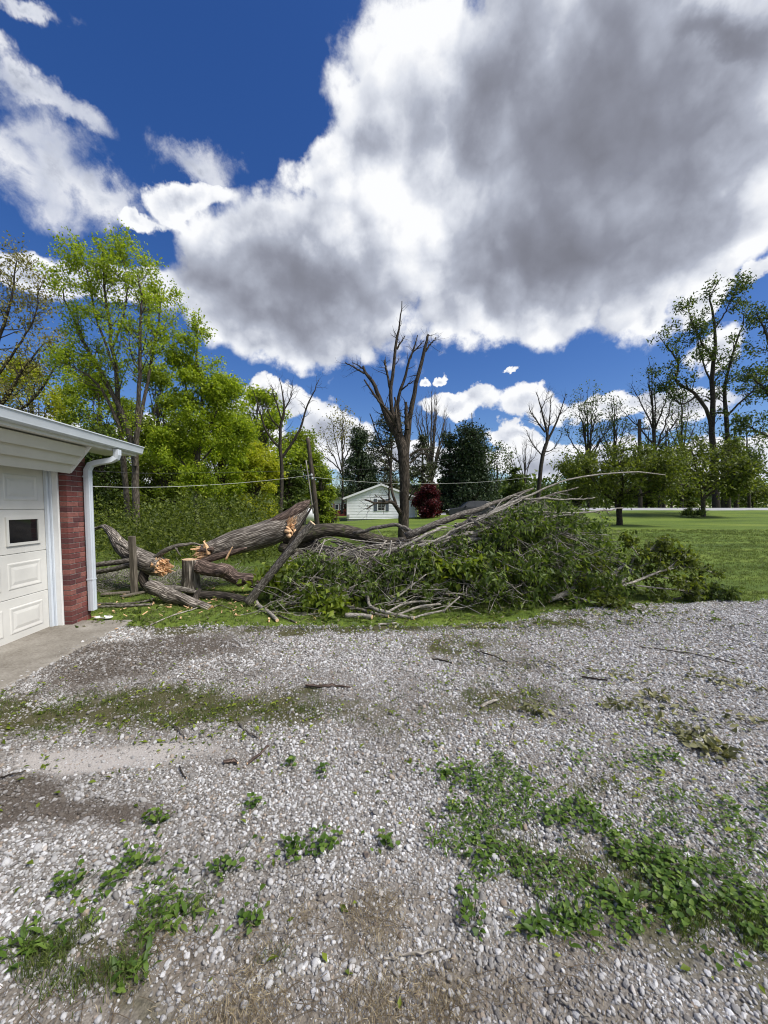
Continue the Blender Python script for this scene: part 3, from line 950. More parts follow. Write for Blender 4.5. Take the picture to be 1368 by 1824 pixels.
def build_garage():
    M_W = plain('white_painted_wood', (0.70, 0.70, 0.69), 0.6, 0.05, 5, 0.06, 90)
    M_D = plain('garage_door_enamel', (0.60, 0.59, 0.55), 0.5, 0.10, 1.6, 0.08, 220)
    M_A = plain('white_aluminium', (0.56, 0.60, 0.65), 0.35, 0.06, 4, spec=0.5)
    M_S = plain('cream_siding', (0.60, 0.58, 0.52), 0.6, 0.06, 3, 0.05, 120)
    M_M = plain('mortar', (0.24, 0.20, 0.18), 0.95, 0.15, 30, 0.5, 120)
    M_G = plain('dark_glass', (0.008, 0.009, 0.011), 0.08, 0.2, 2, spec=0.6)
    M_B = [plain('red_brick_%s' % w, c, 0.88, 0.28, 22, 0.5, 140) for w, c in (('dark', (0.12, 0.038, 0.034)), ('mid', (0.165, 0.050, 0.042)), ('pale', (0.21, 0.08, 0.065)), ('deep', (0.09, 0.03, 0.03)))]
    M_R = plain('roof_shingle', (0.12, 0.11, 0.105), 0.95, 0.3, 12, 0.6, 50)
    rng = np.random.default_rng(2)
    g = empty('garage', G(-1.2, -0.2, 0), 'brick garage with cream panelled door, white gutter and downspout', 'garage')
    DP = -0.225                                    # door plane, behind the brick face
    # body of the garage (mortar core, side and rear walls)
    wl = part('wall', gbox(0.006, 0.362, -0.30, -0.006, -0.1, 2.32), M_M, g)
    # bricks of the far pier
    bh, bw, jt = 0.0575, 0.194, 0.010
    z, row = 0.005, 0
    shared = {}

    def brick(s0, s1, o0, o1, z0, z1):
        w, dpt, h = s1 - s0, o1 - o0, z1 - z0
        key = (round(w, 3), round(dpt, 3), int(rng.integers(0, 4)))
        if key not in shared:
            V = np.array([GA * a + GN * b + np.array([0, 0, c]) for a, b, c in ((-w / 2, -dpt / 2, 0), (-w / 2, dpt / 2, 0), (w / 2, dpt / 2, 0), (w / 2, -dpt / 2, 0), (-w / 2, -dpt / 2, h), (-w / 2, dpt / 2, h), (w / 2, dpt / 2, h), (w / 2, -dpt / 2, h))])
            me = mesh_np('brick', V, [BOXF], False)
            bevel_mesh(me, 0.003)
            me.materials.append(M_B[key[2]])
            shared[key] = me
        ctr = G((s0 + s1) / 2, (o0 + o1) / 2 + rng.normal(0, 0.0012), z0)
        o = bpy.data.objects.new('brick', shared[key])
        COL.objects.link(o)
        o.parent = wl
        o.location = tuple(ctr - np.array(g.location))
    while z + bh < 2.34:
        # front face runs s 0..0.37, return face goes back o 0..-0.1
        if row % 2 == 0:
            cuts = [(0.0, 0.092), (0.102, 0.102 + bw), (0.112 + bw, 0.368)]
        else:
            cuts = [(0.0, bw), (bw + jt, 0.368)]
        for a, b in cuts:
            dep = 0.094 if a == 0 else 0.05
            brick(a, b, -dep, 0.0, z, z + bh)
        z += bh + jt
        row += 1
    part('rear_wall', gbox(0.30, 0.362, -6.0, -0.302, -0.1, 2.32), M_B[1], g)
    part('rear_wall', gbox(-4.6, 0.30, -6.06, -6.0, -0.1, 2.32), M_B[1], g)
    part('front_wall', gbox(-4.6, -2.70, -0.30, -0.01, -0.1, 2.32), M_B[1], g)
    part('rear_wall', gbox(-4.66, -4.6, -6.06, -0.01, -0.1, 2.32), M_B[1], g)
    # jambs
    part('door_jamb', gbox(-0.028, 0.0, DP, -0.094, 0.0, 2.05), M_W, g, 0.003)
    part('door_jamb', gbox(-2.70, -2.67, DP, -0.02, 0.0, 2.05), M_W, g, 0.003)
    part('door_stop', gbox(-0.075, -0.0285, DP + 0.002, DP + 0.042, 0.0, 2.03), M_A, g, 0.004)
    part('door_stop', gbox(-0.045, -0.0285, DP + 0.043, DP + 0.07, 0.0, 2.03), M_A, g, 0.004)
    part('head_jamb', gbox(-2.67, -0.029, DP, -0.03, 2.03, 2.06), M_W, g, 0.003)
    # door: four sections of five raised panels, windows in the third
    door = part('door', gbox(-2.67, -0.03, DP - 0.05, DP - 0.012, 0.0, 2.03), M_D, g)
    sec = 2.02 / 4
    for r in range(4):
        z0 = 0.005 + r * sec
        sc_ = part('door_section', gbox(-2.665, -0.05, DP - 0.0115, DP, z0 + 0.003, z0 + sec - 0.004), M_D, door, 0.003)
        for c in range(4):
            s1 = -0.165 - c * 0.56
            s0 = s1 - 0.475
            za, zb = z0 + 0.10, z0 + sec - 0.10
            if r == 2:
                za, zb = z0 + 0.095, z0 + sec - 0.085
                fr = []
                for q in ((s0, s1, za, za + 0.03), (s0, s1, zb - 0.03, zb), (s0, s0 + 0.03, za + 0.03, zb - 0.03), (s1 - 0.03, s1, za + 0.03, zb - 0.03)):
                    fr.append((gbox(q[0], q[1], DP + 0.0005, DP + 0.018, q[2], q[3]), [BOXF]))
                V, f = cat_mesh(fr)
                w = world_mesh('window_frame', V, f, M_D, door, False)
                part('window_pane', gbox(s0 + 0.0305, s1 - 0.0305, DP + 0.0005, DP + 0.004, za + 0.0305, zb - 0.0305), M_G, door)
            else:
                # sunken moulding with a raised field
                def rect(i, o):
                    return [G(s0 + i, DP + o, za + i), G(s1 - i, DP + o, za + i), G(s1 - i, DP + o, zb - i), G(s0 + i, DP + o, zb - i)]
                V = np.array(rect(0, 0.0006) + rect(0.012, 0.006) + rect(0.022, 0.006) + rect(0.05, 0.001) + rect(0.085, 0.007))
                F = []
                for k in range(4):
                    for j in range(4):
                        F.append([k * 4 + j, k * 4 + (j + 1) % 4, (k + 1) * 4 + (j + 1) % 4, (k + 1) * 4 + j])
                F.append([16, 17, 18, 19])
                part('raised_panel', V, M_D, door, 0, np.array(F))
    # sloping boxed header of three laps, its end trim and the soffit
    for k in range(3):
        t0, t1 = k / 3, (k + 1) / 3
        zb, ob = 2.0 + 0.32 * t0, -0.0 + 0.25 * t0
        zt, ot = 2.0 + 0.32 * t1 - 0.012, 0.25 * t1 - 0.010
        V = []
        for s in (-4.6, 0.02):
            V += [G(s, ob - 0.002, zb + 0.006), G(s, ob + 0.034, zb - 0.024), G(s, ot + 0.004, zt - 0.002), G(s, ot - 0.016, zt + 0.008)]
        V = np.array(V)
        part('lap_siding', V, M_S, g, 0, np.array([[0, 1, 2, 3], [7, 6, 5, 4], [0, 4, 5, 1], [1, 5, 6, 2], [2, 6, 7, 3], [3, 7, 4, 0]]))
    V = np.array([G(0.0205, -0.01, 1.985), G(0.0205, 0.035, 1.985), G(0.0205, 0.30, 2.325), G(0.0205, 0.24, 2.325),
                  G(0.045, -0.01, 1.985), G(0.045, 0.035, 1.985), G(0.045, 0.30, 2.325), G(0.045, 0.24, 2.325)])
    part('end_trim', V, M_W, g, 0, np.array([[0, 1, 2, 3], [7, 6, 5, 4], [0, 4, 5, 1], [1, 5, 6, 2], [2, 6, 7, 3], [3, 7, 4, 0]]))
    part('soffit', gbox(-4.9, 0.98, -0.1, 0.335, 2.328, 2.345), M_W, g)
    part('header_board', gbox(-4.6, -0.03, -0.028, -0.008, 1.985, 2.32), M_W, g)
    part('fascia', gbox(-4.9, 0.98, 0.3355, 0.355, 2.32, 2.47), M_W, g)
    # K-style gutter as an extruded profile
    prof = [(0.356, 2.352), (0.42, 2.352), (0.436, 2.366), (0.438, 2.376), (0.452, 2.43), (0.456, 2.452), (0.468, 2.455), (0.468, 2.466), (0.452, 2.466), (0.356, 2.462)]
    n = len(prof)
    V = np.array([G(s, o, z) for s in (-4.9, 1.0) for o, z in prof])
    F4 = np.array([[j, (j + 1) % n, n + (j + 1) % n, n + j] for j in range(n)])
    gt = world_mesh('gutter', V, [F4, np.array([list(range(n))[::-1]]), np.array([[n + j for j in range(n)]])], M_A, g, False)
    # downspout: rectangular tube along a path with two elbows
    path = [(0.40, 0.40, 2.34), (0.40, 0.40, 2.27), (0.40, 0.385, 2.225), (0.385, 0.33, 2.19), (0.35, 0.16, 2.15), (0.335, 0.09, 2.12), (0.33, 0.055, 2.05), (0.33, 0.052, 1.9), (0.33, 0.05, 0.5), (0.33, 0.05, 0.13)]
    Pw = np.array([G(*p) for p in path])
    T = unit(np.gradient(Pw, axis=0))
    rings = []
    for p, t in zip(Pw, T):
        U = unit(GA - t * GA.dot(t))
        Wv = np.cross(t, U)
        hw, hd = 0.042, 0.032
        prof8 = []
        for a, b in ((-1, -1), (-0.5, -1.08), (0, -1), (0.5, -1.08), (1, -1), (1.06, 0), (1, 1), (0.5, 1.08), (0, 1), (-0.5, 1.08), (-1, 1), (-1.06, 0)):
            prof8.append(p + U * hw * a + Wv * hd * b)
        rings.append(prof8)
    V = np.array(rings).reshape(-1, 3)
    k = 12
    idx = np.arange(len(path) * k).reshape(len(path), k)
    q = np.stack([idx[:-1], np.roll(idx[:-1], -1, 1), np.roll(idx[1:], -1, 1), idx[1:]], -1).reshape(-1, 4)
    ds = world_mesh('downspout', V, [q], M_A, g, False)
    for zz in (1.95, 0.55):
        part('strap', gbox(0.283, 0.377, 0.012, 0.0865, zz, zz + 0.02), M_A, ds)
    # roof
    V = np.array([G(-4.95, 0.33, 2.47), G(1.02, 0.33, 2.47), G(1.02, -3.0, 3.5), G(-4.95, -3.0, 3.5), G(1.02, -6.4, 2.47), G(-4.95, -6.4, 2.47)])
    V2 = V + np.array([0, 0, -0.03])
    Vr = np.vstack([V, V2])
    part('roof', Vr, M_R, g, 0, np.array([[0, 1, 2, 3], [3, 2, 4, 5], [6, 9, 8, 7], [9, 11, 10, 8], [0, 6, 7, 1], [5, 4, 10, 11]]))
    part('ceiling', gbox(-4.6, 0.36, -6.0, -0.31, 2.322, 2.3275), M_W, g)


build_garage()


def build_apron():
    m, N, out = new_mat('weathered_concrete')
    co = N.n('ShaderNodeTexCoord').outputs['Object']
    n1, n2 = N.noise(co, 2.5, 6.0, 0.65), N.noise(co, 40.0, 5.0, 0.65)
    f = N.m('ADD', N.m('MULTIPLY', n1, 0.65), N.m('MULTIPLY', n2, 0.35))
    c = N.ramp(f, [(0.32, (0.12, 0.105, 0.085)), (0.5, (0.22, 0.20, 0.17)), (0.68, (0.31, 0.29, 0.255))])
    p = N.n('ShaderNodeBsdfPrincipled', {'Base Color': c, 'Roughness': 0.92, 'Specular IOR Level': 0.2})
    N.t.links.new(N.n('ShaderNodeBump', {'Height': n2, 'Strength': 0.4, 'Distance': 0.005}).outputs[0], p.inputs['Normal'])
    N.t.links.new(p.outputs[0], out.inputs[0])
    n = 60
    s = np.linspace(-4.4, 0.18, n)
    oe = 0.64 + 0.035 * (fbm(s * 3, s * 0 + 3) - 0.5) + 0.02 * (fbm(s * 14, s * 0 + 8) - 0.5)
    rows = []
    for k in range(n):
        rows.append([G(s[k], -0.40, -0.1), G(s[k], -0.40, 0.032), G(s[k], 0.0, 0.028), G(s[k], oe[k] - 0.02, 0.02), G(s[k], oe[k], 0.008), G(s[k], oe[k], -0.1)])
    V = np.array(rows).reshape(-1, 3)
    idx = np.arange(n * 6).reshape(n, 6)
    q = np.stack([idx[:-1, :-1], idx[:-1, 1:], idx[1:, 1:], idx[1:, :-1]], -1).reshape(-1, 4)
    o = world_mesh('concrete_apron', V, [q, np.array([idx[-1, ::-1]]), np.array([idx[0]])], m, None, False)
    tag(o, 'stained concrete apron in front of the garage door', 'apron', kind='structure')


build_apron()


def build_splash():
    m = plain('white_plastic', (0.72, 0.72, 0.70), 0.4, 0.06)
    c = G(0.30, 0.20, 0.035)
    n = 14
    A = np.linspace(0, 2 * np.pi, n, endpoint=False)
    ring = np.stack([np.cos(A) * 0.13, np.sin(A) * 0.065, np.zeros(n)], -1)
    V = np.vstack([ring * 0.9 + [0, 0, -0.012], ring + [0, 0, 0.004], ring * 0.85 + [0, 0, 0.006], ring * 0.7 + [0, 0, -0.002]]) + c
    idx = np.arange(4 * n).reshape(4, n)
    q = np.stack([idx[:-1], np.roll(idx[:-1], -1, 1), np.roll(idx[1:], -1, 1), idx[1:]], -1).reshape(-1, 4)
    tag(world_mesh('splash_dish', V, [q, idx[-1][None]], m, None, True), 'flat white plastic dish on ground under the downspout', 'dish')


build_splash()


# ------------------------------------------------------------------ white house and things round it
def build_house():
    D = 41.0
    m_s = plain('white_vinyl_siding', (0.84, 0.85, 0.87), 0.55, 0.04, 2)
    m_t = plain('white_trim', (0.78, 0.78, 0.79), 0.5, 0.03, 2)
    m_r = plain('house_shingle', (0.10, 0.095, 0.09), 0.95, 0.3, 6)
    m_f = plain('foundation_block', (0.30, 0.30, 0.29), 0.9, 0.12, 3)
    m_sh = plain('grey_blue_shutter', (0.085, 0.10, 0.125), 0.6, 0.08)
    m_g = plain('window_glass', (0.012, 0.014, 0.018), 0.08, 0.2, 2, spec=0.6)
    a, b = at(618, 925, D), at(740, 925, D)
    x0, x1 = a[0], b[0]
    zf, ze = 0.30, at(680, 887, D)[2]
    zp = at(678, 864, D)[2]
    xm = (x0 + x1) / 2
    h = empty('white_house', (xm, D, 0.0), 'small white gable end house with one shuttered window', 'house')
    part('foundation', box_v((x0 + 0.04, D + 0.04, -0.6), (x1 - 0.04, D + 11, zf)), m_f, h)
    part('wall', box_v((x0 + 0.03, D + 0.03, zf + 0.001), (x1 - 0.03, D + 11.02, ze)), m_s, h)
    # lap boards on the gable end, one by one
    ch = 0.165
    k, z = 0, zf - 0.02
    while z < zp - 0.1:
        zt = z + ch
        wl = lambda zz: (x0, x1) if zz <= ze else (x0 + (xm - x0) * (zz - ze) / (zp - ze), x1 - (x1 - xm) * (zz - ze) / (zp - ze))
        (l0, r0), (l1, r1) = wl(z), wl(min(zt, zp - 0.02))
        V = np.array([[l0, D - 0.03, z], [r0, D - 0.03, z], [r0, D + 0.025, z], [l0, D + 0.025, z], [l1, D - 0.002, zt], [r1, D - 0.002, zt], [r1, D + 0.025, zt], [l1, D + 0.025, zt]])
        part('siding_board', V, m_s, h)
        z = zt
    V = np.array([[x0, D + 0.03, ze], [x1, D + 0.03, ze], [xm, D + 0.03, zp], [x0, D + 11, ze], [x1, D + 11, ze], [xm, D + 11, zp]])
    world_mesh('gable', V, [np.array([[0, 1, 2], [3, 5, 4]]), np.array([[0, 3, 4, 1], [1, 4, 5, 2], [2, 5, 3, 0]])], m_s, h, False)
    ov, th = 0.38, 0.14
    sl = (zp - ze) / (xm - x0)
    for sx in (-1, 1):
        xe = x0 - ov if sx < 0 else x1 + ov
        zl = ze - ov * sl
        V = np.array([[xe, D - 0.3, zl], [xm, D - 0.3, zp], [xm, D - 0.3, zp + th], [xe, D - 0.3, zl + th], [xe, D + 11.3, zl], [xm, D + 11.3, zp], [xm, D + 11.3, zp + th], [xe, D + 11.3, zl + th]])
        part('roof', V + np.array([0, 0, 0.012]), m_r, h)
        V = np.array([[xe, D - 0.325, zl - 0.05], [xm, D - 0.325, zp - 0.05], [xm, D - 0.325, zp + th + 0.02], [xe, D - 0.325, zl + th + 0.02],
                      [xe, D - 0.301, zl - 0.05], [xm, D - 0.301, zp - 0.05], [xm, D - 0.301, zp + th + 0.02], [xe, D - 0.301, zl + th + 0.02]])
        part('rake_board', V, m_t, h)
        part('eave_gutter', box_v((xe - 0.06, D - 0.28, zl - 0.02), (xe + 0.06, D + 11.2, zl + 0.10)), m_t, h)
    for xx in (x0 - 0.015, x1 - 0.085):
        part('corner_board', box_v((xx, D - 0.045, zf - 0.02), (xx + 0.10, D + 0.06, ze)), m_t, h)
    wx0, wz1 = at(672, 888, D)[0], at(678, 889, D)[2]
    wx1, wz0 = at(686.5, 888, D)[0], at(678, 910, D)[2]
    w = part('window', box_v((wx0, D - 0.07, wz0), (wx1, D - 0.033, wz1)), m_t, h)
    for i in range(2):
        for j in range(4):
            px0, px1 = wx0 + 0.09 + i * (wx1 - wx0 - 0.16) / 2, wx0 + 0.07 + (i + 1) * (wx1 - wx0 - 0.16) / 2
            pz0, pz1 = wz0 + 0.08 + j * (wz1 - wz0 - 0.14) / 4, wz0 + 0.055 + (j + 1) * (wz1 - wz0 - 0.14) / 4
            part('pane', box_v((px0, D - 0.078, pz0), (px1, D - 0.0702, pz1)), m_g, w)
    for xa, xb in ((wx0 - 0.36, wx0 - 0.02), (wx1 + 0.02, wx1 + 0.36)):
        s = part('shutter', box_v((xa, D - 0.065, wz0 - 0.03), (xb, D - 0.033, wz1 + 0.02)), m_sh, h)
        for j in range(7):
            zz = wz0 + 0.05 + j * (wz1 - wz0 - 0.08) / 7
            part('louver', box_v((xa + 0.04, D - 0.078, zz), (xb - 0.04, D - 0.0655, zz + 0.07)), m_sh, s)
    vt = at(678, 870, D)
    part('gable_vent', box_v((vt[0] - 0.14, D - 0.06, vt[2] - 0.22), (vt[0] + 0.14, D - 0.033, vt[2] + 0.15)), m_t, h)
    mt = at(621, 919, D)
    part('meter_box', box_v((mt[0] - 0.10, D - 0.14, mt[2] - 0.16), (mt[0] + 0.10, D - 0.032, mt[2] + 0.16)), m_f, h)
    ds = at(739, 905, D)
    part('downspout', box_v((ds[0] + 0.13, D - 0.14, 0.45), (ds[0] + 0.22, D - 0.05, ze - 0.05)), m_t, h)


build_house()


def build_red_house():
    D = 66.0
    m_r, m_w = plain('red_board_wall', (0.14, 0.025, 0.022), 0.8, 0.2, 1.0), plain('far_white_trim', (0.62, 0.63, 0.64), 0.6, 0.05)
    m_k, m_g = plain('far_roof', (0.10, 0.09, 0.09), 0.9, 0.2), plain('far_glass', (0.03, 0.035, 0.04), 0.1, 0.1)
    x0, x1 = at(583, 900, D)[0], at(624, 900, D)[0]
    ze, zp = at(600, 897, D)[2], at(600, 888, D)[2]
    xm = (x0 + x1) / 2
    h = empty('red_house', (xm, D, 0), 'distant dark red house with white gable seen past the white house', 'house')
    part('wall', box_v((x0, D, -0.3), (x1, D + 8, ze)), m_r, h)
    V = np.array([[x0 - 0.1, D - 0.02, ze], [x1 + 0.1, D - 0.02, ze], [xm, D - 0.02, zp], [x0 - 0.1, D + 8, ze], [x1 + 0.1, D + 8, ze], [xm, D + 8, zp]])
    world_mesh('gable', V, [np.array([[0, 1, 2], [3, 5, 4]]), np.array([[0, 3, 4, 1]])], m_w, h, False)
    for s in (-1, 1):
        xe = xm + s * (xm - x0 + 0.5)
        zl = ze - 0.5 * (zp - ze) / (xm - x0)
        V = np.array([[xe, D - 0.4, zl], [xm, D - 0.4, zp], [xm, D - 0.4, zp + 0.18], [xe, D - 0.4, zl + 0.18], [xe, D + 8.4, zl], [xm, D + 8.4, zp], [xm, D + 8.4, zp + 0.18], [xe, D + 8.4, zl + 0.18]])
        part('roof', V + np.array([0, 0, 0.02]), m_k, h)
    for px in (590, 600, 609):
        c = at(px, 903, D)
        w = part('window', box_v((c[0] - 0.35, D - 0.08, c[2] - 0.5), (c[0] + 0.35, D - 0.021, c[2] + 0.5)), m_w, h)
        part('pane', box_v((c[0] - 0.25, D - 0.1, c[2] - 0.4), (c[0] + 0.25, D - 0.081, c[2] + 0.4)), m_g, w)


build_red_house()


def build_car():
    D = 36.0
    x0 = at(799, 905, D)[0]
    zg = float(ground_z(x0 + 2, D)) + 0.03
    L, Wd = 4.55, 1.82
    body = plain('car_paint_dark_grey', (0.022, 0.024, 0.028), 0.35, 0.06, 2, spec=0.4)
    glass = plain('car_glass', (0.02, 0.023, 0.028), 0.05, 0.1, spec=0.7)
    rub, met = plain('tyre_rubber', (0.02, 0.02, 0.02), 0.9, 0.1), plain('alloy_rim', (0.42, 0.43, 0.45), 0.35, 0.05, metal=0.7)
    lamp = plain('lamp_lens', (0.62, 0.63, 0.66), 0.15, 0.05)
    trim = plain('black_trim', (0.03, 0.03, 0.032), 0.6, 0.1)
    c = empty('parked_car', (x0 + L / 2, D + Wd / 2, zg), 'dark grey suv parked past the red maple behind the branches', 'car')
    lower = [(0.06, 0.32), (0.0, 0.55), (0.06, 0.80), (0.30, 0.93), (1.15, 1.03), (4.40, 1.06), (4.52, 0.85), (4.55, 0.45), (4.45, 0.30), (3.95, 0.28), (0.6, 0.28)]
    upper = [(1.15, 1.025), (1.85, 1.56), (2.3, 1.66), (3.6, 1.66), (4.15, 1.50), (4.42, 1.055)]

    def ext(prof, y0, y1, inset=0.0, zsplit=1.05):
        n = len(prof)
        V = []
        for yy, s in ((y0, 1), (y1, -1)):
            for x, z in prof:
                V.append((x0 + x, yy + s * inset * max(0, (z - zsplit)) / 0.6, zg + z))
        idx = np.arange(2 * n).reshape(2, n)
        q = np.stack([idx[0], np.roll(idx[0], -1), np.roll(idx[1], -1), idx[1]], -1)
        return np.array(V), [q, idx[0][None, ::-1], idx[1][None]]
    V, f = ext(lower, D, D + Wd)
    o = world_mesh('body', V, f, body, c, False)
    bevel_mesh(o.data, 0.05, 2)
    V, f = ext(upper, D + 0.06, D + Wd - 0.06, 0.2)
    o = world_mesh('cabin', V, f, body, c, False)
    bevel_mesh(o.data, 0.03, 2)
    for nm, pr in (('side_window', [(1.50, 1.10), (1.95, 1.50), (2.45, 1.56), (2.45, 1.10)]), ('side_window', [(2.52, 1.10), (2.52, 1.56), (3.40, 1.56), (3.50, 1.10)]), ('side_window', [(3.58, 1.10), (3.50, 1.54), (3.95, 1.46), (4.2, 1.12)])):
        for side in (0, 1):
            V = []
            for x, z in pr:
                yy = 0.052 + 0.2 * (z - 1.05) / 0.6
                V.append((x0 + x, D + yy if side == 0 else D + Wd - yy, zg + z))
            for x, z in pr:
                yy = 0.09 + 0.2 * (z - 1.05) / 0.6
                V.append((x0 + x, D + yy if side == 0 else D + Wd - yy, zg + z))
            n = len(pr)
            world_mesh(nm, np.array(V), [np.array([list(range(n))]), np.array([[j, (j + 1) % n, n + (j + 1) % n, n + j] for j in range(n)])], glass, c, False)
    V = np.array([(x0 + x, D + y, zg + z) for x, y, z in ((1.2, 0.22, 1.09), (1.2, Wd - 0.22, 1.09), (1.80, Wd - 0.30, 1.545), (1.80, 0.30, 1.545), (1.25, 0.22, 1.05), (1.25, Wd - 0.22, 1.05), (1.85, Wd - 0.3, 1.50), (1.85, 0.3, 1.50))])
    part('windscreen', V + np.array([-0.03, 0, 0.02]), glass, c)
    for yy in (D + 0.08, D + Wd - 0.42):
        part('headlight', box_v((x0 - 0.015, yy, zg + 0.70), (x0 + 0.22, yy + 0.34, zg + 0.84)), lamp, c, 0.03)
    part('grille', box_v((x0 - 0.03, D + 0.5, zg + 0.50), (x0 + 0.1, D + Wd - 0.5, zg + 0.82)), trim, c, 0.02)
    part('door_mirror', box_v((x0 + 1.55, D - 0.16, zg + 1.08), (x0 + 1.68, D + 0.02, zg + 1.24)), body, c, 0.03)
    for xx in (0.85, 3.65):
        for yy in (D + 0.10, D + Wd - 0.10):
            A = np.linspace(0, 2 * np.pi, 24, endpoint=False)
            rr, off = [], []
            for r, w in ((0.20, -0.11), (0.33, -0.11), (0.345, -0.07), (0.345, 0.07), (0.33, 0.11), (0.20, 0.11)):
                rr.append(np.stack([x0 + xx + r * np.cos(A), np.full(24, yy + w), zg + 0.345 + r * np.sin(A)], -1))
            V = np.array(rr).reshape(-1, 3)
            idx = np.arange(6 * 24).reshape(6, 24)
            q = np.stack([idx[:-1], np.roll(idx[:-1], -1, 1), np.roll(idx[1:], -1, 1), idx[1:]], -1).reshape(-1, 4)
            w = world_mesh('wheel', V, [q], rub, c, True)
            V = np.vstack([np.stack([x0 + xx + 0.2 * np.cos(A), np.full(24, yy + s * 0.10), zg + 0.345 + 0.2 * np.sin(A)], -1) for s in (-1, 1)])
            idx = np.arange(48).reshape(2, 24)
            world_mesh('rim', V, [np.stack([idx[0], np.roll(idx[0], -1), np.roll(idx[1], -1), idx[1]], -1), idx[0][None], idx[1][None, ::-1]], met, w, False)


build_car()


def build_yard_things():
    m_w = plain('tank_white', (0.66, 0.67, 0.68), 0.4, 0.05)
    m_k = plain('bin_black', (0.012, 0.012, 0.013), 0.5, 0.1)
    # white tank on legs
    D = 30.0
    c = at(547, 913, D)
    t = empty('propane_tank', (c[0], D, 0), 'white rounded tank standing behind the broken trunk top', 'tank')
    n = 12
    prof = [(-1.0, 0.02), (-0.95, 0.25), (-0.8, 0.45), (-0.55, 0.55), (0.55, 0.55), (0.8, 0.45), (0.95, 0.25), (1.0, 0.02)]
    P = np.array([[(c[0] + 0.9 * x, D, 0.92) for x, r in prof]])
    V, f, _ = tubes(P, np.array([[r for x, r in prof]]), 20)
    world_mesh('tank_shell', V, f, m_w, t)
    for xx in (-0.5, 0.5):
        part('leg', box_v((c[0] + xx - 0.06, D - 0.25, -0.05), (c[0] + xx + 0.06, D + 0.25, 0.45)), m_k, t)
    part('valve_cap', box_v((c[0] - 0.12, D - 0.12, 1.44), (c[0] + 0.12, D + 0.12, 1.62)), m_w, t, 0.03)
    # black bin
    c = at(536, 917, 26.0)
    b = empty('wheeled_bin', (c[0], 26.0, 0), 'tall black bin in front of the white tank', 'bin')
    V = np.array([[-0.26, -0.28, 0.02], [0.26, -0.28, 0.02], [0.26, 0.28, 0.02], [-0.26, 0.28, 0.02], [-0.31, -0.36, 1.0], [0.31, -0.36, 1.0], [0.31, 0.36, 1.0], [-0.31, 0.36, 1.0]]) + np.array([c[0], 26.0, 0])
    part('bin_body', V, m_k, b, 0.02)
    part('lid', box_v((c[0] - 0.33, 25.6, 1.001), (c[0] + 0.33, 26.4, 1.07)), m_k, b, 0.02)
    # dark red trailer with side rails
    D = 33.0
    m_t, m_y = plain('trailer_dark_red', (0.055, 0.02, 0.018), 0.7, 0.2), plain('trailer_tyre', (0.02, 0.02, 0.02), 0.9, 0.1)
    x0, x1 = at(560, 915, D)[0], at(600, 915, D)[0]
    t = empty('utility_trailer', ((x0 + x1) / 2, D, 0), 'dark red railed trailer parked left of the white house', 'trailer')
    part('bed', box_v((x0, D, 0.45), (x1, D + 1.5, 0.60)), m_t, t)
    for z in (0.85, 1.15):
        part('rail', box_v((x0, D - 0.03, z), (x1, D + 0.01, z + 0.12)), m_t, t)
    for k in range(5):
        xx = x0 + k * (x1 - x0) / 4
        part('stake', box_v((xx - 0.04, D - 0.072, 0.5), (xx + 0.04, D - 0.031, 1.32)), m_t, t)
    for xx in ((x0 + x1) / 2 - 0.4, (x0 + x1) / 2 + 0.4):
        P = np.array([[(xx, D - 0.24, 0.34), (xx, D - 0.08, 0.34)]])
        V, f, _ = tubes(P, np.array([[0.34, 0.34]]), 16, True)
        world_mesh('wheel', V, f, m_y, t)


build_yard_things()

# ------------------------------------------------------------------ trees
RS = 0.72                                         # radii were read off as widths a little too wide


def stem_pts(ctrl, d, n=14, dz=0.0, rng=RNG):
    """ctrl rows: (px, py, radius in px[, extra depth]) seen at depth d"""
    rows = []
    for c in ctrl:
        dd = d + (c[3] if len(c) > 3 else 0.0)
        p = at(c[0], c[1], dd)
        rows.append([p[0], p[1], p[2], c[2] * RS * dd / FPX])
    R = resample(np.array(rows), n)
    return R[:, :3], np.maximum(R[:, 3], 0.002)


def stems_arr(stems, d, n=14, wob=0.0, rng=RNG):
    P, R = [], []
    for s in stems:
        p, r = stem_pts(s, d, n)
        if wob:
            p[1:] += rng.normal(0, wob, (n - 1, 3)) * np.linspace(0.3, 1, n - 1)[:, None]
        P.append(p)
        R.append(r)
    return np.array(P), np.array(R)


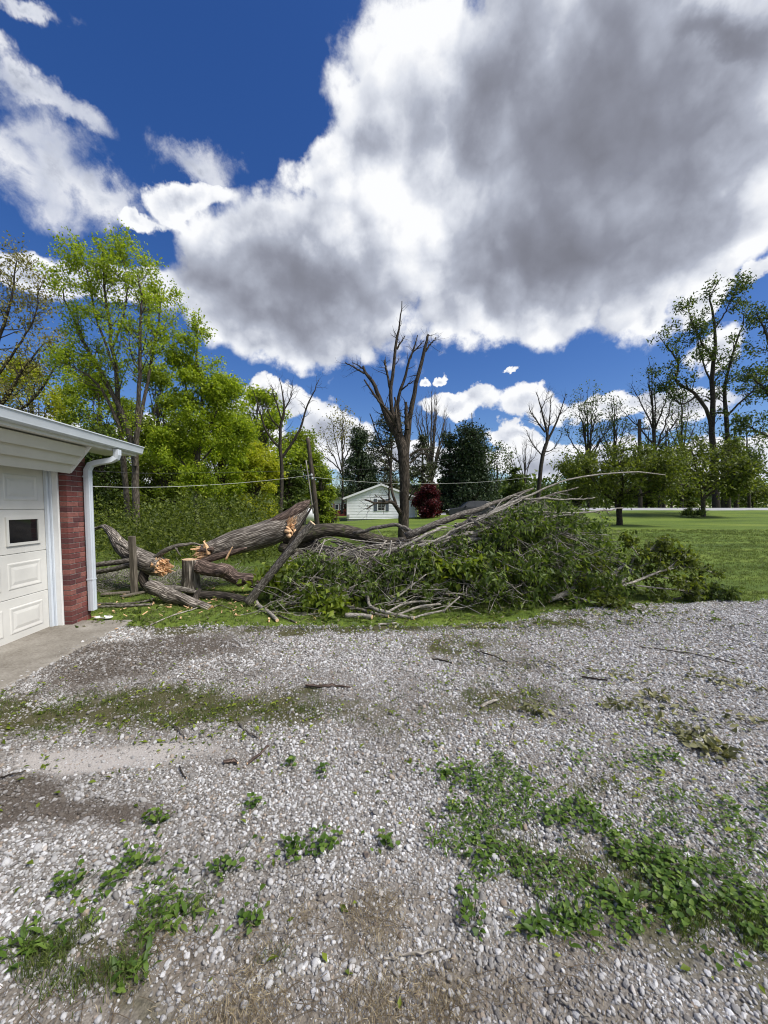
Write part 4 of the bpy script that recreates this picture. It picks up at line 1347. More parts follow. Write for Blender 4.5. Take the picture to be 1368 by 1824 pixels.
def make_tree(name, label, d, stems, seed, lv, leaf=None, bk=BK_GREY, lf=LF_MID, cat='tree', group=None, wob=0.03, sides=(10, 5, 3, 3), keep=False, filt=None):
    """stems in photo pixels at depth d; lv: list of spawn() settings, one for each branching level; leaf: settings for leaves()"""
    rng = np.random.default_rng(seed)
    P, R = stems_arr(stems, d, 16, wob, rng)
    base = P[0, 0].copy()
    base[2] = float(ground_z(base[0], base[1]))
    t = empty(name, base, label, cat, group)
    tb = [tubes(P, R, sides[0], lump=0.05, rng=rng)]
    lvl = [(P, R)]
    for i, kw in enumerate(lv):
        kw = dict(kw)
        src = kw.pop('src', None)
        if src == 'all':
            k = max(a.shape[1] for a, _ in lvl[:i + 1])
            Ps = np.concatenate([np.stack([resample(q, k) for q in a]) for a, _ in lvl])
            Rs = np.concatenate([np.stack([np.interp(np.linspace(0, 1, k), np.linspace(0, 1, q.shape[0]), q) for q in b]) for _, b in lvl])
        else:
            Ps, Rs = lvl[-1] if src is None else lvl[src]
        q, r = spawn(rng, Ps, Rs, **kw)
        if filt is not None:
            ok = filt(q[:, -1])
            q, r = q[ok], r[ok]
        r = np.maximum(r, 0.0025)
        lvl.append((q, r))
        tb.append(tubes(q, r, sides[min(i + 1, 3)], rng=rng))
    V, f, at_ = cat_tubes(tb)
    world_mesh('trunk', V, f, bk, t, True, at_)
    if leaf:
        leaf = dict(leaf)
        m = leaf.pop('levels', 1)
        lf_pts = np.concatenate([a[:, 1:].reshape(-1, 3) for a, _ in lvl[-m:]])
        lo = leaf.pop('zmin', None)
        if lo is not None:
            lf_pts = lf_pts[lf_pts[:, 2] > lo + rng.normal(0, 0.35, len(lf_pts)) + 0.9 * (fbm(lf_pts[:, 0] * 0.9, lf_pts[:, 1] * 0.9) - 0.5)]
        frac = leaf.pop('frac', 1.0)
        if frac < 1:
            lf_pts = lf_pts[rng.random(len(lf_pts)) < frac]
        V, F, ti = leaves(rng, lf_pts, **leaf)
        V2 = V.reshape(-1, 4, 3)
        k = V2[:, 0, 2] > ground_z(V2[:, 0, 0], V2[:, 0, 1]) + 0.05
        V = V2[k].reshape(-1, 3)
        ti = ti.reshape(-1, 2)[k].ravel()
        K = len(V2[k])
        i0 = (np.arange(K) * 4)[:, None]
        F = np.concatenate([i0 + np.array([[0, 1, 2]]), i0 + np.array([[0, 2, 3]])], axis=1).reshape(-1, 3)
        world_mesh('crown', V, [F], lf, t, True, {'tint': ('FACE', 'FLOAT', ti)})
    return t


def blob_tree(name, label, d, px, pyb, pyt, wpx, seed, nl, lsize, lf, bk=BK_GREY, shape='round', cat='tree', low=0.12, trunk=4, nb=60, lump=0.35, aspect=0.6, droop=0.3, group=None):
    """tree with a dense crown: limbs run out to the clumps, leaves fill the clumps"""
    rng = np.random.default_rng(seed)
    c0 = at(px, pyb, d)
    zb = float(ground_z(c0[0], d))
    top = at(px, pyt, d)[2]
    hw = wpx * d / FPX / 2
    H = top - zb
    t = empty(name, (c0[0], d, zb), label, cat, group)
    # clumps
    u = rng.random(nb)
    if shape == 'cone':
        u = 1 - np.sqrt(1 - u * 0.97)
        rad = hw * (1 - u) ** 0.85 * (0.75 + 0.25 * np.sin(u * 9 + seed)) + 0.1
    elif shape == 'column':
        rad = hw * np.clip(np.sin(np.pi * (0.12 + 0.88 * u) ** 0.75) ** 0.7, 0.08, 1)
    else:
        rad = hw * np.sqrt(np.clip(1 - (2 * u - 0.9) ** 2 / 1.25, 0.05, 1))
    A = rng.uniform(0, 6.28, nb)
    q = np.sqrt(rng.uniform(0.25, 1.0, nb)) * rng.uniform(1 - lump, 1.0, nb)
    z = zb + H * (low + (1 - low) * u * 0.97)
    C = np.stack([c0[0] + rad * q * np.cos(A), d + rad * q * np.sin(A), z], -1)
    # limbs from the trunk to each clump
    n = 6
    tt = np.linspace(0, 1, n)[None, :, None]
    zs = zb + (z - zb) * (0.55 if shape == 'round' else 0.92)
    S = np.stack([np.full(nb, c0[0]), np.full(nb, d), zs], -1)
    LP = S[:, None] * (1 - tt) + C[:, None] * tt
    LP[:, :, 2] += (np.sin(np.pi * tt[..., 0]) * 0.06 * H * (1 if shape == 'round' else -0.3))
    LP[:, 1:-1] += rng.normal(0, 0.02 * H, (nb, n - 2, 3)) * 0.5
    rb = trunk * d / FPX
    LR = (rb * 0.35 * np.linspace(1, 0.15, n))[None] * np.ones((nb, 1))
    tp = np.stack([np.full(10, c0[0]), np.full(10, d), np.linspace(zb - 0.1, zb + H * 0.93, 10)], -1)
    tp[2:, :2] += rng.normal(0, 0.008 * H, (8, 2))
    TR = rb * np.linspace(1, 0.12, 10)
    tw, twr = spawn(rng, LP, LR, 5, 0.3, 1.0, hw * 0.5, (45, 15), 4, 0.5, 0.05, 0.15)
    V, f, at_ = cat_tubes([tubes(tp[None], TR[None], 9, rng=rng), tubes(LP, LR, 4, rng=rng), tubes(tw, twr, 3, rng=rng)])
    world_mesh('trunk', V, f, bk, t, True, at_)
    cs = hw * (0.25 if shape == 'round' else 0.2)
    w = rng.uniform(0.4, 1.6, nb)
    k = rng.choice(nb, nl, p=w / w.sum())
    off = unit(rng.normal(size=(nl, 3))) * (rng.random(nl) ** 0.45)[:, None] * (cs * rng.uniform(0.7, 1.5, nb)[k])[:, None] * np.array([1.15, 1.15, 0.75])
    pts = np.concatenate([C[k] + off, tw[:, 1:].reshape(-1, 3)])
    pts = pts[pts[:, 2] > zb + 0.15]
    V, F, ti = leaves(rng, pts, 1, 0.02 * hw, lsize, aspect, droop, 0.2, 0.45 if shape == 'round' else 0.1)
    world_mesh('crown', V, [F], lf, t, True, {'tint': ('FACE', 'FLOAT', ti)})
    return t


L = dict


def build_snag():
    d = 16.0
    S = [
        [(719, 975, 17), (718.5, 945, 13.5), (720, 905, 12.5), (721, 870, 12), (720, 836, 13), (718, 801, 14), (712, 780, 11), (703, 765, 9), (694, 752, 7)],
        [(718, 812, 10), (708, 777, 9), (694, 754, 7.5), (684, 730, 6), (672.5, 700, 5), (665, 683, 4.4), (651, 664, 3.6), (646, 652, 2.6)],
        [(649, 665, 2.2), (632, 655, 1.8), (615, 645, 1.2)],
        [(650, 660, 1.8), (640, 652, 1.4), (628, 646, 0.8)],
        [(706, 757, 5, -.2), (694, 737, 3.6, -.3), (677, 716, 3.0, -.4), (665, 700, 2.6, -.4), (649, 676, 1.6, -.4)],
        [(712, 790, 7), (705, 756, 6), (698, 730, 5), (696, 695, 4.6), (701, 660, 4), (705.5, 612, 3.2), (711, 582, 2.2), (714, 560, 1.5), (716, 537, 0.9)],
        [(707, 622, 2.2), (713, 612, 1.8), (721, 598, 1.0)],
        [(696, 700, 3.2), (691, 672, 2.8), (687, 655, 2.6), (684, 641, 2.0)],
        [(714, 780, 6, .2), (709, 742, 4.6, .2), (710, 707, 3.8, .2), (720, 676, 3.2, .2), (729, 641, 2.6, .2), (738.5, 617, 1.9, .2), (744, 597, 1.0, .2)],
        [(735, 628, 1.8, .2), (745, 618, 1.4, .2), (755, 606, 0.8, .2)],
        [(715, 695, 2.0, .2), (727, 685, 1.6), (740, 677, 1.0)],
        [(720, 815, 11), (724, 790, 9), (726, 766, 8), (731, 737, 6), (736, 709, 5.4), (743, 676, 4.8), (753, 636, 4.2), (760, 605, 3.2), (762.5, 596, 2.2)],
        [(758, 626, 2.2), (766, 614, 1.8), (777, 602, 1.2)],
        [(725, 765, 5.5, -.25), (724, 745, 5.0, -.25), (723, 716, 3.2, -.25)],
        [(712, 770, 5.0, -.3), (706, 740, 3.4, -.3), (704, 708, 2.2, -.3)],
        [(730, 812, 3.4), (743, 803, 2.6), (760, 800, 2.0), (777, 798, 1.2)],
        [(730, 825, 3.0), (750, 808, 2.2), (764, 810, 1.6), (780, 817, 0.8)],
        [(714, 825, 4.0), (702, 818, 2.6), (691, 806, 1.6)],
        [(716, 918, 6), (707, 904, 5, -.3), (698, 895, 4.4, -.5), (685, 896, 3.4, -.6), (668, 896, 2.6, -.7), (650, 890, 1.8, -.8)],
        [(707, 905, 4, -.2), (702, 888, 3.4, -.2), (697, 868, 3.0, -.1), (694, 824, 2.6, .1), (680, 796, 2.2, .2), (669, 766, 1.7, .3), (658, 737, 1.0, .3)],
        [(670, 896, 2, -.7), (660, 902, 1.6, -.8), (653, 907, 1.4, -.8)],
        [(690, 896, 2, -.6), (680, 888, 1.6, -.7), (667, 881, 0.9, -.7)],
        [(693, 896, 2.4, -.5), (693, 882, 2.2, -.5), (693, 866, 1.8, -.5)],
        [(728, 890, 2.5, -.4), (733, 880, 1.8, -.5), (738, 870, 1.3, -.5)],
    ]
    make_tree('dead_tree', 'tall dead leafless snag with broken top limbs before the white house', d, S, 21,
              [L(per=7, f0=0.25, f1=0.98, length=0.75, ang=(55, 18), n=5, rfac=0.35, up=0.08, wig=0.22, rmax=0.022),
               L(per=2, f0=0.3, f1=1.0, length=0.3, ang=(50, 15), n=4, rfac=0.6, up=0.02, wig=0.2)], None, BK_SNAG, cat='dead tree', wob=0.015, sides=(14, 4, 3, 3))


build_snag()


def build_left_trees():
    # tall multi stemmed tree
    S = [[(243, 985, 10), (243, 930, 8.5), (241, 870, 8), (240, 810, 7.5), (222, 745, 6), (190, 680, 5, .3), (150, 610, 3.6, .5), (125, 555, 2.2, .6), (112, 510, 1)],
         [(232, 985, 7, .5), (226, 900, 6.5, .5), (220, 820, 6, .5), (212, 740, 5.4, .4), (205, 660, 4.6), (196, 590, 3.6), (188, 520, 2.6), (180, 435, 1.0)],
         [(242, 830, 6, -.2), (244, 760, 5.4, -.3), (248, 690, 4.4, -.5), (250, 620, 3.6, -.6), (252, 550, 2.6, -.6), (246, 490, 1.2, -.6)],
         [(246, 770, 4.4), (258, 700, 3.6, .3), (270, 640, 3, .5), (282, 570, 2.0, .6), (290, 530, 1.0, .6)],
         [(216, 770, 4), (196, 720, 3.4), (170, 680, 2.6), (140, 660, 1.6), (120, 650, 1.0)],
         [(205, 660, 3), (170, 560, 2.2), (160, 500, 1.4), (150, 470, .8)],
         [(200, 620, 2.6), (220, 560, 2), (228, 500, 1.4), (215, 455, .8)]]
    make_tree('tall_forked_tree', 'tallest forked tree with thin spring leaves behind the garage', 17.0, S, 31,
              [L(per=22, f0=0.38, f1=1.0, length=1.55, ang=(48, 14), n=6, rfac=0.4, up=0.10, wig=0.14, rmax=0.035, taper=0.45),
               L(per=5, f0=0.2, f1=1.0, length=0.7, ang=(45, 15), n=5, rfac=0.6, up=0.03, wig=0.16)],
              L(levels=1, per=9, spread=0.12, size=0.11, frac=0.72, droop=0.4, flat=0.4, zmin=3.0), BK_GREY, LF_BRIGHT)
    # maple in full leaf
    S = [[(350, 985, 7.5), (350, 930, 6.2), (349, 880, 5.8), (352, 830, 5.4), (358, 770, 4.6), (358, 700, 3.4), (352, 640, 2.4), (348, 570, 1.0)],
         [(350, 850, 4.0), (346, 800, 3.6), (340, 740, 3.0), (332, 690, 2.2), (325, 640, 1.2)],
         [(354, 800, 3.2), (374, 760, 2.6), (392, 720, 1.8), (405, 690, 1.0)],
         [(353, 830, 2.6), (378, 800, 2.0), (405, 785, 1.4), (430, 770, .8)],
         [(351, 850, 2.2), (330, 830, 1.8), (312, 800, 1.2), (300, 780, .8)]]
    make_tree('maple_tree', 'straight young maple with dense lime green crown left of dead tree', 18.5, S, 32,
              [L(per=26, f0=0.25, f1=1.0, length=1.35, ang=(55, 14), n=6, rfac=0.4, up=0.06, wig=0.12, rmax=0.03, taper=0.5),
               L(per=6, f0=0.2, f1=1.0, length=0.62, ang=(45, 15), n=5, rfac=0.6, up=0.0, wig=0.16)],
              L(levels=1, per=14, spread=0.14, size=0.125, frac=0.95, droop=0.4, flat=0.4, zmin=2.2), BK_GREY, LF_BRIGHT)
    # sparse tree at the frame's edge
    S = [[(-120, 960, 10), (-90, 850, 9), (-50, 780, 7), (0, 720, 5), (40, 660, 3), (80, 610, 1)],
         [(-100, 880, 7), (-70, 760, 6), (-30, 680, 5), (0, 600, 3.6), (20, 530, 2.2), (30, 465, 1)],
         [(-60, 770, 5), (-10, 740, 4), (50, 720, 3), (95, 660, 1.6), (115, 625, .8)],
         [(-40, 720, 4), (-10, 620, 3), (-5, 540, 2), (0, 480, 1)],
         [(-20, 690, 3.4), (30, 620, 2.4), (62, 560, 1.6), (70, 510, 0.8)]]
    make_tree('pale_budding_tree', 'sparse tree with pale budding leaves above the garage roof', 21.0, S, 33,
              [L(per=18, f0=0.35, f1=1.0, length=2.0, ang=(45, 14), n=6, rfac=0.4, up=0.06, wig=0.14, rmax=0.03),
               L(per=5, f0=0.2, f1=1.0, length=0.85, ang=(45, 15), n=5, rfac=0.6, up=0.02, wig=0.16)],
              L(levels=1, per=5, spread=0.16, size=0.14, frac=0.6, droop=0.4), BK_DARK, LF_BUD)
    # the wood behind: trees in full spring leaf
    W = [('yellow-green round tree just above the garage gutter', 27, 70, 940, 645, 150, LF_YELLOW, 0.05),
         ('mid green bushy tree behind the tall forked trunk', 25, 185, 945, 670, 150, LF_MID, 0.03),
         ('tall leafy tree between the forked tree and the maple', 28, 285, 940, 650, 130, LF_MID, 0.03),
         ('bright lime bushy tree right behind the maple trunk', 24, 395, 945, 735, 120, LF_BRIGHT, 0.02),
         ('tall light green tree behind the bare dead crown', 33, 465, 930, 690, 120, LF_BRIGHT, 0.06),
         ('yellow-green bushy tree at the right end of the wood', 26, 455, 945, 790, 110, LF_YELLOW, 0.02),
         ('soft green tree behind the leaning utility pole', 38, 530, 925, 770, 120, LF_MID, 0.05),
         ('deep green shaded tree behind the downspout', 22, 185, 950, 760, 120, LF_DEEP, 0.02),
         ('deep green shaded tree behind the sawn stump', 23, 300, 950, 790, 130, LF_MID, 0.01),
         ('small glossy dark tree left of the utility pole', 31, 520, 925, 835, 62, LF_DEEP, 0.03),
         ('small leafy green tree right of the utility pole', 33, 572, 925, 830, 60, LF_MID, 0.03)]
    for i, (lb, d, px, pb, pt, w, lf, low) in enumerate(W):
        nl = int(17000 * (w / 130) ** 1.2)
        blob_tree('woodland_tree', lb, d, px, pb, pt, w, 50 + i, nl, 0.0072 * d, lf, BK_GREY, 'round', nb=62, low=low, group='trees of the wood on the left')
    # undergrowth along the wood's edge
    rng = np.random.default_rng(77)
    pts = []
    for k in range(300):
        px, d = rng.uniform(90, 500), rng.uniform(10.5, 22)
        c = gp(px, 903 + 1.55 * FPX / d)
        h = 0.25 + 1.9 * rng.random() ** 2.2
        n = int(60 * h)
        pts.append(np.array([c[0], d, 0]) + rng.normal(0, 0.42, (n, 3)) * [1, 1, 0] + np.stack([np.zeros(n), np.zeros(n), rng.random(n) * h], -1))
    pts = np.concatenate(pts)
    V, F, ti = leaves(rng, pts, 2, 0.08, 0.11, 0.5, 0.1)
    o = world_mesh('undergrowth', V, [F], LF_OLIVE, None, True, {'tint': ('FACE', 'FLOAT', ti)})
    tag(o, 'leafy undergrowth along the edge of the wood', 'undergrowth', kind='stuff')
    # bare tree with a few twigs
    S = [[(499, 935, 5.2), (501, 880, 4.6), (502, 831, 4.4), (499, 790, 4.0), (500, 757, 3.4), (506, 732, 2.8), (502, 688, 1.2), (498, 672, .6)],
         [(502, 816, 3.4), (524, 783, 3.0), (537, 757, 2.5), (546, 725, 2.0), (561, 695, 1.2), (568, 677, 0.7)],
         [(498, 798, 2.8), (477, 772, 2.2), (462, 732, 1.6), (451, 695, 0.7)],
         [(501, 745, 2.2), (490, 710, 1.6), (484, 685, 0.8)],
         [(506, 732, 1.8), (517, 708, 1.4), (521, 680, .6)],
         [(500, 765, 2.0), (484, 745, 1.4), (470, 715, .6)]]
    make_tree('bare_tree', 'bare dark tree with spreading twigs left of utility pole', 22.0, S, 34,
              [L(per=14, f0=0.35, f1=1.0, length=1.0, ang=(48, 14), n=6, rfac=0.4, up=0.06, wig=0.2, rmax=0.02),
               L(per=4, f0=0.2, f1=1.0, length=0.45, ang=(45, 15), n=4, rfac=0.6, up=0.02, wig=0.2)], None, BK_DARK)


build_left_trees()


def fan_stems(rng, px, pb, pt, w, ns, r0, fork=0.45, lean=0):
    """a trunk and ns stems fanning out to the given top width"""
    fy = pb + (pt - pb) * fork
    S = [[(px, pb, r0), (px + lean * .3, (pb + fy) / 2, r0 * .85), (px + lean * .6, fy, r0 * .75), (px + lean, pt + (pb - pt) * 0.02, 0.4)]]
    for i in range(ns):
        a = (i + 0.5) / ns * 2 - 1 + rng.normal(0, 0.12)
        y0 = fy + (pb - fy) * rng.uniform(-0.35, 0.15)
        tx, ty = px + lean + a * w / 2, pt + (pb - pt) * (0.25 * abs(a) ** 1.5 + rng.uniform(0, 0.1))
        dz = rng.normal(0, 1.2)
        S.append([(px + lean * .5, y0, r0 * .5), (px + lean * .6 + a * w * .18, y0 + (ty - y0) * .35, r0 * .4, dz * .3), (px + lean * .8 + a * w * .38, y0 + (ty - y0) * .7, r0 * .25, dz * .7), (tx, ty, 0.4, dz)])
    return S


def build_mid_trees():
    rng = np.random.default_rng(40)
    blob_tree('spruce_tree', 'dark narrow spruce behind the white house roof', 50, 640, 915, 728, 96, 61, 9000, 0.42, LF_CONIF, BK_DARK, 'cone', nb=120, low=0.05, aspect=0.3, droop=0.7, trunk=4)
    blob_tree('pine_tree', 'olive pine with gaps behind the dead snag', 52, 695, 915, 722, 100, 62, 4600, 0.42, LF_PINE, BK_DARK, 'column', nb=60, low=0.2, aspect=0.3, droop=0.1, trunk=4)
    blob_tree('pine_tree', 'thin olive pine right of the dead snag', 54, 752, 915, 775, 64, 63, 2600, 0.42, LF_PINE, BK_DARK, 'column', nb=45, low=0.2, aspect=0.3, droop=0.1, trunk=4)
    blob_tree('evergreen_tree', 'broad dark evergreen standing right of the red maple', 46, 838, 918, 722, 132, 64, 20000, 0.30, LF_CONIF, BK_DARK, 'cone', nb=230, low=0.03, aspect=0.5, lump=0.2, trunk=5)
    blob_tree('evergreen_tree', 'smaller dark evergreen against the broad one', 47, 800, 918, 742, 70, 65, 7000, 0.30, LF_CONIF, BK_DARK, 'cone', nb=120, low=0.03, aspect=0.5, lump=0.2, trunk=4)
    blob_tree('red_maple', 'dark red domed ornamental maple beside the white house', 39.5, 762, 918, 862, 58, 66, 6500, 0.21, LF_RED, BK_DARK, 'round', nb=60, low=0.0, trunk=3)
    make_tree('pale_leafing_tree', 'pale yellowish leafing tree behind the spruce', 56, fan_stems(rng, 610, 915, 730, 100, 7, 3.2, 0.4), 67,
              [L(per=14, f0=0.3, f1=1.0, length=2.6, ang=(40, 14), n=5, rfac=0.45, up=0.1, wig=0.14, rmax=0.05), L(per=4, f0=0.3, f1=1.0, length=1.3, ang=(40, 14), n=4, rfac=0.6, up=0.05, wig=0.15)],
              L(per=2, spread=0.35, size=0.30, frac=0.45), BK_GREY, LF_BUD, wob=0.1)
    make_tree('bare_fan_tree', 'bare fan shaped tree behind the snag right side', 58, fan_stems(rng, 768, 915, 692, 78, 11, 4.5, 0.25), 68,
              [L(per=18, f0=0.35, f1=1.0, length=2.4, ang=(25, 8), n=5, rfac=0.4, up=0.12, wig=0.10, rmax=0.04), L(per=3, f0=0.3, f1=1.0, length=1.2, ang=(25, 10), n=4, rfac=0.6, up=0.05, wig=0.12)],
              None, BK_GREY, wob=0.1)
    # right of the evergreen: leafing and bare trees
    make_tree('hazy_leafing_tree', 'small dark leafing tree touching the evergreen right side', 60, fan_stems(rng, 885, 912, 785, 58, 6, 2.4, 0.3), 69,
              [L(per=14, f0=0.2, f1=1.0, length=1.8, ang=(45, 14), n=5, rfac=0.45, up=0.06, wig=0.15, rmax=0.04), L(per=4, f0=0.2, f1=1.0, length=0.9, ang=(45, 14), n=4, rfac=0.6, up=0.0, wig=0.15)],
              L(per=2, spread=0.3, size=0.34, frac=0.6), BK_DARK, LF_DEEP, wob=0.1)
    blob_tree('round_dark_shrub', 'low rounded dark shrub tree behind the branch tips', 52, 918, 915, 832, 46, 70, 2600, 0.36, LF_DEEP, BK_DARK, 'round', nb=40, low=0.05, trunk=2)
    make_tree('bare_tree', 'bare thin tree rising over the fallen branch tips', 40, [[(956, 925, 5.5), (960, 868, 5.0), (967, 810, 4.4), (975, 783, 3.8), (970, 752, 2.4), (962, 722, 1.4), (955, 698, .6)],
              [(973, 790, 3.0), (990, 755, 2.2), (1000, 728, 1.4), (1008, 700, .6)], [(971, 770, 2.2), (955, 748, 1.6), (942, 728, .8)], [(975, 780, 2.0), (979, 745, 1.5), (982, 705, .6)],
              [(966, 812, 1.6), (948, 790, 1.0), (936, 765, .6)], [(968, 806, 1.6), (985, 800, 1.0), (1000, 776, .6)], [(962, 735, 1.2), (972, 712, .8), (976, 698, .4)]], 71,
              [L(per=16, f0=0.25, f1=1.0, length=1.5, ang=(38, 12), n=5, rfac=0.45, up=0.10, wig=0.15, rmax=0.03), L(per=3, f0=0.3, f1=1.0, length=0.7, ang=(38, 12), n=4, rfac=0.6, up=0.05, wig=0.15)],
              None, BK_DARK, wob=0.03)
    make_tree('bare_tree', 'small bare tree low over the branch tips', 58, fan_stems(rng, 935, 912, 775, 62, 6, 2.2, 0.4), 72,
              [L(per=12, f0=0.3, f1=1.0, length=1.7, ang=(38, 12), n=5, rfac=0.45, up=0.10, wig=0.15, rmax=0.03), L(per=3, f0=0.3, f1=1.0, length=0.8, ang=(38, 12), n=4, rfac=0.6, up=0.05, wig=0.15)],
              None, BK_DARK, wob=0.05)
    RT = [('thinly leafed tree beside the bare one, with forked dark stems', 52, 1048, 912, 690, 92, 9, 4.0, 0.35, 0.45),
          ('slender thinly leafed tree left of the far utility pole', 54, 1098, 912, 700, 80, 7, 3.4, 0.4, 0.35),
          ('tall bare topped tree right behind the far utility pole', 50, 1176, 912, 632, 110, 8, 4.0, 0.42, 0.12),
          ('thin tree with few leaves under the tall right tree', 56, 1215, 912, 700, 90, 7, 3.4, 0.4, 0.4)]
    for i, (lb, d, px, pb, pt, w, ns, r0, fk, fr) in enumerate(RT):
        make_tree('roadside_tree', lb, d, fan_stems(rng, px, pb, pt, w, ns, r0, fk, rng.normal(0, 8)), 80 + i,
                  [L(per=14, f0=0.25, f1=1.0, length=2.3, ang=(42, 13), n=5, rfac=0.45, up=0.09, wig=0.16, rmax=0.04), L(per=4, f0=0.3, f1=1.0, length=1.0, ang=(42, 13), n=4, rfac=0.6, up=0.04, wig=0.16)],
                  L(per=2, spread=0.25, size=0.26, frac=fr), BK_DARK, LF_DEEP, wob=0.1, group='thin trees along the road')
    # the tall right tree
    S = [[(1276, 925, 9), (1275, 870, 7.6), (1272, 816, 7), (1268, 768, 6.2), (1270, 720, 5.4), (1268, 668, 4.6), (1274, 616, 3.6), (1270, 556, 2.4), (1265, 527, 1.6), (1285, 495, .6)],
         [(1270, 790, 4.6), (1265, 750, 4.2), (1250, 716, 3.8), (1228, 694, 3.4), (1203, 679, 3.0), (1208, 657, 2.6), (1203, 634, 2.0), (1186, 618, 1.2), (1175, 600, .6)],
         [(1296, 925, 6, .6), (1297, 850, 5.5, .6), (1296, 800, 5, .6), (1294, 742, 4.4, .6), (1290, 698, 3.6, .6), (1300, 650, 2.8, .6), (1315, 600, 1.8, .6), (1325, 560, .8, .6)],
         [(1272, 640, 2.6), (1250, 610, 2.0), (1232, 570, 1.4), (1225, 540, .7)],
         [(1271, 590, 2.0), (1290, 560, 1.5), (1305, 530, 1.0), (1318, 505, .6)],
         [(1240, 706, 2.4), (1215, 720, 1.8), (1190, 700, 1.2), (1170, 670, .6)],
         [(1294, 742, 2.6, .6), (1320, 715, 2.0), (1345, 690, 1.4), (1360, 660, .8)],
         [(1272, 690, 2.4), (1255, 655, 1.8), (1245, 620, 1.2), (1240, 590, .6)]]
    make_tree('tall_roadside_tree', 'tallest right tree with crooked dark limbs and sparse wind-blown leaves', 47, S, 91,
              [L(per=16, f0=0.3, f1=1.0, length=2.2, ang=(48, 14), n=6, rfac=0.42, up=0.08, wig=0.18, rmax=0.06), L(per=4, f0=0.2, f1=1.0, length=1.0, ang=(45, 14), n=4, rfac=0.6, up=0.02, wig=0.18)],
              L(per=7, spread=0.28, size=0.30, frac=0.65, droop=0.2), BK_DARK, LF_DEEP, wob=0.06)
    S = [[(1420, 925, 10), (1415, 800, 8), (1405, 700, 6), (1390, 620, 4), (1375, 555, 1)],
         [(1412, 780, 5), (1385, 720, 4), (1360, 690, 2.6), (1335, 670, 1)],
         [(1408, 720, 4), (1380, 640, 3), (1362, 590, 2), (1350, 560, 1)],
         [(1413, 800, 4), (1370, 780, 3), (1335, 760, 1.6), (1318, 750, .8)],
         [(1414, 850, 4), (1375, 845, 3), (1340, 830, 1.6), (1325, 820, .8)]]
    make_tree('roadside_edge_tree', 'partly seen leafy tree with limbs reaching in beside the tallest right tree', 44, S, 92,
              [L(per=16, f0=0.3, f1=1.0, length=2.2, ang=(48, 14), n=6, rfac=0.42, up=0.04, wig=0.18, rmax=0.06), L(per=4, f0=0.2, f1=1.0, length=1.0, ang=(45, 14), n=4, rfac=0.6, up=0.0, wig=0.18)],
              L(per=7, spread=0.28, size=0.30, frac=0.7, droop=0.2), BK_DARK, LF_DEEP, wob=0.06)
    # two spreading low trees on the lawn
    S = [[(1103, 938, 7.5), (1103, 915, 6.4), (1104, 897, 6.6), (1100, 880, 4), (1090, 850, 2.6), (1075, 815, 1.2), (1065, 790, .6)],
         [(1105, 900, 4.6), (1120, 890, 4.0, -.5), (1145, 880, 3.4, -1), (1170, 868, 2.6, -1.4), (1200, 862, 1.8, -1.6), (1225, 868, .8, -1.6)],
         [(1102, 897, 4), (1085, 885, 3.0, .6), (1060, 870, 2.2, 1), (1030, 858, 1.4, 1.4), (1005, 850, .7, 1.6)],
         [(1104, 893, 3.6), (1120, 870, 2.6, .5), (1135, 840, 1.8, .8), (1145, 805, .8, 1)],
         [(1103, 893, 3.0), (1110, 860, 2.2, -1), (1105, 830, 1.6, -1.8), (1110, 795, .7, -2)],
         [(1103, 895, 3), (1070, 872, 2.0, -1), (1050, 845, 1.4, -1.6), (1035, 822, .6, -1.8)],
         [(1110, 890, 3), (1140, 858, 2.0, -1.6), (1165, 838, 1.4, -2), (1190, 830, .6, -2.2)], [(1095, 885, 2.4), (1060, 850, 1.6), (1030, 830, 1.2), (1000, 828, .6)]]
    make_tree('spreading_maple', 'low spreading maple with short thick trunk on right lawn', 28, S, 93,
              [L(per=20, f0=0.3, f1=1.0, length=1.9, ang=(62, 20), n=6, rfac=0.42, up=0.0, wig=0.2, rmax=0.04, flat=0.7), L(per=6, f0=0.15, f1=1.0, length=0.75, ang=(50, 15), n=4, rfac=0.6, up=-0.04, wig=0.15, flat=0.7)],
              L(per=6, spread=0.17, size=0.20, droop=0.35, frac=0.85, flat=0.2, zmin=1.5), BK_DARK, LF_OLIVE, wob=0.04)
    S = [[(1253, 925, 5.5), (1252, 900, 4.8), (1252, 878, 4.4), (1245, 850, 3), (1235, 815, 1.6), (1230, 790, .6)],
         [(1253, 888, 3.2), (1275, 872, 2.4, -.6), (1300, 862, 1.6, -1), (1328, 860, .7, -1.2)],
         [(1252, 884, 3), (1225, 865, 2.2, .5), (1195, 855, 1.4, 1), (1165, 850, .6, 1.2)],
         [(1252, 875, 2.8), (1268, 845, 2, .8), (1285, 820, 1.3, 1.2), (1300, 800, .6, 1.4)],
         [(1250, 870, 2.4), (1222, 840, 1.6, -1.2), (1200, 815, .7, -1.6)],
         [(1253, 880, 2.4), (1290, 850, 1.6, -1.5), (1320, 838, .7, -2)], [(1250, 872, 2.4), (1210, 850, 1.6), (1172, 832, .7)]]
    make_tree('spreading_maple', 'bright leafed spreading tree beside the road on grey trunk', 36, S, 94,
              [L(per=20, f0=0.3, f1=1.0, length=2.4, ang=(62, 20), n=6, rfac=0.42, up=0.0, wig=0.2, rmax=0.04, flat=0.7), L(per=6, f0=0.15, f1=1.0, length=0.9, ang=(50, 15), n=4, rfac=0.6, up=-0.04, wig=0.15, flat=0.7)],
              L(per=6, spread=0.2, size=0.25, droop=0.35, frac=0.85, flat=0.2, zmin=2.2), BK_GREY, LF_OLIVE, wob=0.05)
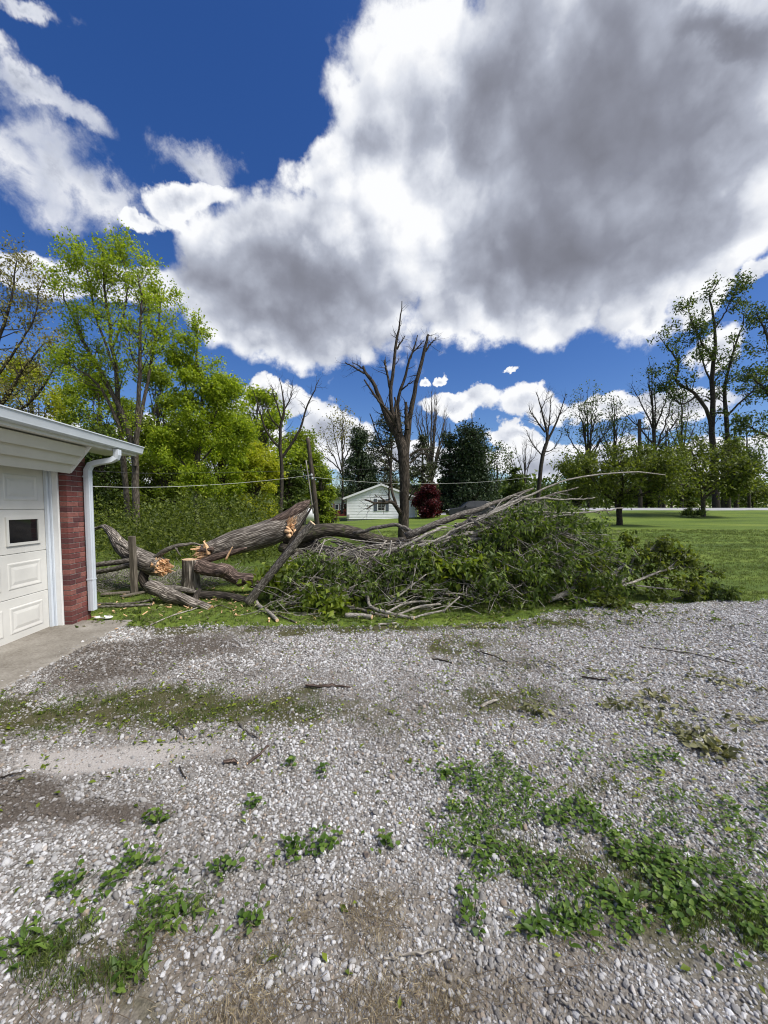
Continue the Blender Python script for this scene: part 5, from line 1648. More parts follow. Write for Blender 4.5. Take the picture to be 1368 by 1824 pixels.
    blob_tree('lily_clump', 'dark green strap leaved clump at foot of roadside tree', 35, 1235, 923, 910, 38, 95, 900, 0.35, LF_DEEP, BK_DARK, 'round', cat='plant', nb=16, low=0.0, trunk=0.5, aspect=0.16, droop=-0.6)
    # tree trunks beyond the road
    TR = [(1183, 7, 'near the pole'), (1196, 5, ''), (1290, 12, ''), (1311, 9, ''), (1216, 5, ''), (1335, 6, ''), (1160, 5, '')]
    LB = ['thick dark trunk beyond the road, leftmost of its pair', 'slim dark trunk beyond the road, next to a thick one', 'stoutest grey trunk beyond the road under the bright crown',
          'dark trunk beyond road, right of the stoutest one', 'slim crooked trunk beyond road left of the lily clump', 'slim trunk beyond the road, rightmost in view', 'slim trunk beyond the road between the two spreading trees']
    for i, (px, r, _) in enumerate(TR):
        make_tree('far_tree', LB[i], 52 + i, [[(px, 925, r * .62), (px + rng.normal(0, 1), 870, r * .5), (px + rng.normal(0, 3), 820, r * .4), (px + rng.normal(0, 6), 760, .6)],
                  [(px, 860, r * .3), (px + 12, 830, r * .2), (px + 26, 800, .4)], [(px, 850, r * .3), (px - 12, 820, r * .2), (px - 22, 795, .4)]], 100 + i,
                  [L(per=12, f0=0.4, f1=1.0, length=2.2, ang=(50, 14), n=5, rfac=0.4, up=0.04, wig=0.16, rmax=0.05), L(per=4, f0=0.2, f1=1.0, length=1.0, ang=(45, 14), n=4, rfac=0.6, up=0.0, wig=0.16)],
                  L(per=2, spread=0.25, size=0.36, frac=0.5), BK_DARK, LF_DEEP, wob=0.03, group='tree trunks beyond the road')
    SH = [(1025, 862, 60, 'loose olive bush beyond the road behind the heap top'), (1150, 858, 70, 'loose olive bush beyond the road under the far pole'),
          (1222, 866, 50, 'small olive bush beyond the road left of the roadside tree trunk'), (1340, 852, 80, 'wide olive bush beyond the road, rightmost in view')]
    for i, (px, pt, w, lb) in enumerate(SH):
        blob_tree('roadside_bush', lb, 56 + 2 * i, px, 912, pt, w, 140 + i, 2200, 0.36, LF_OLIVE, BK_DARK, 'round', cat='bush', nb=40, low=0.05, trunk=1.5, lump=0.5, group='bushes beyond the road')
    # far tree line that closes the horizon
    rng = np.random.default_rng(123)
    n = 34000
    A = rng.uniform(-1.15, 1.15, n)
    dd = rng.uniform(85, 125, n)
    x = np.tan(A * 0.8) * dd
    hmax = 2.5 + 5.5 * fbm(x * 0.09, dd * 0.02 + 3) + 3.0 * fbm(x * 0.5, dd * 0.1)
    z = ground_z(x, dd) + hmax * rng.random(n) ** 0.8
    V, F, ti = leaves(rng, np.stack([x, dd, z], -1), 1, 0.4, 1.1, 0.6, 0.2)
    tag(world_mesh('treeline', V, [F], LF_DEEP, None, True, {'tint': ('FACE', 'FLOAT', ti)}), 'distant dark tree line along the horizon', 'tree line', kind='stuff')


build_mid_trees()

# ------------------------------------------------------------------ the fallen tree
def ppath(ctrl, n):
    """rows (px, py, d, radius px) -> points (n,3), radii (n)"""
    rows = []
    for px, py, d, r in ctrl:
        p = at(px, py, d)
        rows.append([*p, r * d / FPX])
    Q = resample(np.array(rows), n)
    return Q[:, :3], np.maximum(Q[:, 3], 0.0015)


def rough_log(P, R, k, amp, seed, freq=9.0, cap=True, ridges=0.6):
    """a tube with real bark relief"""
    n = len(P)
    V, fs, bk = tubes(P[None], R[None], k, cap)
    V = V.reshape(n, k, 3)
    B = bk.reshape(n, k, 3)
    ctr = P[:, None, :]
    out = unit(V - ctr)
    dsp = np.zeros((n, k))
    for i in range(n):
        for j in range(k):
            b = B[i, j]
            q = Vector((b[0] * freq, b[1] * freq, b[2] * freq * 0.22 + seed))
            a = mnoise.fractal(q, 1.0, 2.0, 4)
            r = 1 - abs(mnoise.noise(Vector((b[0] * freq * 2.2, b[1] * freq * 2.2, b[2] * freq * 0.25 + seed * 3))))
            lo = mnoise.noise(Vector((b[0] * 2.5, b[1] * 2.5, b[2] * 1.6 + seed * 7)))
            dsp[i, j] = a * 0.5 + (r - 0.7) * ridges + lo * 1.4
    V = V + out * (dsp * amp)[..., None]
    return V.reshape(-1, 3), fs, bk


def log_obj(name, ctrl, n, k, amp, seed, mat, parent=None, freq=9.0, ends=None):
    P, R = ppath(ctrl, n)
    V, fs, bk = rough_log(P, R, k, amp, seed, freq)
    a = {'bk': ('POINT', 'FLOAT_VECTOR', bk.astype(np.float32))}
    o = world_mesh(name, V, fs, mat, parent, True, a)
    me = o.data
    if ends:
        me.materials.append(ends)
        np_ = len(me.polygons)
        me.polygons[np_ - 1].material_index = 1
        me.polygons[np_ - 2].material_index = 1
        me.polygons[np_ - 1].use_smooth = False
        me.polygons[np_ - 2].use_smooth = False
    return o


def splinters(name, base, axis, rad, n, ln, seed, mat, parent, wid=0.035):
    """a torn wood end: many pointed slivers of unequal length standing round a face"""
    rng = np.random.default_rng(seed)
    axis = unit(np.array(axis, dtype=float))
    u = unit(np.cross(axis, [0, 0, 1.0]))
    w = np.cross(axis, u)
    parts = []
    for i in range(n):
        a, r = rng.uniform(0, 6.28), rad * math.sqrt(rng.random())
        b = np.array(base) + (u * math.cos(a) + w * math.sin(a)) * r - axis * 0.05
        l = ln * rng.uniform(0.15, 1.0) * (1.3 if rng.random() < 0.15 else 0.75)
        ww = wid * rng.uniform(0.5, 1.5)
        e = b + (axis + rng.normal(0, 0.16, 3)) * l
        s1 = unit(rng.normal(size=3))
        s1 = unit(s1 - axis * s1.dot(axis))
        s2 = np.cross(axis, s1)
        V = np.array([b + s1 * ww, b + s2 * ww * 0.5, b - s1 * ww, b - s2 * ww * 0.5, e + s1 * ww * .35, e + s2 * ww * .12, e - s1 * ww * .2, e - s2 * ww * .12])
        parts.append((V, [BOXF]))
    V, f = cat_mesh(parts)
    o = world_mesh(name, V, f, mat, parent, False)
    o['kind'] = 'stuff'
    return o


def build_fallen():
    d = 7.4
    root = empty('fallen_tree', gp(470, 1050), 'big storm-felled tree with torn grey trunk and heap of leafy branches', 'fallen tree')
    # trunk
    log_obj('trunk', [(362, 984, 7.3, 15), (385, 979, 7.35, 19), (420, 967, 7.4, 21), (455, 957, 7.45, 22), (490, 946, 7.5, 22), (512, 936, 7.55, 19), (526, 922, 7.6, 15), (538, 907, 7.65, 11), (548, 898, 7.7, 5)], 130, 56, 0.022, 1.3, BK_HERO, root, 7.0, SPLINT)
    # torn butt: a flap of bark with pale wood and long slivers
    ax = at(330, 992, 7.2) - at(380, 980, 7.35)
    splinters('torn_wood', at(366, 986, 7.28), ax, 0.17, 70, 0.34, 3, SPLINT, root, 0.03)
    log_obj('splinter', [(358, 1003, 7.15, 3.6), (361, 985, 7.15, 3.2), (365, 962, 7.15, 0.8)], 14, 6, 0.003, 5.0, SPLINT, root)
    log_obj('splinter', [(372, 988, 7.1, 4.0), (368, 974, 7.1, 3.2), (362, 964, 7.1, 0.9)], 14, 6, 0.003, 6.0, SPLINT, root)
    log_obj('splinter', [(352, 982, 7.1, 1.6), (362, 980, 7.1, 3.2), (380, 978, 7.1, 4.2)], 14, 8, 0.006, 7.0, BK_RED, root)
    log_obj('splinter', [(402, 997, 7.0, 2.2), (408, 985, 7.0, 1.6), (414, 974, 7.0, 0.6)], 10, 5, 0.002, 7.5, SPLINT, root)
    log_obj('torn_flap', [(360, 1000, 7.1, 5), (385, 993, 7.1, 6), (410, 985, 7.12, 5), (440, 976, 7.15, 2)], 30, 12, 0.012, 8.0, BK_RED, root)
    # torn fork at the far end
    splinters('torn_wood', at(518, 943, 7.35), at(530, 955, 7.3) - at(505, 930, 7.5), 0.10, 34, 0.16, 4, SPLINT, root, 0.025)
    splinters('torn_wood', at(545, 899, 7.68), at(556, 890, 7.7) - at(540, 905, 7.7), 0.08, 26, 0.16, 14, BK_RED, root, 0.03)
    log_obj('knot', [(508, 946, 7.25, 3), (514, 947, 7.2, 3.4), (517, 948, 7.2, 3)], 8, 12, 0.006, 2.0, SPLINT, root)
    log_obj('knot', [(513, 953, 7.25, 4), (516, 955, 7.2, 4), (518, 956, 7.2, 3)], 8, 10, 0.006, 2.7, SPLINT, root)
    log_obj('torn_top', [(470, 938, 7.42, 3), (492, 928, 7.45, 8), (514, 917, 7.5, 10), (533, 904, 7.55, 9), (546, 897, 7.6, 6), (553, 892, 7.62, 2)], 60, 22, 0.028, 9.5, BK_RED, root, 9.0)
    splinters('torn_wood', at(520, 930, 7.36), at(536, 916, 7.3) - at(512, 942, 7.4), 0.09, 40, 0.22, 24, SPLINT, root, 0.022)
    # heavy limbs
    H = [
        [(505, 955, 7.6, 15), (540, 951, 7.6, 15), (570, 945, 7.65, 12.5), (600, 944, 7.7, 12), (630, 949, 7.75, 11.5), (660, 959, 7.8, 11), (690, 966, 7.8, 10), (718, 965, 7.8, 8), (745, 956, 7.8, 6)],
        [(515, 960, 7.7, 14), (545, 968, 7.8, 14), (575, 985, 7.9, 13), (605, 1000, 7.9, 12), (640, 1008, 7.8, 11), (680, 1000, 7.6, 10), (712, 988, 7.4, 10), (745, 976, 7.2, 8), (790, 968, 7.0, 5)],
        [(500, 975, 7.5, 8), (530, 985, 7.4, 8), (560, 1000, 7.2, 7), (600, 1020, 7.0, 5), (650, 1030, 6.8, 4)],
    ]
    for i, c in enumerate(H):
        log_obj('limb', c, 70, 22, 0.014, 11.0 + i, BK_MOSS if i != 1 else BK_DARK, root, 12.0)
    Lm = [
        [(630, 950, 7.6, 3.4), (668, 940, 7.5, 3.4), (704, 935, 7.4, 3.6), (732, 945, 7.3, 3.4), (757, 950, 7.2, 2.4)],
        [(722, 956, 7.2, 7.2), (751, 945, 7.2, 6.6), (784, 931, 7.2, 6), (823, 916, 7.3, 5.4), (860, 905, 7.4, 4.4), (900, 890, 7.6, 3), (950, 870, 7.8, 1.6)],
        [(798, 957, 6.7, 7.6), (818, 952, 6.7, 7.6), (851, 940, 6.8, 7.4), (884, 931, 6.8, 6.6), (912, 922, 6.9, 5.4), (940, 913, 7.0, 3.2), (975, 905, 7.1, 2)],
        [(905, 924, 6.85, 5.2), (930, 926, 6.8, 4.8), (958, 934, 6.75, 4.4)],
        [(798, 956, 6.6, 5), (820, 939, 6.55, 4.6), (834, 929, 6.5, 4.2), (848, 930, 6.45, 3.8), (862, 938, 6.4, 3.2)],
        [(820, 945, 6.9, 3), (850, 925, 7.0, 2.8), (879, 911, 7.0, 2.6), (920, 885, 7.1, 1.8), (945, 872, 7.2, 1.2)],
        [(835, 935, 6.8, 2.8), (870, 915, 6.8, 2.6), (907, 897, 6.9, 2.4), (934, 886, 7.0, 2.0), (982, 865, 7.1, 1.6), (1005, 857, 7.1, 1.5), (1059, 846, 7.2, 1.4), (1134, 841, 7.3, 1.2), (1185, 846, 7.4, .7)],
        [(930, 890, 7.0, 1.7), (960, 888, 7.0, 1.6), (1020, 890, 7.1, 1.3), (1060, 886, 7.1, .8)],
        [(900, 912, 6.9, 2.0), (940, 911, 6.8, 1.8), (1020, 914, 6.8, 1.7), (1065, 911, 6.8, 1.5), (1110, 905, 6.9, .9)],
        [(612, 1032, 6.6, 2.0), (640, 1015, 6.6, 2.6), (673, 993, 6.6, 2.8), (704, 979, 6.6, 3), (751, 971, 6.6, 3), (790, 962, 6.7, 2.6)],
        [(650, 1022, 6.5, 1.6), (695, 982, 6.5, 2.4), (723, 971, 6.5, 2.6), (765, 949, 6.6, 2.6), (795, 939, 6.7, 2.2)],
        [(715, 990, 6.8, 9), (735, 982, 6.8, 8), (765, 972, 6.8, 6.4), (800, 962, 6.8, 5)],
        [(800, 962, 6.4, 2.6), (850, 960, 6.4, 2.4), (884, 963, 6.4, 2.2), (904, 970, 6.3, 2.2), (923, 985, 6.2, 2.0), (934, 996, 6.1, 1.8), (957, 1027, 6.0, 1.2)],
        [(884, 961, 6.3, 1.8), (910, 975, 6.2, 1.7), (935, 1000, 6.1, 1.4), (950, 1020, 6.0, .9)],
        [(697, 963, 6.4, 1.4), (692, 990, 6.3, 1.5), (687, 1040, 6.0, 1.5), (680, 1072, 5.8, 1.3)],
        [(880, 925, 7.2, 3.0), (930, 900, 7.5, 2.4), (985, 880, 7.8, 1.8), (1030, 868, 8.0, 1.0)],
        [(850, 930, 7.2, 3.4), (900, 915, 7.4, 3.0), (950, 905, 7.6, 2.2), (1005, 905, 7.8, 1.5), (1070, 915, 7.9, .8)],
        [(940, 932, 6.7, 3.0), (985, 945, 6.6, 2.2), (1030, 965, 6.5, 1.6), (1070, 990, 6.4, 0.8)],
        [(880, 940, 6.6, 3.0), (930, 965, 6.4, 2.4), (975, 995, 6.2, 1.8), (1020, 1030, 6.0, 1.0)],
        [(800, 965, 6.4, 3.0), (840, 990, 6.2, 2.4), (880, 1020, 6.0, 2.0), (930, 1060, 5.7, 1.2)],
        [(640, 1010, 6.8, 3.6), (690, 1030, 6.4, 3.0), (740, 1045, 6.0, 2.4), (800, 1060, 5.7, 1.4)],
        [(575, 1000, 7.0, 3.6), (570, 1020, 6.6, 3.0), (560, 1045, 6.1, 2.4), (540, 1070, 5.8, 1.4)],
        [(600, 1005, 7.0, 3.6), (640, 1030, 6.4, 2.8), (670, 1050, 6.0, 2.0), (700, 1062, 5.7, 1.0)],
        [(530, 985, 7.0, 3.0), (510, 1005, 6.7, 2.4), (495, 1030, 6.4, 1.8), (480, 1050, 6.2, 1.0)],
        [(760, 975, 6.6, 3.4), (790, 1000, 6.3, 2.6), (830, 1040, 5.9, 2.0), (850, 1080, 5.6, 1.2)],
    ]
    rng = np.random.default_rng(301)
    for i in range(13):
        x0, x1 = rng.uniform(690, 830), rng.uniform(880, 1075)
        y0, y1 = 1000 - (x0 - 690) * 0.3 + rng.normal(0, 10), np.interp(x1, [880, 1075], [905, 890]) + rng.uniform(-15, 60)
        d0, d1 = rng.uniform(6.2, 6.6), rng.uniform(6.3, 7.0)
        r = rng.uniform(1.6, 3.2)
        Lm.append([(x0, y0, d0, r), ((x0 * 2 + x1) / 3, (y0 * 2 + y1) / 3 - rng.uniform(0, 14), (d0 * 2 + d1) / 3, r * .85), ((x0 + x1 * 2) / 3, (y0 + y1 * 2) / 3 - rng.uniform(0, 16), (d0 + d1 * 2) / 3, r * .6), (x1, y1, d1, r * .3)])
    P, R = [], []
    for i, c in enumerate(Lm):
        p, r = ppath(c, 18)
        p[1:-1] += rng.normal(0, 0.008, (16, 3))
        P.append(p)
        R.append(r)
        V, fs, bk = tubes(p[None], r[None], 10, True, 0.04, rng)
        o = world_mesh('limb', V, fs, BK_PALE if i in (7, 8, 9, 10, 14, 13, 12, 6) or i > 24 else BK_LIMB, root, True, {'bk': ('POINT', 'FLOAT_VECTOR', bk.astype(np.float32))})
        o.data.materials.append(SAWN)
        for q in (-1, -2):
            o.data.polygons[q].material_index = 1
            o.data.polygons[q].use_smooth = False
    # hidden inner limbs fill the heap
    prof_x = [440, 480, 520, 560, 600, 640, 680, 720, 760, 800, 830, 860, 900, 950, 1000, 1040, 1080, 1105, 1125]
    prof_t = [1045, 1015, 1000, 995, 1000, 1010, 1000, 985, 978, 970, 950, 935, 918, 905, 900, 905, 930, 962, 992]
    P2, R2 = [], []
    for i in range(260):
        x1 = rng.uniform(470, 1110) if i < 170 else rng.uniform(850, 1115)
        top = np.interp(x1, prof_x, prof_t)
        y1 = top + (1075 - top) * (rng.random() ** 1.15 if i < 170 else 0.65 * rng.random()) + 8
        dmax = min(8.2, 1.5 * FPX / max(y1 - 903, 1)) if y1 > 940 else 8.2
        d1 = rng.uniform(5.5, max(5.6, dmax)) if y1 > 985 else rng.uniform(7.2, 8.6)
        x0 = rng.uniform(560, 800) if x1 < 860 else rng.uniform(740, 950)
        y0 = rng.uniform(960, 1005) if x0 < 800 else rng.uniform(920, 965)
        a, b = at(x0, y0, rng.uniform(6.8, 7.6)), at(x1, y1, d1)
        b[2] = max(b[2], 0.06)
        mid = (a + b) / 2 + rng.normal(0, 0.12, 3) + np.array([0, 0, 0.18])
        Q = resample(np.array([a, mid, b]), 18)
        Q[:, 2] = np.maximum(Q[:, 2], 0.03)
        P2.append(Q)
        R2.append(np.linspace(0.016, 0.004, 18) * rng.uniform(0.6, 1.3))
    P2, R2 = np.array(P2), np.array(R2)
    PA, RA = np.concatenate([np.array(P), P2]), np.concatenate([np.array(R), R2])
    # twigs off all of them
    t1, r1 = spawn(rng, PA[:, 4:], RA[:, 4:], 9, 0.0, 1.0, 0.62, (42, 14), 6, 0.5, -0.02, 0.14, rmax=0.010)
    t1[:, :, 2] = np.maximum(t1[:, :, 2], 0.02)
    t2, r2 = spawn(rng, t1, r1, 3, 0.25, 1.0, 0.26, (42, 14), 4, 0.6, -0.08, 0.15, rmax=0.005)
    t2[:, :, 2] = np.maximum(t2[:, :, 2], 0.015)

    def under(pts, slack=8):
        # stay below the heap's outline as it stands over the lawn
        v = pts - EYE
        cp, sp = math.cos(PITCH), math.sin(PITCH)
        zc = v[:, 1] * cp + v[:, 2] * sp
        yc = -v[:, 1] * sp + v[:, 2] * cp
        px, py = PW / 2 + FPX * v[:, 0] / zc, PH / 2 + SHIFT - FPX * yc / zc
        return (py > np.interp(px, prof_x, prof_t) - slack) & (px > 440) & (px < 1135)
    k1 = under(t1[:, -1], 30)
    k2 = under(t2[:, -1], 20)
    V, f, at_ = cat_tubes([tubes(P2[::2], R2[::2], 5, rng=rng), tubes(t2[k2], np.maximum(r2[k2], .0015), 3, rng=rng)])
    o = world_mesh('twigs', V, f, BK_LIMB, root, True, at_)
    o['kind'] = 'stuff'
    n = 110
    c = np.stack([rng.uniform(-1.7, 2.6, n), np.zeros(n), rng.uniform(0.05, 0.5, n)], -1)
    c[:, 1] = edge_y(c[:, 0]) + 0.25 + 0.9 * c[:, 2] + rng.uniform(0, 0.5, n)
    u = unit(np.stack([rng.normal(0, 1, n), rng.normal(0, 0.35, n), rng.normal(0.1, 0.35, n)], -1)) * rng.uniform(0.2, 0.55, n)[:, None]
    FS = np.stack([c - u, c - u * 0.4 + rng.normal(0, .03, (n, 3)), c + u * 0.3 + rng.normal(0, .03, (n, 3)), c + u], 1)
    FS[:, :, 2] = np.maximum(FS[:, :, 2], 0.015)
    V, f, at_ = cat_tubes([tubes(FS, rng.uniform(0.003, 0.008, n)[:, None] * np.array([1, .85, .65, .35])[None], 5, rng=rng), tubes(P2[1::2], R2[1::2], 5, rng=rng), tubes(t1[k1], np.maximum(r1[k1], .0025), 4, rng=rng)])
    o = world_mesh('pale_twigs', V, f, BK_PALE, root, True, at_)
    o['kind'] = 'stuff'
    pts = np.concatenate([t2[:, 1:].reshape(-1, 3), t1[:, 2:].reshape(-1, 3)])
    pts = pts[under(pts, 10)]
    cl = np.array([mnoise.noise(Vector(q * 4.2)) for q in pts])
    pts = pts[rng.random(len(pts)) < sstep(cl, -0.30, 0.15) * np.where(pts[:, 1] > 6.9, 0.72, 0.72)]
    print('fallen leaf anchors', len(pts))
    V, F, ti = leaves(rng, pts, 4, 0.035, 0.085, 0.42, 0.75, 0.25, sj=0.5)
    V[:, 2] = np.maximum(V[:, 2], 0.008)
    o = world_mesh('leaves', V, [F], LF_FALL, root, True, {'tint': ('FACE', 'FLOAT', ti)})
    o['kind'] = 'stuff'
    # fresh yellow-green sprays inside the heap
    sp = []
    for px, py, dd, s in ((485, 1030, 6.2, .16), (500, 1015, 6.3, .14), (790, 1015, 6.1, .2), (830, 1010, 6.0, .2), (855, 1000, 6.1, .16), (770, 1005, 6.2, .14), (580, 1060, 5.7, .15), (600, 1080, 5.5, .14), (560, 1075, 5.6, .12)):
        c = at(px, py, dd)
        sp.append(c + rng.normal(0, s, (170, 3)) * [1, .8, .6])
    sp = np.concatenate(sp)
    sp[:, 2] = np.maximum(sp[:, 2], 0.03)
    V, F, ti = leaves(rng, sp, 1, 0.02, 0.11, 0.6, 0.5, 0.25)
    o = world_mesh('bright_leaves', V, [F], LF_MID, root, True, {'tint': ('FACE', 'FLOAT', ti)})
    o['kind'] = 'stuff'


build_fallen()


def leafy_branch(name, label, paths, seed, d_leaf, lf, mat, per1=7, len1=0.35, lsize=0.06, group=None, cat='branch', lper=3, cut=True):
    rng = np.random.default_rng(seed)
    P, R = zip(*[ppath(c, 16) for c in paths])
    P, R = np.array(P), np.array(R)
    P[:, :, 2] = np.maximum(P[:, :, 2], R + 0.004)
    b = P[0, 0].copy()
    b[2] = 0
    t = empty(name, b, label, cat, group)
    V, fs, bk = tubes(P[:1], R[:1], 10, True, 0.05, rng)
    o = world_mesh('stem', V, fs, mat, t, True, {'bk': ('POINT', 'FLOAT_VECTOR', bk.astype(np.float32))})
    o.data.materials.append(SAWN)
    for q in (-1, -2):
        o.data.polygons[q].material_index = 1
        o.data.polygons[q].use_smooth = False
    for i in range(1, len(P)):
        V, fs, bk = tubes(P[i:i + 1], R[i:i + 1], 7, True, 0.05, rng)
        world_mesh('side_branch', V, fs, mat, t, True, {'bk': ('POINT', 'FLOAT_VECTOR', bk.astype(np.float32))})
    if per1:
        t1, r1 = spawn(rng, P, R, per1, 0.25, 1.0, len1, (38, 14), 6, 0.5, 0.02, 0.14, rmax=0.006)
        t2, r2 = spawn(rng, t1, r1, 2, 0.25, 1.0, len1 * 0.5, (42, 14), 4, 0.6, 0.0, 0.15)
        for q in (t1, t2):
            q[:, :, 2] = np.maximum(q[:, :, 2], 0.012)
        V, f, at_ = cat_tubes([tubes(t1, np.maximum(r1, .0015), 4, rng=rng), tubes(t2, np.maximum(r2, .0012), 3, rng=rng)])
        o = world_mesh('twigs', V, f, mat, t, True, at_)
        o['kind'] = 'stuff'
        if lf is not None:
            pts = np.concatenate([t1[:, 2:].reshape(-1, 3), t2[:, 1:].reshape(-1, 3)])
            pts = pts[rng.random(len(pts)) < d_leaf]
            V, F, ti = leaves(rng, pts, lper, 0.03, lsize, 0.6, 0.4, 0.2)
            V[:, 2] = np.maximum(V[:, 2], 0.008)
            o = world_mesh('leaves', V, [F], lf, t, True, {'tint': ('FACE', 'FLOAT', ti)})
            o['kind'] = 'stuff'
    return t


# the broken leafy limb at the right end
leafy_branch('broken_limb', 'pale broken limb with small dark leaves lying right of the heap', [
    [(977, 1069, 6.0, 4.6), (1005, 1058, 6.1, 4.8), (1018, 1053, 6.1, 4.8), (1028, 1039, 6.2, 4.6), (1047, 1040, 6.2, 4.2), (1065, 1032, 6.3, 3.8), (1086, 1028, 6.3, 3.4), (1113, 1004, 6.4, 2.4)],
    [(1042, 1037, 6.2, 2.8), (1044, 1022, 6.15, 2.0), (1049, 1008, 6.1, 1.0)],
    [(1049, 1050, 6.1, 2.6), (1078, 1045, 6.1, 2.6), (1107, 1037, 6.2, 2.4), (1123, 1016, 6.3, 2.0), (1128, 995, 6.3, 1.8), (1134, 985, 6.3, 1.6), (1123, 971, 6.3, .9)],
    [(1103, 1046, 6.0, 2.2), (1131, 1036, 6.1, 2.2), (1160, 1024, 6.2, 2.0), (1184, 1016, 6.2, 1.8), (1223, 1010, 6.3, 1.5), (1270, 1019, 6.3, .7)],
    [(1130, 995, 6.3, 1.5), (1155, 982, 6.4, 1.3), (1172, 970, 6.4, .7)],
    [(1180, 1017, 6.2, 1.6), (1200, 1006, 6.3, 1.3), (1216, 997, 6.3, .7)],
    [(1010, 1060, 6.0, 1.8), (1065, 1074, 5.9, 1.6), (1105, 1079, 5.8, 1.0)],
    [(1086, 1030, 6.4, 1.8), (1130, 1022, 6.6, 1.6), (1190, 1030, 6.7, 1.4), (1250, 1040, 6.7, .7)],
    [(1110, 1040, 6.2, 1.6), (1150, 1045, 6.2, 1.4), (1200, 1050, 6.2, 1.2), (1245, 1055, 6.2, .6)],
    [(1120, 1018, 6.4, 1.5), (1165, 1000, 6.6, 1.2), (1215, 992, 6.7, .6)]], 401, 0.75, LF_OLIVE, BK_PALE, 15, 0.36, 0.07, lper=4)
leafy_branch('leafy_twig', 'small heap of dark wilted leaf sprays on lawn edge at far right', [
    [(1190, 1068, 6.3, 1.5), (1225, 1064, 6.3, 1.4), (1265, 1062, 6.3, 1.0), (1305, 1062, 6.3, .6)], [(1205, 1066, 6.4, 1.2), (1250, 1056, 6.4, 1.0), (1290, 1052, 6.4, .6)]], 402, 0.9, LF_DEEP, BK_LIMB, 14, 0.22, 0.075, lper=4)

# loose cut branches in front of the heap
CUT = [('cut_branch', 'long pale cut branch lying highest in the row of cut branches', [(584, 1037, 6.1, 2.6), (643, 1055, 5.9, 3.2), (721, 1067.5, 5.7, 3.4)]),
       ('cut_branch', 'grey cut branch sloping down behind the short thick piece', [(606, 1070, 5.7, 2.4), (613, 1078, 5.6, 2.8), (650, 1088, 5.45, 3), (692, 1100, 5.3, 2.8)]),
       ('cut_branch', 'straight cut branch with orange sawn end nearest the gravel', [(655, 1062, 5.8, 2.4), (661, 1081, 5.5, 3), (700, 1094, 5.35, 3.2), (738, 1107, 5.2, 3.4)]),
       ('cut_branch', 'short thick pale log piece among the cut branches', [(615, 1096, 5.3, 4.6), (640, 1098, 5.28, 4.6), (663, 1101, 5.22, 4.4)]),
       ('cut_branch', 'curved pale branch, topmost of three arching to the right', [(692, 1089, 5.4, 2), (725, 1074, 5.5, 2.2), (767, 1070.6, 5.6, 1.8)]),
       ('cut_branch', 'curved pale branch, middle of three arching to the right', [(706, 1096, 5.3, 2), (747, 1081, 5.4, 2.2), (785, 1076, 5.5, 1.8)]),
       ('cut_branch', 'thin pale branch, lowest of three arching to the right', [(730, 1103, 5.2, 2), (760, 1094, 5.25, 2.2), (790, 1087.5, 5.3, 1.8)]),
       ('cut_branch', 'thin forked stick standing up at right of arching branches', [(790, 1092, 5.3, 1.4), (795, 1084, 5.3, 1.5), (819, 1063, 5.4, 1.0)]),
       ('cut_branch', 'thin stick slanting up across the long cut branch', [(690, 1078, 5.5, 1.4), (725, 1050, 5.6, 1.5), (759, 1023, 5.7, 1.0)]),
       ('cut_branch', 'thin horizontal stick left of the cut branches', [(509, 1077, 5.7, 1.6), (545, 1074, 5.7, 1.8), (575, 1075, 5.7, 1.5)]),
       ('cut_branch', 'thin bent stick under the leaning cut pole', [(501, 1041, 6.2, 1.4), (532, 1041, 6.2, 1.5), (564, 1046, 6.2, 1.2)]),
       ('cut_branch', 'bark covered stick lying on the edge of the gravel', [(673, 1120, 4.95, 2), (690, 1117, 4.98, 2), (707, 1114, 5.02, 1.6)]),
       ('cut_branch', 'mottled cut stick below the leaning cut pole', [(452, 1062, 6.2, 4), (462, 1082, 5.8, 3.8), (478, 1096, 5.5, 3.6), (494, 1115, 5.1, 3.2)]),
       ('cut_branch', 'thin grey stick running from mottled stick to gravel', [(466, 1084, 5.8, 1.6), (495, 1097, 5.4, 1.6), (528, 1118, 5.05, 1.4)]),
       ('cut_branch', 'slender pale stick lying across grass toward the gravel', [(268, 1122, 4.95, 1.2), (310, 1098, 5.4, 1.3), (345, 1085, 5.7, 1.2), (368, 1075, 5.9, 1.0)]),
       ('cut_branch', 'upper grey pole in the grass beside the downspout', [(165, 1078, 6.0, 2.2), (210, 1076, 6.0, 2.2), (250, 1073, 6.05, 2), (275, 1066, 6.1, 1.5)]),
       ('cut_branch', 'lower grey pole in the grass beside the downspout', [(165, 1088, 5.8, 2.4), (215, 1083, 5.85, 2.6), (272, 1076, 5.95, 2.4)]),
       ('cut_branch', 'crooked stick at the tip of the curved ground log', [(345, 1072, 6.0, 1.2), (372, 1085, 5.8, 1.2), (390, 1078, 5.9, .8), (420, 1088, 5.7, .6)])]
for i, (nm, lb, c) in enumerate(CUT):
    leafy_branch(nm, lb, [c], 420 + i, 0, None, BK_PALE if i in (0, 2, 3, 4, 5, 6, 7, 8, 11, 12, 14) else BK_LIMB, 0 if c[0][3] > 2.5 else 2, 0.18, cat='branch', group='cut branches lying before the fallen tree')


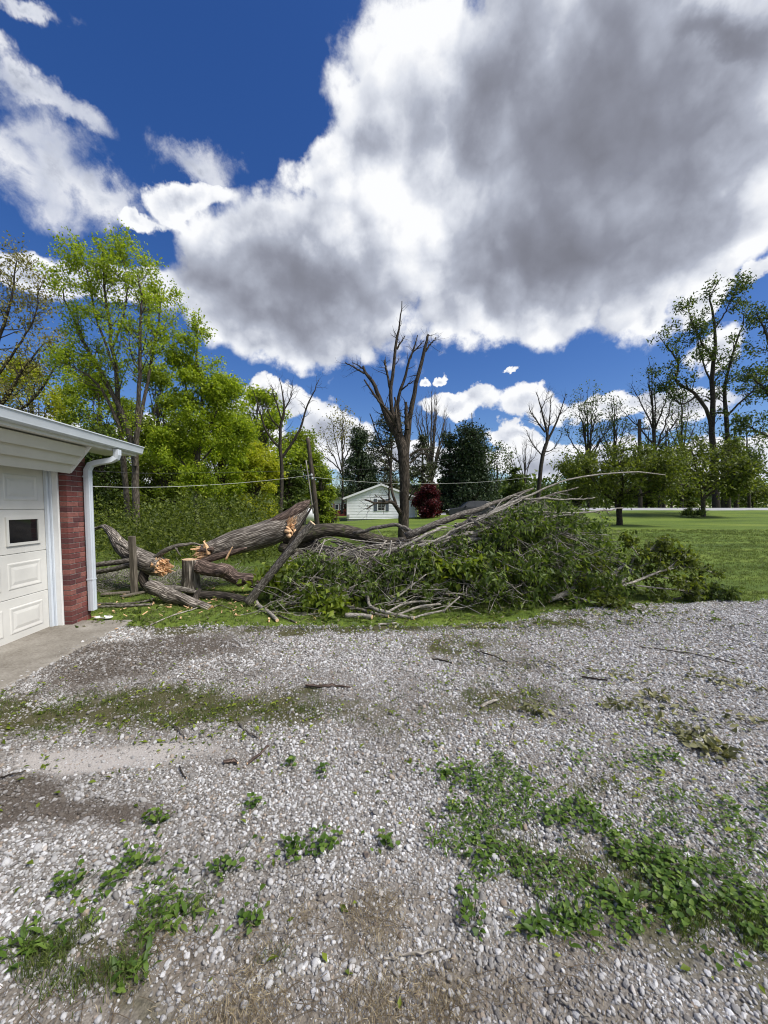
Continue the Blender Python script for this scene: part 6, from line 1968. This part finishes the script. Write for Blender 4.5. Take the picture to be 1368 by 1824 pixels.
def build_logs():
    # sawn stump
    t = empty('tree_stump', gp(341, 1050), 'upright sawn stump with flat pale top beside torn trunk', 'stump')
    log_obj('stump_bark', [(340, 1056, 7.1, 19), (340, 1042, 7.1, 16), (340, 1020, 7.1, 15), (340, 996, 7.1, 15)], 40, 40, 0.014, 31.0, BK_HERO, t, 9.0, SAWN)
    # reddish root log under the trunk
    t = empty('root_log', gp(400, 1052), 'knotty reddish log lying under the torn trunk base', 'log')
    log_obj('bark', [(350, 1010, 7.0, 11), (360, 1012, 7.0, 13), (378, 1018, 6.95, 12), (400, 1020, 6.9, 14), (420, 1031, 6.85, 10), (450, 1036, 6.8, 10), (480, 1044, 6.8, 9), (510, 1050, 6.8, 7)], 70, 30, 0.04, 33.0, BK_RED, t, 9.0)
    log_obj('knot', [(392, 1020, 6.7, 9), (400, 1018, 6.6, 8), (405, 1018, 6.55, 5)], 14, 18, 0.02, 34.0, BK_RED, t)
    log_obj('knot', [(425, 1040, 6.65, 6), (432, 1036, 6.6, 6), (438, 1032, 6.55, 4)], 12, 14, 0.02, 35.0, BK_RED, t)
    splinters('torn_wood', at(352, 1010, 7.0), at(340, 1008, 7.0) - at(356, 1012, 7.0), 0.08, 22, 0.10, 36, SPLINT, t, 0.02)
    # curved ground log
    t = empty('ground_log', gp(310, 1085), 'thick curved grey log lying on grass in front of the stump', 'log')
    log_obj('bark', [(266, 1046, 6.25, 11), (276, 1048, 6.2, 13), (290, 1053, 6.15, 12), (305, 1060, 6.1, 14), (325, 1066, 6.0, 11), (345, 1076, 5.9, 11), (362, 1080, 5.85, 8), (376, 1086, 5.8, 7)], 80, 30, 0.034, 37.0, BK_HERO, t, 11.0, SPLINT)
    log_obj('side_log', [(290, 1047, 6.4, 5), (312, 1048, 6.4, 5.6), (335, 1052, 6.4, 5), (352, 1056, 6.4, 3)], 30, 16, 0.014, 38.0, BK_LIMB, t, 12.0)
    log_obj('side_log', [(345, 1074, 6.0, 6), (350, 1060, 6.1, 5), (356, 1050, 6.2, 3)], 18, 14, 0.012, 39.0, BK_DARK, t, 12.0)
    # dark long log behind it
    t = empty('dark_log', gp(390, 1075), 'dark rough log stretched on ground below the reddish one', 'log')
    log_obj('bark', [(330, 1060, 6.5, 7), (360, 1062, 6.45, 8.5), (390, 1062, 6.4, 9), (418, 1066, 6.3, 8), (446, 1072, 6.2, 5)], 50, 20, 0.022, 41.0, BK_DARK, t, 10.0)
    # leaning cut pole and a thinner one against it
    t = empty('leaning_pole', gp(445, 1075), 'cut pole leaning up to the trunk with round sawn end', 'pole')
    log_obj('bark', [(442, 1074, 5.95, 8.5), (470, 1038, 5.95, 7), (505, 995, 5.95, 6.6), (535, 957, 5.95, 6.2), (557, 931, 5.95, 6)], 60, 16, 0.007, 43.0, BK_LIMB, t, 18.0, SAWN)
    t = empty('leaning_pole', at(480, 1030, 6.15), 'thinner dark stick propped beside the leaning sawn pole', 'pole')
    log_obj('bark', [(476, 1022, 6.1, 2.4), (505, 985, 6.15, 2.4), (530, 945, 6.2, 2.2), (548, 915, 6.25, 1.8), (562, 893, 6.3, .8)], 30, 8, 0.004, 44.0, BK_DARK, t)
    # broken limb with torn end on the left
    t = empty('broken_log', gp(255, 1050, 0.0), 'broken grey limb with torn orange end behind the fence post', 'log')
    log_obj('bark', [(290, 1010, 6.9, 17), (272, 1006, 7.0, 19), (250, 996, 7.15, 17), (232, 985, 7.3, 14), (217, 972, 7.4, 11.5), (205, 957, 7.5, 8.5), (195, 945, 7.6, 6.5), (184, 938, 7.7, 5.2), (172, 941, 7.8, 4.6), (155, 946, 8, 4)], 80, 28, 0.022, 45.0, BK_HERO, t, 9.0)
    splinters('torn_wood', at(288, 1010, 6.88), at(306, 1014, 6.75) - at(282, 1008, 6.95), 0.16, 60, 0.20, 46, SPLINT, t, 0.035)
    log_obj('torn_core', [(281, 1008, 6.94, 15.5), (287, 1009, 6.90, 15.5), (288.5, 1009.5, 6.89, 14)], 6, 30, 0.012, 54.0, BK_RED, t, 16.0, SPLINT)
    splinters('torn_wood', at(289, 1010, 6.87), at(306, 1014, 6.75) - at(282, 1008, 6.95), 0.15, 46, 0.17, 57, SPLINT, t, 0.055)
    for i, c in enumerate(([(262, 998, 7.0, 5), (276, 995, 6.95, 5), (290, 984, 6.9, 4.6), (312, 973, 6.9, 4.2), (330, 970, 6.95, 3.2), (345, 968, 7.0, 2.2), (362, 972, 7.0, 1)],
                           [(240, 996, 7.1, 6), (215, 1001, 7.0, 5), (190, 1004, 7.0, 4.4), (160, 1008, 7.0, 4)],
                           [(245, 1006, 7.0, 5), (225, 1008, 6.9, 4.6), (200, 1014, 6.9, 4.4), (160, 1022, 6.9, 4)],
                           [(248, 992, 7.1, 3), (228, 978, 7.0, 2.4), (205, 964, 7.1, 1.4)],
                           [(262, 1010, 7.0, 9), (255, 1030, 6.9, 8), (262, 1046, 6.8, 6), (275, 1052, 6.7, 4)],
                           [(312, 973, 6.9, 2), (318, 985, 6.85, 1.4), (322, 990, 6.8, .8)])):
        log_obj('branch', c, 26, 12, 0.008, 47.0 + i, BK_LIMB if i != 4 else BK_DARK, t, 14.0)
    splinters('snapped_stub', at(211, 958, 7.35), at(212, 945, 7.35) - at(211, 960, 7.35), 0.03, 10, 0.14, 52, plain('bare_white_wood', (0.62, 0.55, 0.45), 0.8), t, 0.025)
    # fence post and boards
    t = empty('fence_post', gp(240, 1057), 'square weathered wooden fence post beside the broken limb', 'post')
    a = gp(240, 1058)
    zt = at(238, 955, a[1])[2]
    for nm, V in (('post', box_v((a[0] - 0.045, a[1] - 0.04, -0.1), (a[0] + 0.045, a[1] + 0.05, zt))),):
        V = V.copy()
        V[4:, 0] -= 0.02
        n = len(V)
        me_a = {'bk': ('POINT', 'FLOAT_VECTOR', (V - a).astype(np.float32))}
        o = world_mesh(nm, V, [BOXF], BK_POST, t, False, me_a)
        bevel_mesh(o.data, 0.006)
    for i, (c, w, lb) in enumerate((((180, 1060, 232, 1056), 0.05, 'weathered board lying flat at foot of fence post'), ((215, 1064, 265, 1054), 0.035, 'short grey board on grass right of fence post'))):
        p, q = gp(c[0], c[1], 0.03), gp(c[2], c[3], 0.03)
        u = unit(q - p)
        s = np.array([-u[1], u[0], 0]) * w
        V = np.array([p - s, q - s, q + s, p + s, p - s + [0, 0, .03], q - s + [0, 0, .03], q + s + [0, 0, .03], p + s + [0, 0, .03]])
        o = world_mesh('board', V, [BOXF], BK_POST, None, False, {'bk': ('POINT', 'FLOAT_VECTOR', (V[:, [1, 2, 0]]).astype(np.float32))})
        bevel_mesh(o.data, 0.004)
        tag(o, lb, 'board')
    # pale dead stalks under the limb
    rng = np.random.default_rng(9)
    n = 900
    x, y = rng.uniform(-7.2, -3.2, n), rng.uniform(6.8, 9.0, n)
    P = np.zeros((n, 4, 3))
    D = unit(np.stack([rng.normal(0, 1, n), rng.normal(0, .6, n), rng.uniform(0.15, 0.9, n)], -1))
    L_ = rng.uniform(0.15, 0.5, n)
    for k in range(4):
        P[:, k] = np.stack([x, y, np.zeros(n)], -1) + D * (L_ * k / 3)[:, None] + rng.normal(0, .012, (n, 3))
    V, f, at_ = cat_tubes([tubes(P, np.full((n, 4), 0.005), 3, rng=rng)])
    o = world_mesh('dead_stalks', V, f, BK_PALE, None, True, at_)
    tag(o, 'pale dead stalks tangled under the broken limb', 'stalks', kind='stuff')


build_logs()


def build_poles_wires():
    m = bark('pole_wood', (0.05, 0.04, 0.03), (0.16, 0.13, 0.10), 40, 0.05, 0.4, 0.006)
    mw = plain('pale_cable', (0.62, 0.62, 0.60), 0.5, 0.05)
    mk = plain('dark_cable', (0.05, 0.05, 0.055), 0.6, 0.05)
    mg = plain('glazed_insulator', (0.55, 0.56, 0.57), 0.3, 0.05)
    d = 18.0
    t = empty('utility_pole', at(567, 958, d), 'leaning broken-topped utility pole in front of small trees', 'pole')
    log_obj('pole_shaft', [(567, 962, d, 4.6), (561, 890, d, 4.2), (555, 835, d, 3.8), (548, 780, d, 3.2)], 20, 12, 0.006, 61.0, m, t)
    for px, py in ((555, 846), (556.5, 852)):
        c = at(px, py, d - 0.14)
        P = np.array([[c + [0, 0, -0.06], c + [0, 0, -0.02], c + [0, 0, .02], c + [0, 0, .06]]])
        V, f, _ = tubes(P, np.array([[.03, .05, .05, .03]]), 10, True)
        world_mesh('insulator', V, f, mg, t)
    log_obj('pole_brace', [(545, 820, d - .2, 1.2), (552, 870, d - .2, 1.2), (558, 915, d - .2, 1.2)], 8, 6, 0.002, 63.0, BK_PALE, t)
    d2 = 49.0
    t = empty('utility_pole', at(1142, 915, d2), 'straight far utility pole rising behind the right spreading maple', 'pole')
    log_obj('pole_shaft', [(1141, 925, d2, 3.4), (1140, 840, d2, 3.1), (1139, 747, d2, 2.6)], 14, 10, 0.006, 62.0, m, t)
    c = at(1140, 765, d2)
    part('cross_arm', box_v((c[0] - 1.1, d2 - 0.36, c[2] - 0.07), (c[0] + 1.1, d2 - 0.25, c[2] + 0.07)), m, t)
    WR = [('service_cable', 'thick pale cable from the garage to the leaning utility pole', [(150, 866, 6.2), (240, 868, 7.5), (330, 866, 9.5), (430, 860, 12.5), (510, 852, 15.5), (554, 846, 17.8)], 0.0045, mw),
          ('service_cable', 'pale cable from leaning pole across the white house roof', [(556, 850, 17.8), (620, 856, 20), (700, 861, 23), (800, 861, 26), (880, 857, 28), (960, 848, 31)], 0.006, mw),
          ('overhead_wire', 'thin dark wire above the pale garage cable', [(150, 838, 10), (260, 843, 12), (370, 842, 15), (470, 840, 17), (552, 838, 17.8)], 0.005, mk),
          ('overhead_wire', 'thin dark wire crossing the snag trunk at mid height', [(556, 830, 18), (640, 836, 20), (720, 830, 22), (800, 818, 25)], 0.006, mk),
          ('overhead_wire', 'upper dark wire running right from far utility pole', [(1140, 762, 49), (1250, 770, 46), (1330, 764, 43), (1420, 752, 40)], 0.02, mk),
          ('overhead_wire', 'lower dark wire running right from far utility pole', [(1140, 772, 49), (1250, 784, 46), (1330, 776, 43), (1420, 764, 40)], 0.02, mk)]
    for nm, lb, c, r, mm in WR:
        Q = resample(np.array([at(*q) for q in c]), 40)
        V, f, _ = tubes(Q[None], np.full((1, 40), r), 6, True)
        tag(world_mesh(nm, V, f, mm, None), lb, 'cable')


build_poles_wires()

# ------------------------------------------------------------------ small things on the drive
def build_litter():
    rng = np.random.default_rng(55)
    # leaf litter: flat fallen leaves and bits
    n = 26000
    y = rng.uniform(1.0, 6.4, n)
    x = rng.uniform(-1, 1, n) * (1.08 * y + 0.4)
    LT = [(300, 1270, 330, 60, 1.0), (60, 1290, 160, 50, 0.9), (900, 1240, 230, 70, 0.9), (1080, 1290, 150, 50, 0.6), (820, 1130, 260, 40, 0.8), (1050, 1110, 200, 30, 0.8), (640, 1110, 300, 12, 1.0), (1200, 1150, 160, 30, 0.35), (1200, 1400, 220, 70, 0.6)]
    m = blobs(x, y, LT, 0.3, 3.0)
    k = (rng.random(n) < (m * 0.9 + 0.03) * sstep(fbm(x * 8, y * 8), 0.36, 0.6)) & (x > -3.3) & (y < edge_y(x) + 0.3)
    P = np.stack([x[k], y[k], drive_z(x[k], y[k]) + 0.012], -1)
    V, F, ti = leaves(rng, P, 1, 0.004, 0.034, 0.5, 0.0, 0.35, 1.0)
    V[:, 2] = np.maximum(V[:, 2], 0.006)
    tag(world_mesh('leaf_litter', V, [F], LF_MID, None, True, {'tint': ('FACE', 'FLOAT', ti)}), 'small green leaf bits strewn over the gravel', 'leaf litter', kind='stuff')
    # wilted clumps
    pts = []
    for px, py, rx, ry, c in ((1275, 1345, 48, 18, 90), (1220, 1310, 45, 16, 60), (1260, 1210, 24, 12, 30), (1105, 1265, 34, 12, 30), (1180, 1262, 60, 20, 40), (945, 1268, 22, 10, 24), (965, 1275, 18, 6, 10), (1330, 1225, 40, 14, 30), (1110, 1210, 50, 14, 24), (1300, 1290, 60, 14, 30), (1000, 1190, 60, 20, 26), (1170, 1245, 40, 10, 20)):
        cx, cy, sx, sy = pblob(px, py, rx, ry)
        a = rng.normal(0, 0.5, (c, 2)) * [sx, sy] + [cx, cy]
        pts.append(np.column_stack([a, drive_z(a[:, 0], a[:, 1]) + 0.014 + 0.02 * rng.random(c)]))
    pts = np.concatenate(pts)
    V, F, ti = leaves(rng, pts, 1, 0.004, 0.055, 0.55, 0.0, 0.4, 0.8)
    V[:, 2] = np.maximum(V[:, 2], 0.008)
    tag(world_mesh('wilted_leaves', V, [F], LF_WILT, None, True, {'tint': ('FACE', 'FLOAT', ti)}), 'curled wilted brownish leaves in small drifts', 'leaf litter', kind='stuff')

    # debris between the gravel and the heap: trodden leaves, bark and wood chips on the grass
    n = 5200
    x, y = rng.uniform(-3.9, 4.6, n), rng.uniform(4.75, 7.0, n)
    k = rng.random(n) < sstep(fbm(x * 3.1, y * 3.1), 0.36, 0.62) * np.exp(-((y - 5.5) / 0.9) ** 2)
    P = np.stack([x[k], y[k], 0.02 + 0.025 * rng.random(k.sum())], -1)
    h = len(P) // 2
    for nm, Q, mt, sz, lb in (('trodden_leaves', P[:h], LF_WILT, 0.06, 'brown trodden leaves on the grass before the heap'), ('green_debris', P[h:], LF_FALL, 0.07, 'torn green leaves on the grass before the heap')):
        V, F, ti = leaves(rng, Q, 1, 0.01, sz, 0.5, 0.0, 0.35, 0.8, 0.5)
        V[:, 2] = np.maximum(V[:, 2], 0.012)
        tag(world_mesh(nm, V, [F], mt, None, True, {'tint': ('FACE', 'FLOAT', ti)}), lb, 'leaf litter', kind='stuff')
    n = 130
    c = np.stack([rng.normal(-2.7, 1.0, n), rng.normal(6.2, 0.6, n), np.full(n, 0.02)], -1)
    A = rng.uniform(0, 6.28, n)
    u, v = np.stack([np.cos(A), np.sin(A), rng.normal(0, .3, n)], -1), np.stack([-np.sin(A), np.cos(A), rng.normal(0, .3, n)], -1)
    l, w = rng.uniform(0.01, 0.05, n)[:, None], rng.uniform(0.004, 0.014, n)[:, None]
    up = np.array([0, 0, 0.008])
    V = np.stack([c - u * l - v * w, c + u * l - v * w * .6, c + u * l + v * w * .4, c - u * l + v * w, c - u * l - v * w + up, c + u * l - v * w * .6 + up, c + u * l + v * w * .4 + up, c - u * l + v * w + up], 1)
    F = ((np.arange(n) * 8)[:, None, None] + BOXF[None]).reshape(-1, 4)
    V = V.reshape(-1, 3)
    V[:, 2] = np.maximum(V[:, 2], 0.006)
    tag(world_mesh('wood_chips', V, [F], SPLINT, None, False), 'pale wood chips scattered round the stump and logs', 'chips', kind='stuff')


build_litter()


def heart_leaf():
    o = [(0, 0), (0.10, -0.08), (0.26, -0.06), (0.38, 0.08), (0.42, 0.26), (0.36, 0.46), (0.24, 0.66), (0.10, 0.84), (0, 0.95)]
    right = [(x, y) for x, y in o]
    left = [(-x, y) for x, y in o[1:-1]][::-1]
    return np.array(right), np.array(left)


def weed_leaves(rng, pts, up, size, shape='heart'):
    """leaf blades with a midrib fold: 10 outline points, rib of 3"""
    n = len(pts)
    A = rng.uniform(0, 6.28, n)
    til = rng.normal(up, 0.3, n)
    ax = np.stack([np.cos(A) * np.cos(til), np.sin(A) * np.cos(til), np.sin(til)], -1)
    sd = np.stack([-np.sin(A), np.cos(A), np.zeros(n)], -1)
    sd = unit(sd + rng.normal(0, 0.25, (n, 3)))
    sd = unit(sd - ax * (sd * ax).sum(1, keepdims=True))
    nr = np.cross(ax, sd)
    nr *= np.sign(nr[:, 2:3] + 1e-6)
    s = size * rng.uniform(0.6, 1.35, n)
    if shape == 'heart':
        T = [(0, 0, 0), (-.32, -.06, .05), (-.46, .22, .10), (-.34, .58, .08), (0, .98, -.08), (.34, .58, .08), (.46, .22, .10), (.32, -.06, .05), (0, .45, 0)]
    else:
        T = [(0, 0, 0), (-.07, .08, .0), (-.19, .4, .05), (-.15, .75, .04), (0, 1.15, -.14), (.15, .75, .04), (.19, .4, .05), (.07, .08, .0), (0, .55, 0.02)]
    T = np.array(T)
    V = pts[:, None, :] + s[:, None, None] * (T[None, :, 0:1] * sd[:, None] + T[None, :, 1:2] * ax[:, None] + T[None, :, 2:3] * nr[:, None])
    i0 = (np.arange(n) * 9)[:, None]
    tr = np.concatenate([i0 + np.array([[8, a, b]]) for a, b in ((0, 1), (1, 2), (2, 3), (3, 4), (4, 5), (5, 6), (6, 7), (7, 0))], 1).reshape(-1, 3)
    return V.reshape(-1, 3), tr, np.repeat(rng.random(n), 8).astype(np.float32)


def build_weeds():
    rng = np.random.default_rng(66)
    n = 95000
    y = rng.uniform(0.95, 2.9, n)
    x = rng.uniform(-1.1, 1.15, n) * (1.08 * y + 0.4)
    m = blobs(x, y, WEED, 0.35, 4.0)
    k = rng.random(n) < 0.72 * sstep(m, 0.12, 0.65) * sstep(fbm(x * 7 + 3, y * 7), 0.40, 0.56)
    xx, yy = x[k], y[k]
    P = np.stack([xx, yy, drive_z(xx, yy) + rng.uniform(0.012, 0.045, len(xx))], -1)
    kl = fbm(xx * 3 + 5, yy * 3) > 0.52
    V, F, ti = weed_leaves(rng, P[~kl], 0.15, 0.019)
    V_, F_, t_ = weed_leaves(rng, P[kl] - [0, 0, 0.01], 0.25, 0.022, 'lance')
    F = np.concatenate([F, F_ + len(V)])
    V, ti = np.concatenate([V, V_]), np.concatenate([ti, t_])
    V[:, 2] = np.maximum(V[:, 2], 0.004)
    tag(world_mesh('ground_ivy', V, [F], LF_WEED, None, True, {'tint': ('FACE', 'FLOAT', ti)}), 'carpet of small heart shaped weeds spreading over gravel', 'weeds', kind='stuff')
    C = [(245, 1545, 45, 40, 'heart', 'heart leaved weed, largest clump on the left gravel'), (120, 1590, 45, 30, 'heart', 'heart leaved weed left of largest clump, near frame edge'),
         (395, 1555, 38, 34, 'heart', 'loose heart leaved weed just right of the largest clump'), (520, 1515, 28, 26, 'heart', 'small violet-like weed standing alone in mid gravel'),
         (580, 1520, 20, 22, 'heart', 'tiny weed just right of the lone mid gravel weed'), (450, 1640, 24, 26, 'heart', 'two-leaf weed beside the dry grass patch'),
         (300, 1640, 60, 40, 'lance', 'broad pale leaved weed rosette above the grass tuft'), (60, 1690, 60, 34, 'lance', 'long leaved plantain at the lower left of grass tuft'),
         (240, 1740, 40, 36, 'lance', 'dark upright dock weed at lower edge of grass'), (840, 1640, 34, 44, 'heart', 'weed clump at left tip of the weedy carpet'),
         (575, 1378, 14, 16, 'heart', 'tiny green weed beside the broken twig'), (515, 1365, 16, 18, 'heart', 'tiny leafy sprout left of another by the broken twig'),
         (280, 1465, 30, 14, 'heart', 'low flat weed at edge of the dark earth patch'), (450, 1440, 22, 16, 'heart', 'small flat weed in gravel right of dark earth'),
         (1010, 1640, 60, 40, 'lance', 'grey green plantain rosette in the weedy carpet'), (1120, 1610, 70, 40, 'lance', 'second plantain rosette, further right in the weedy carpet'),
         (950, 1655, 34, 24, 'lance', 'small plantain rosette at the dirt edge left of the others'), (690, 1510, 16, 24, 'heart', 'upright weed in gravel left of the weedy carpet')]
    for i, (px, py, rx, ry, sh, lb) in enumerate(C):
        cx, cy, sx, sy = pblob(px, py, rx, ry)
        big = sh == 'lance'
        nl = int((26 if big else 30) * (rx / 40) ** 0.9) + 6
        a = rng.normal(0, 0.45, (nl, 2)) * [sx, min(sy, sx * 1.3)]
        z = rng.uniform(0.012, 0.055, nl) if not big else rng.uniform(0.008, 0.02, nl)
        c0 = np.array([cx, cy, float(drive_z(np.array([cx]), np.array([cy]))[0])])
        t = empty('weed_plant', c0, lb, 'weed', 'weeds growing in the gravel')
        P = np.column_stack([a[:, 0] + cx, a[:, 1] + cy, c0[2] + z])
        V, F, ti = weed_leaves(rng, P, 0.2 if not big else 0.35, 0.021 if not big else 0.038, sh)
        V[:, 2] = np.maximum(V[:, 2], 0.004)
        world_mesh('leaves', V, [F], LF_WEED, t, True, {'tint': ('FACE', 'FLOAT', ti)})['kind'] = 'stuff'
        Q = np.stack([np.column_stack([a * 0.45, np.zeros(nl)]) + c0, np.column_stack([a * 0.8, z * 0.7]) + c0, P], 1)
        V, f, at_ = cat_tubes([tubes(Q, np.full((nl, 3), 0.0011), 4, rng=rng)])
        world_mesh('stems', V, f, MATS['leaf_weed'], t, True)['kind'] = 'stuff'


build_weeds()


def build_twigs():
    T = [('snapped brown twig with pale broken end in the left gravel', [(440, 1362, 2.2), (456, 1350, 2.4), (478, 1330, 2.0)], BK_RED),
         ('short reddish bark chip left of the snapped brown twig', [(398, 1360, 3), (414, 1357, 3.4), (424, 1360, 2)], BK_RED),
         ('curved grey twig at lower edge of the mossy strip', [(425, 1288, 1.2), (440, 1303, 1.5), (463, 1316, 1.2)], BK_LIMB),
         ('short bent grey twig in the mossy strip', [(303, 1288, 1.2), (318, 1300, 1.4), (330, 1315, 1.2)], BK_LIMB),
         ('small dark twig pointing down in the left gravel', [(320, 1366, 1.2), (324, 1378, 1.4), (332, 1388, 1.0)], BK_DARK),
         ('rusty brown fallen stick on gravel centre', [(545, 1222, 2.4), (565, 1225, 2.8), (590, 1222, 2.2), (625, 1225, 1.2)], BK_RED),
         ('dark straight stick on the right gravel', [(1036, 1207, 1.6), (1058, 1210, 1.8), (1082, 1214, 1.6)], BK_DARK),
         ('long thin twig trailing across the far right gravel', [(1140, 1152, 1.0), (1200, 1160, 1.2), (1260, 1170, 1.1), (1325, 1186, .8)], BK_LIMB),
         ('pale peeled twig chunk by the wilted leaves', [(857, 1262, 2.8), (868, 1256, 3.0), (884, 1250, 2.4)], BK_PALE),
         ('thin dark twig right of the gravel centre', [(845, 1160, 1.0), (870, 1166, 1.2), (905, 1180, 1.0)], BK_DARK),
         ('short dark twig left of the thin dark one', [(770, 1174, 1.4), (790, 1177, 1.5), (806, 1181, 1.2)], BK_DARK),
         ('bare twig lying on the dirt near the bottom centre', [(684, 1710, 2.0), (730, 1702, 2.2), (790, 1690, 1.6)], BK_PALE),
         ('straw coloured stick on the dirt at bottom right', [(996, 1778, 2.2), (1035, 1800, 2.4), (1072, 1822, 2.0)], BK_PALE),
         ('dry straw stem leaning at the dirt patch left edge', [(494, 1600, 1.0), (510, 1575, 1.2), (540, 1548, 1.0)], BK_PALE),
         ('dark twig lying at the left frame edge gravel', [(0, 1386, 1.6), (20, 1382, 1.8), (46, 1374, 1.2)], BK_DARK),
         ('faint curved stem in the gravel above the weedy carpet', [(908, 1322, 1.0), (914, 1308, 1.2), (924, 1295, .8)], BK_PALE)]
    rng = np.random.default_rng(88)
    for i, (lb, c, mat) in enumerate(T):
        rows = []
        for px, py, r in c:
            g = gp(px, py, 0.014)
            rr = r * g[1] / FPX
            rows.append([g[0], g[1], float(drive_z(np.array([g[0]]), np.array([g[1]]))[0]) + 0.010 + rr, rr])
        Q = resample(np.array(rows), 14)
        Q[1:-1, :3] += rng.normal(0, 0.0025, (12, 3))
        V, fs, bk = tubes(Q[None, :, :3], Q[None, :, 3], 7, True, 0.08, rng)
        o = world_mesh('twig', V, fs, mat, None, True, {'bk': ('POINT', 'FLOAT_VECTOR', bk.astype(np.float32))})
        o.data.materials.append(SAWN)
        for q in (-1, -2):
            o.data.polygons[q].material_index = 1
        tag(o, lb, 'twig', 'twigs strewn over the gravel')
    # dry straw bits round the dirt
    n = 2600
    y = rng.uniform(0.95, 2.0, n)
    x = rng.uniform(-1, 1, n) * (1.05 * y + 0.3)
    k = rng.random(n) < sstep(blobs(x, y, DIRT, 0.25), 0.2, 0.7)
    x, y = x[k], y[k]
    n = len(x)
    A, l = rng.uniform(0, 6.28, n), rng.uniform(0.015, 0.06, n)
    z = drive_z(x, y) + 0.008
    P = np.stack([np.stack([x - np.cos(A) * l, y - np.sin(A) * l, z], -1), np.stack([x + rng.normal(0, .004, n), y, z + rng.uniform(0, 0.014, n)], -1), np.stack([x + np.cos(A) * l, y + np.sin(A) * l, z + rng.uniform(-.002, 0.01, n)], -1)], 1)
    V, f, at_ = cat_tubes([tubes(P, np.full((n, 3), 0.0009), 3, rng=rng)])
    tag(world_mesh('dry_straw', V, f, MATS['dry_grass'], None, True), 'thin dry straw scattered over bare dirt', 'straw', kind='stuff')


build_twigs()
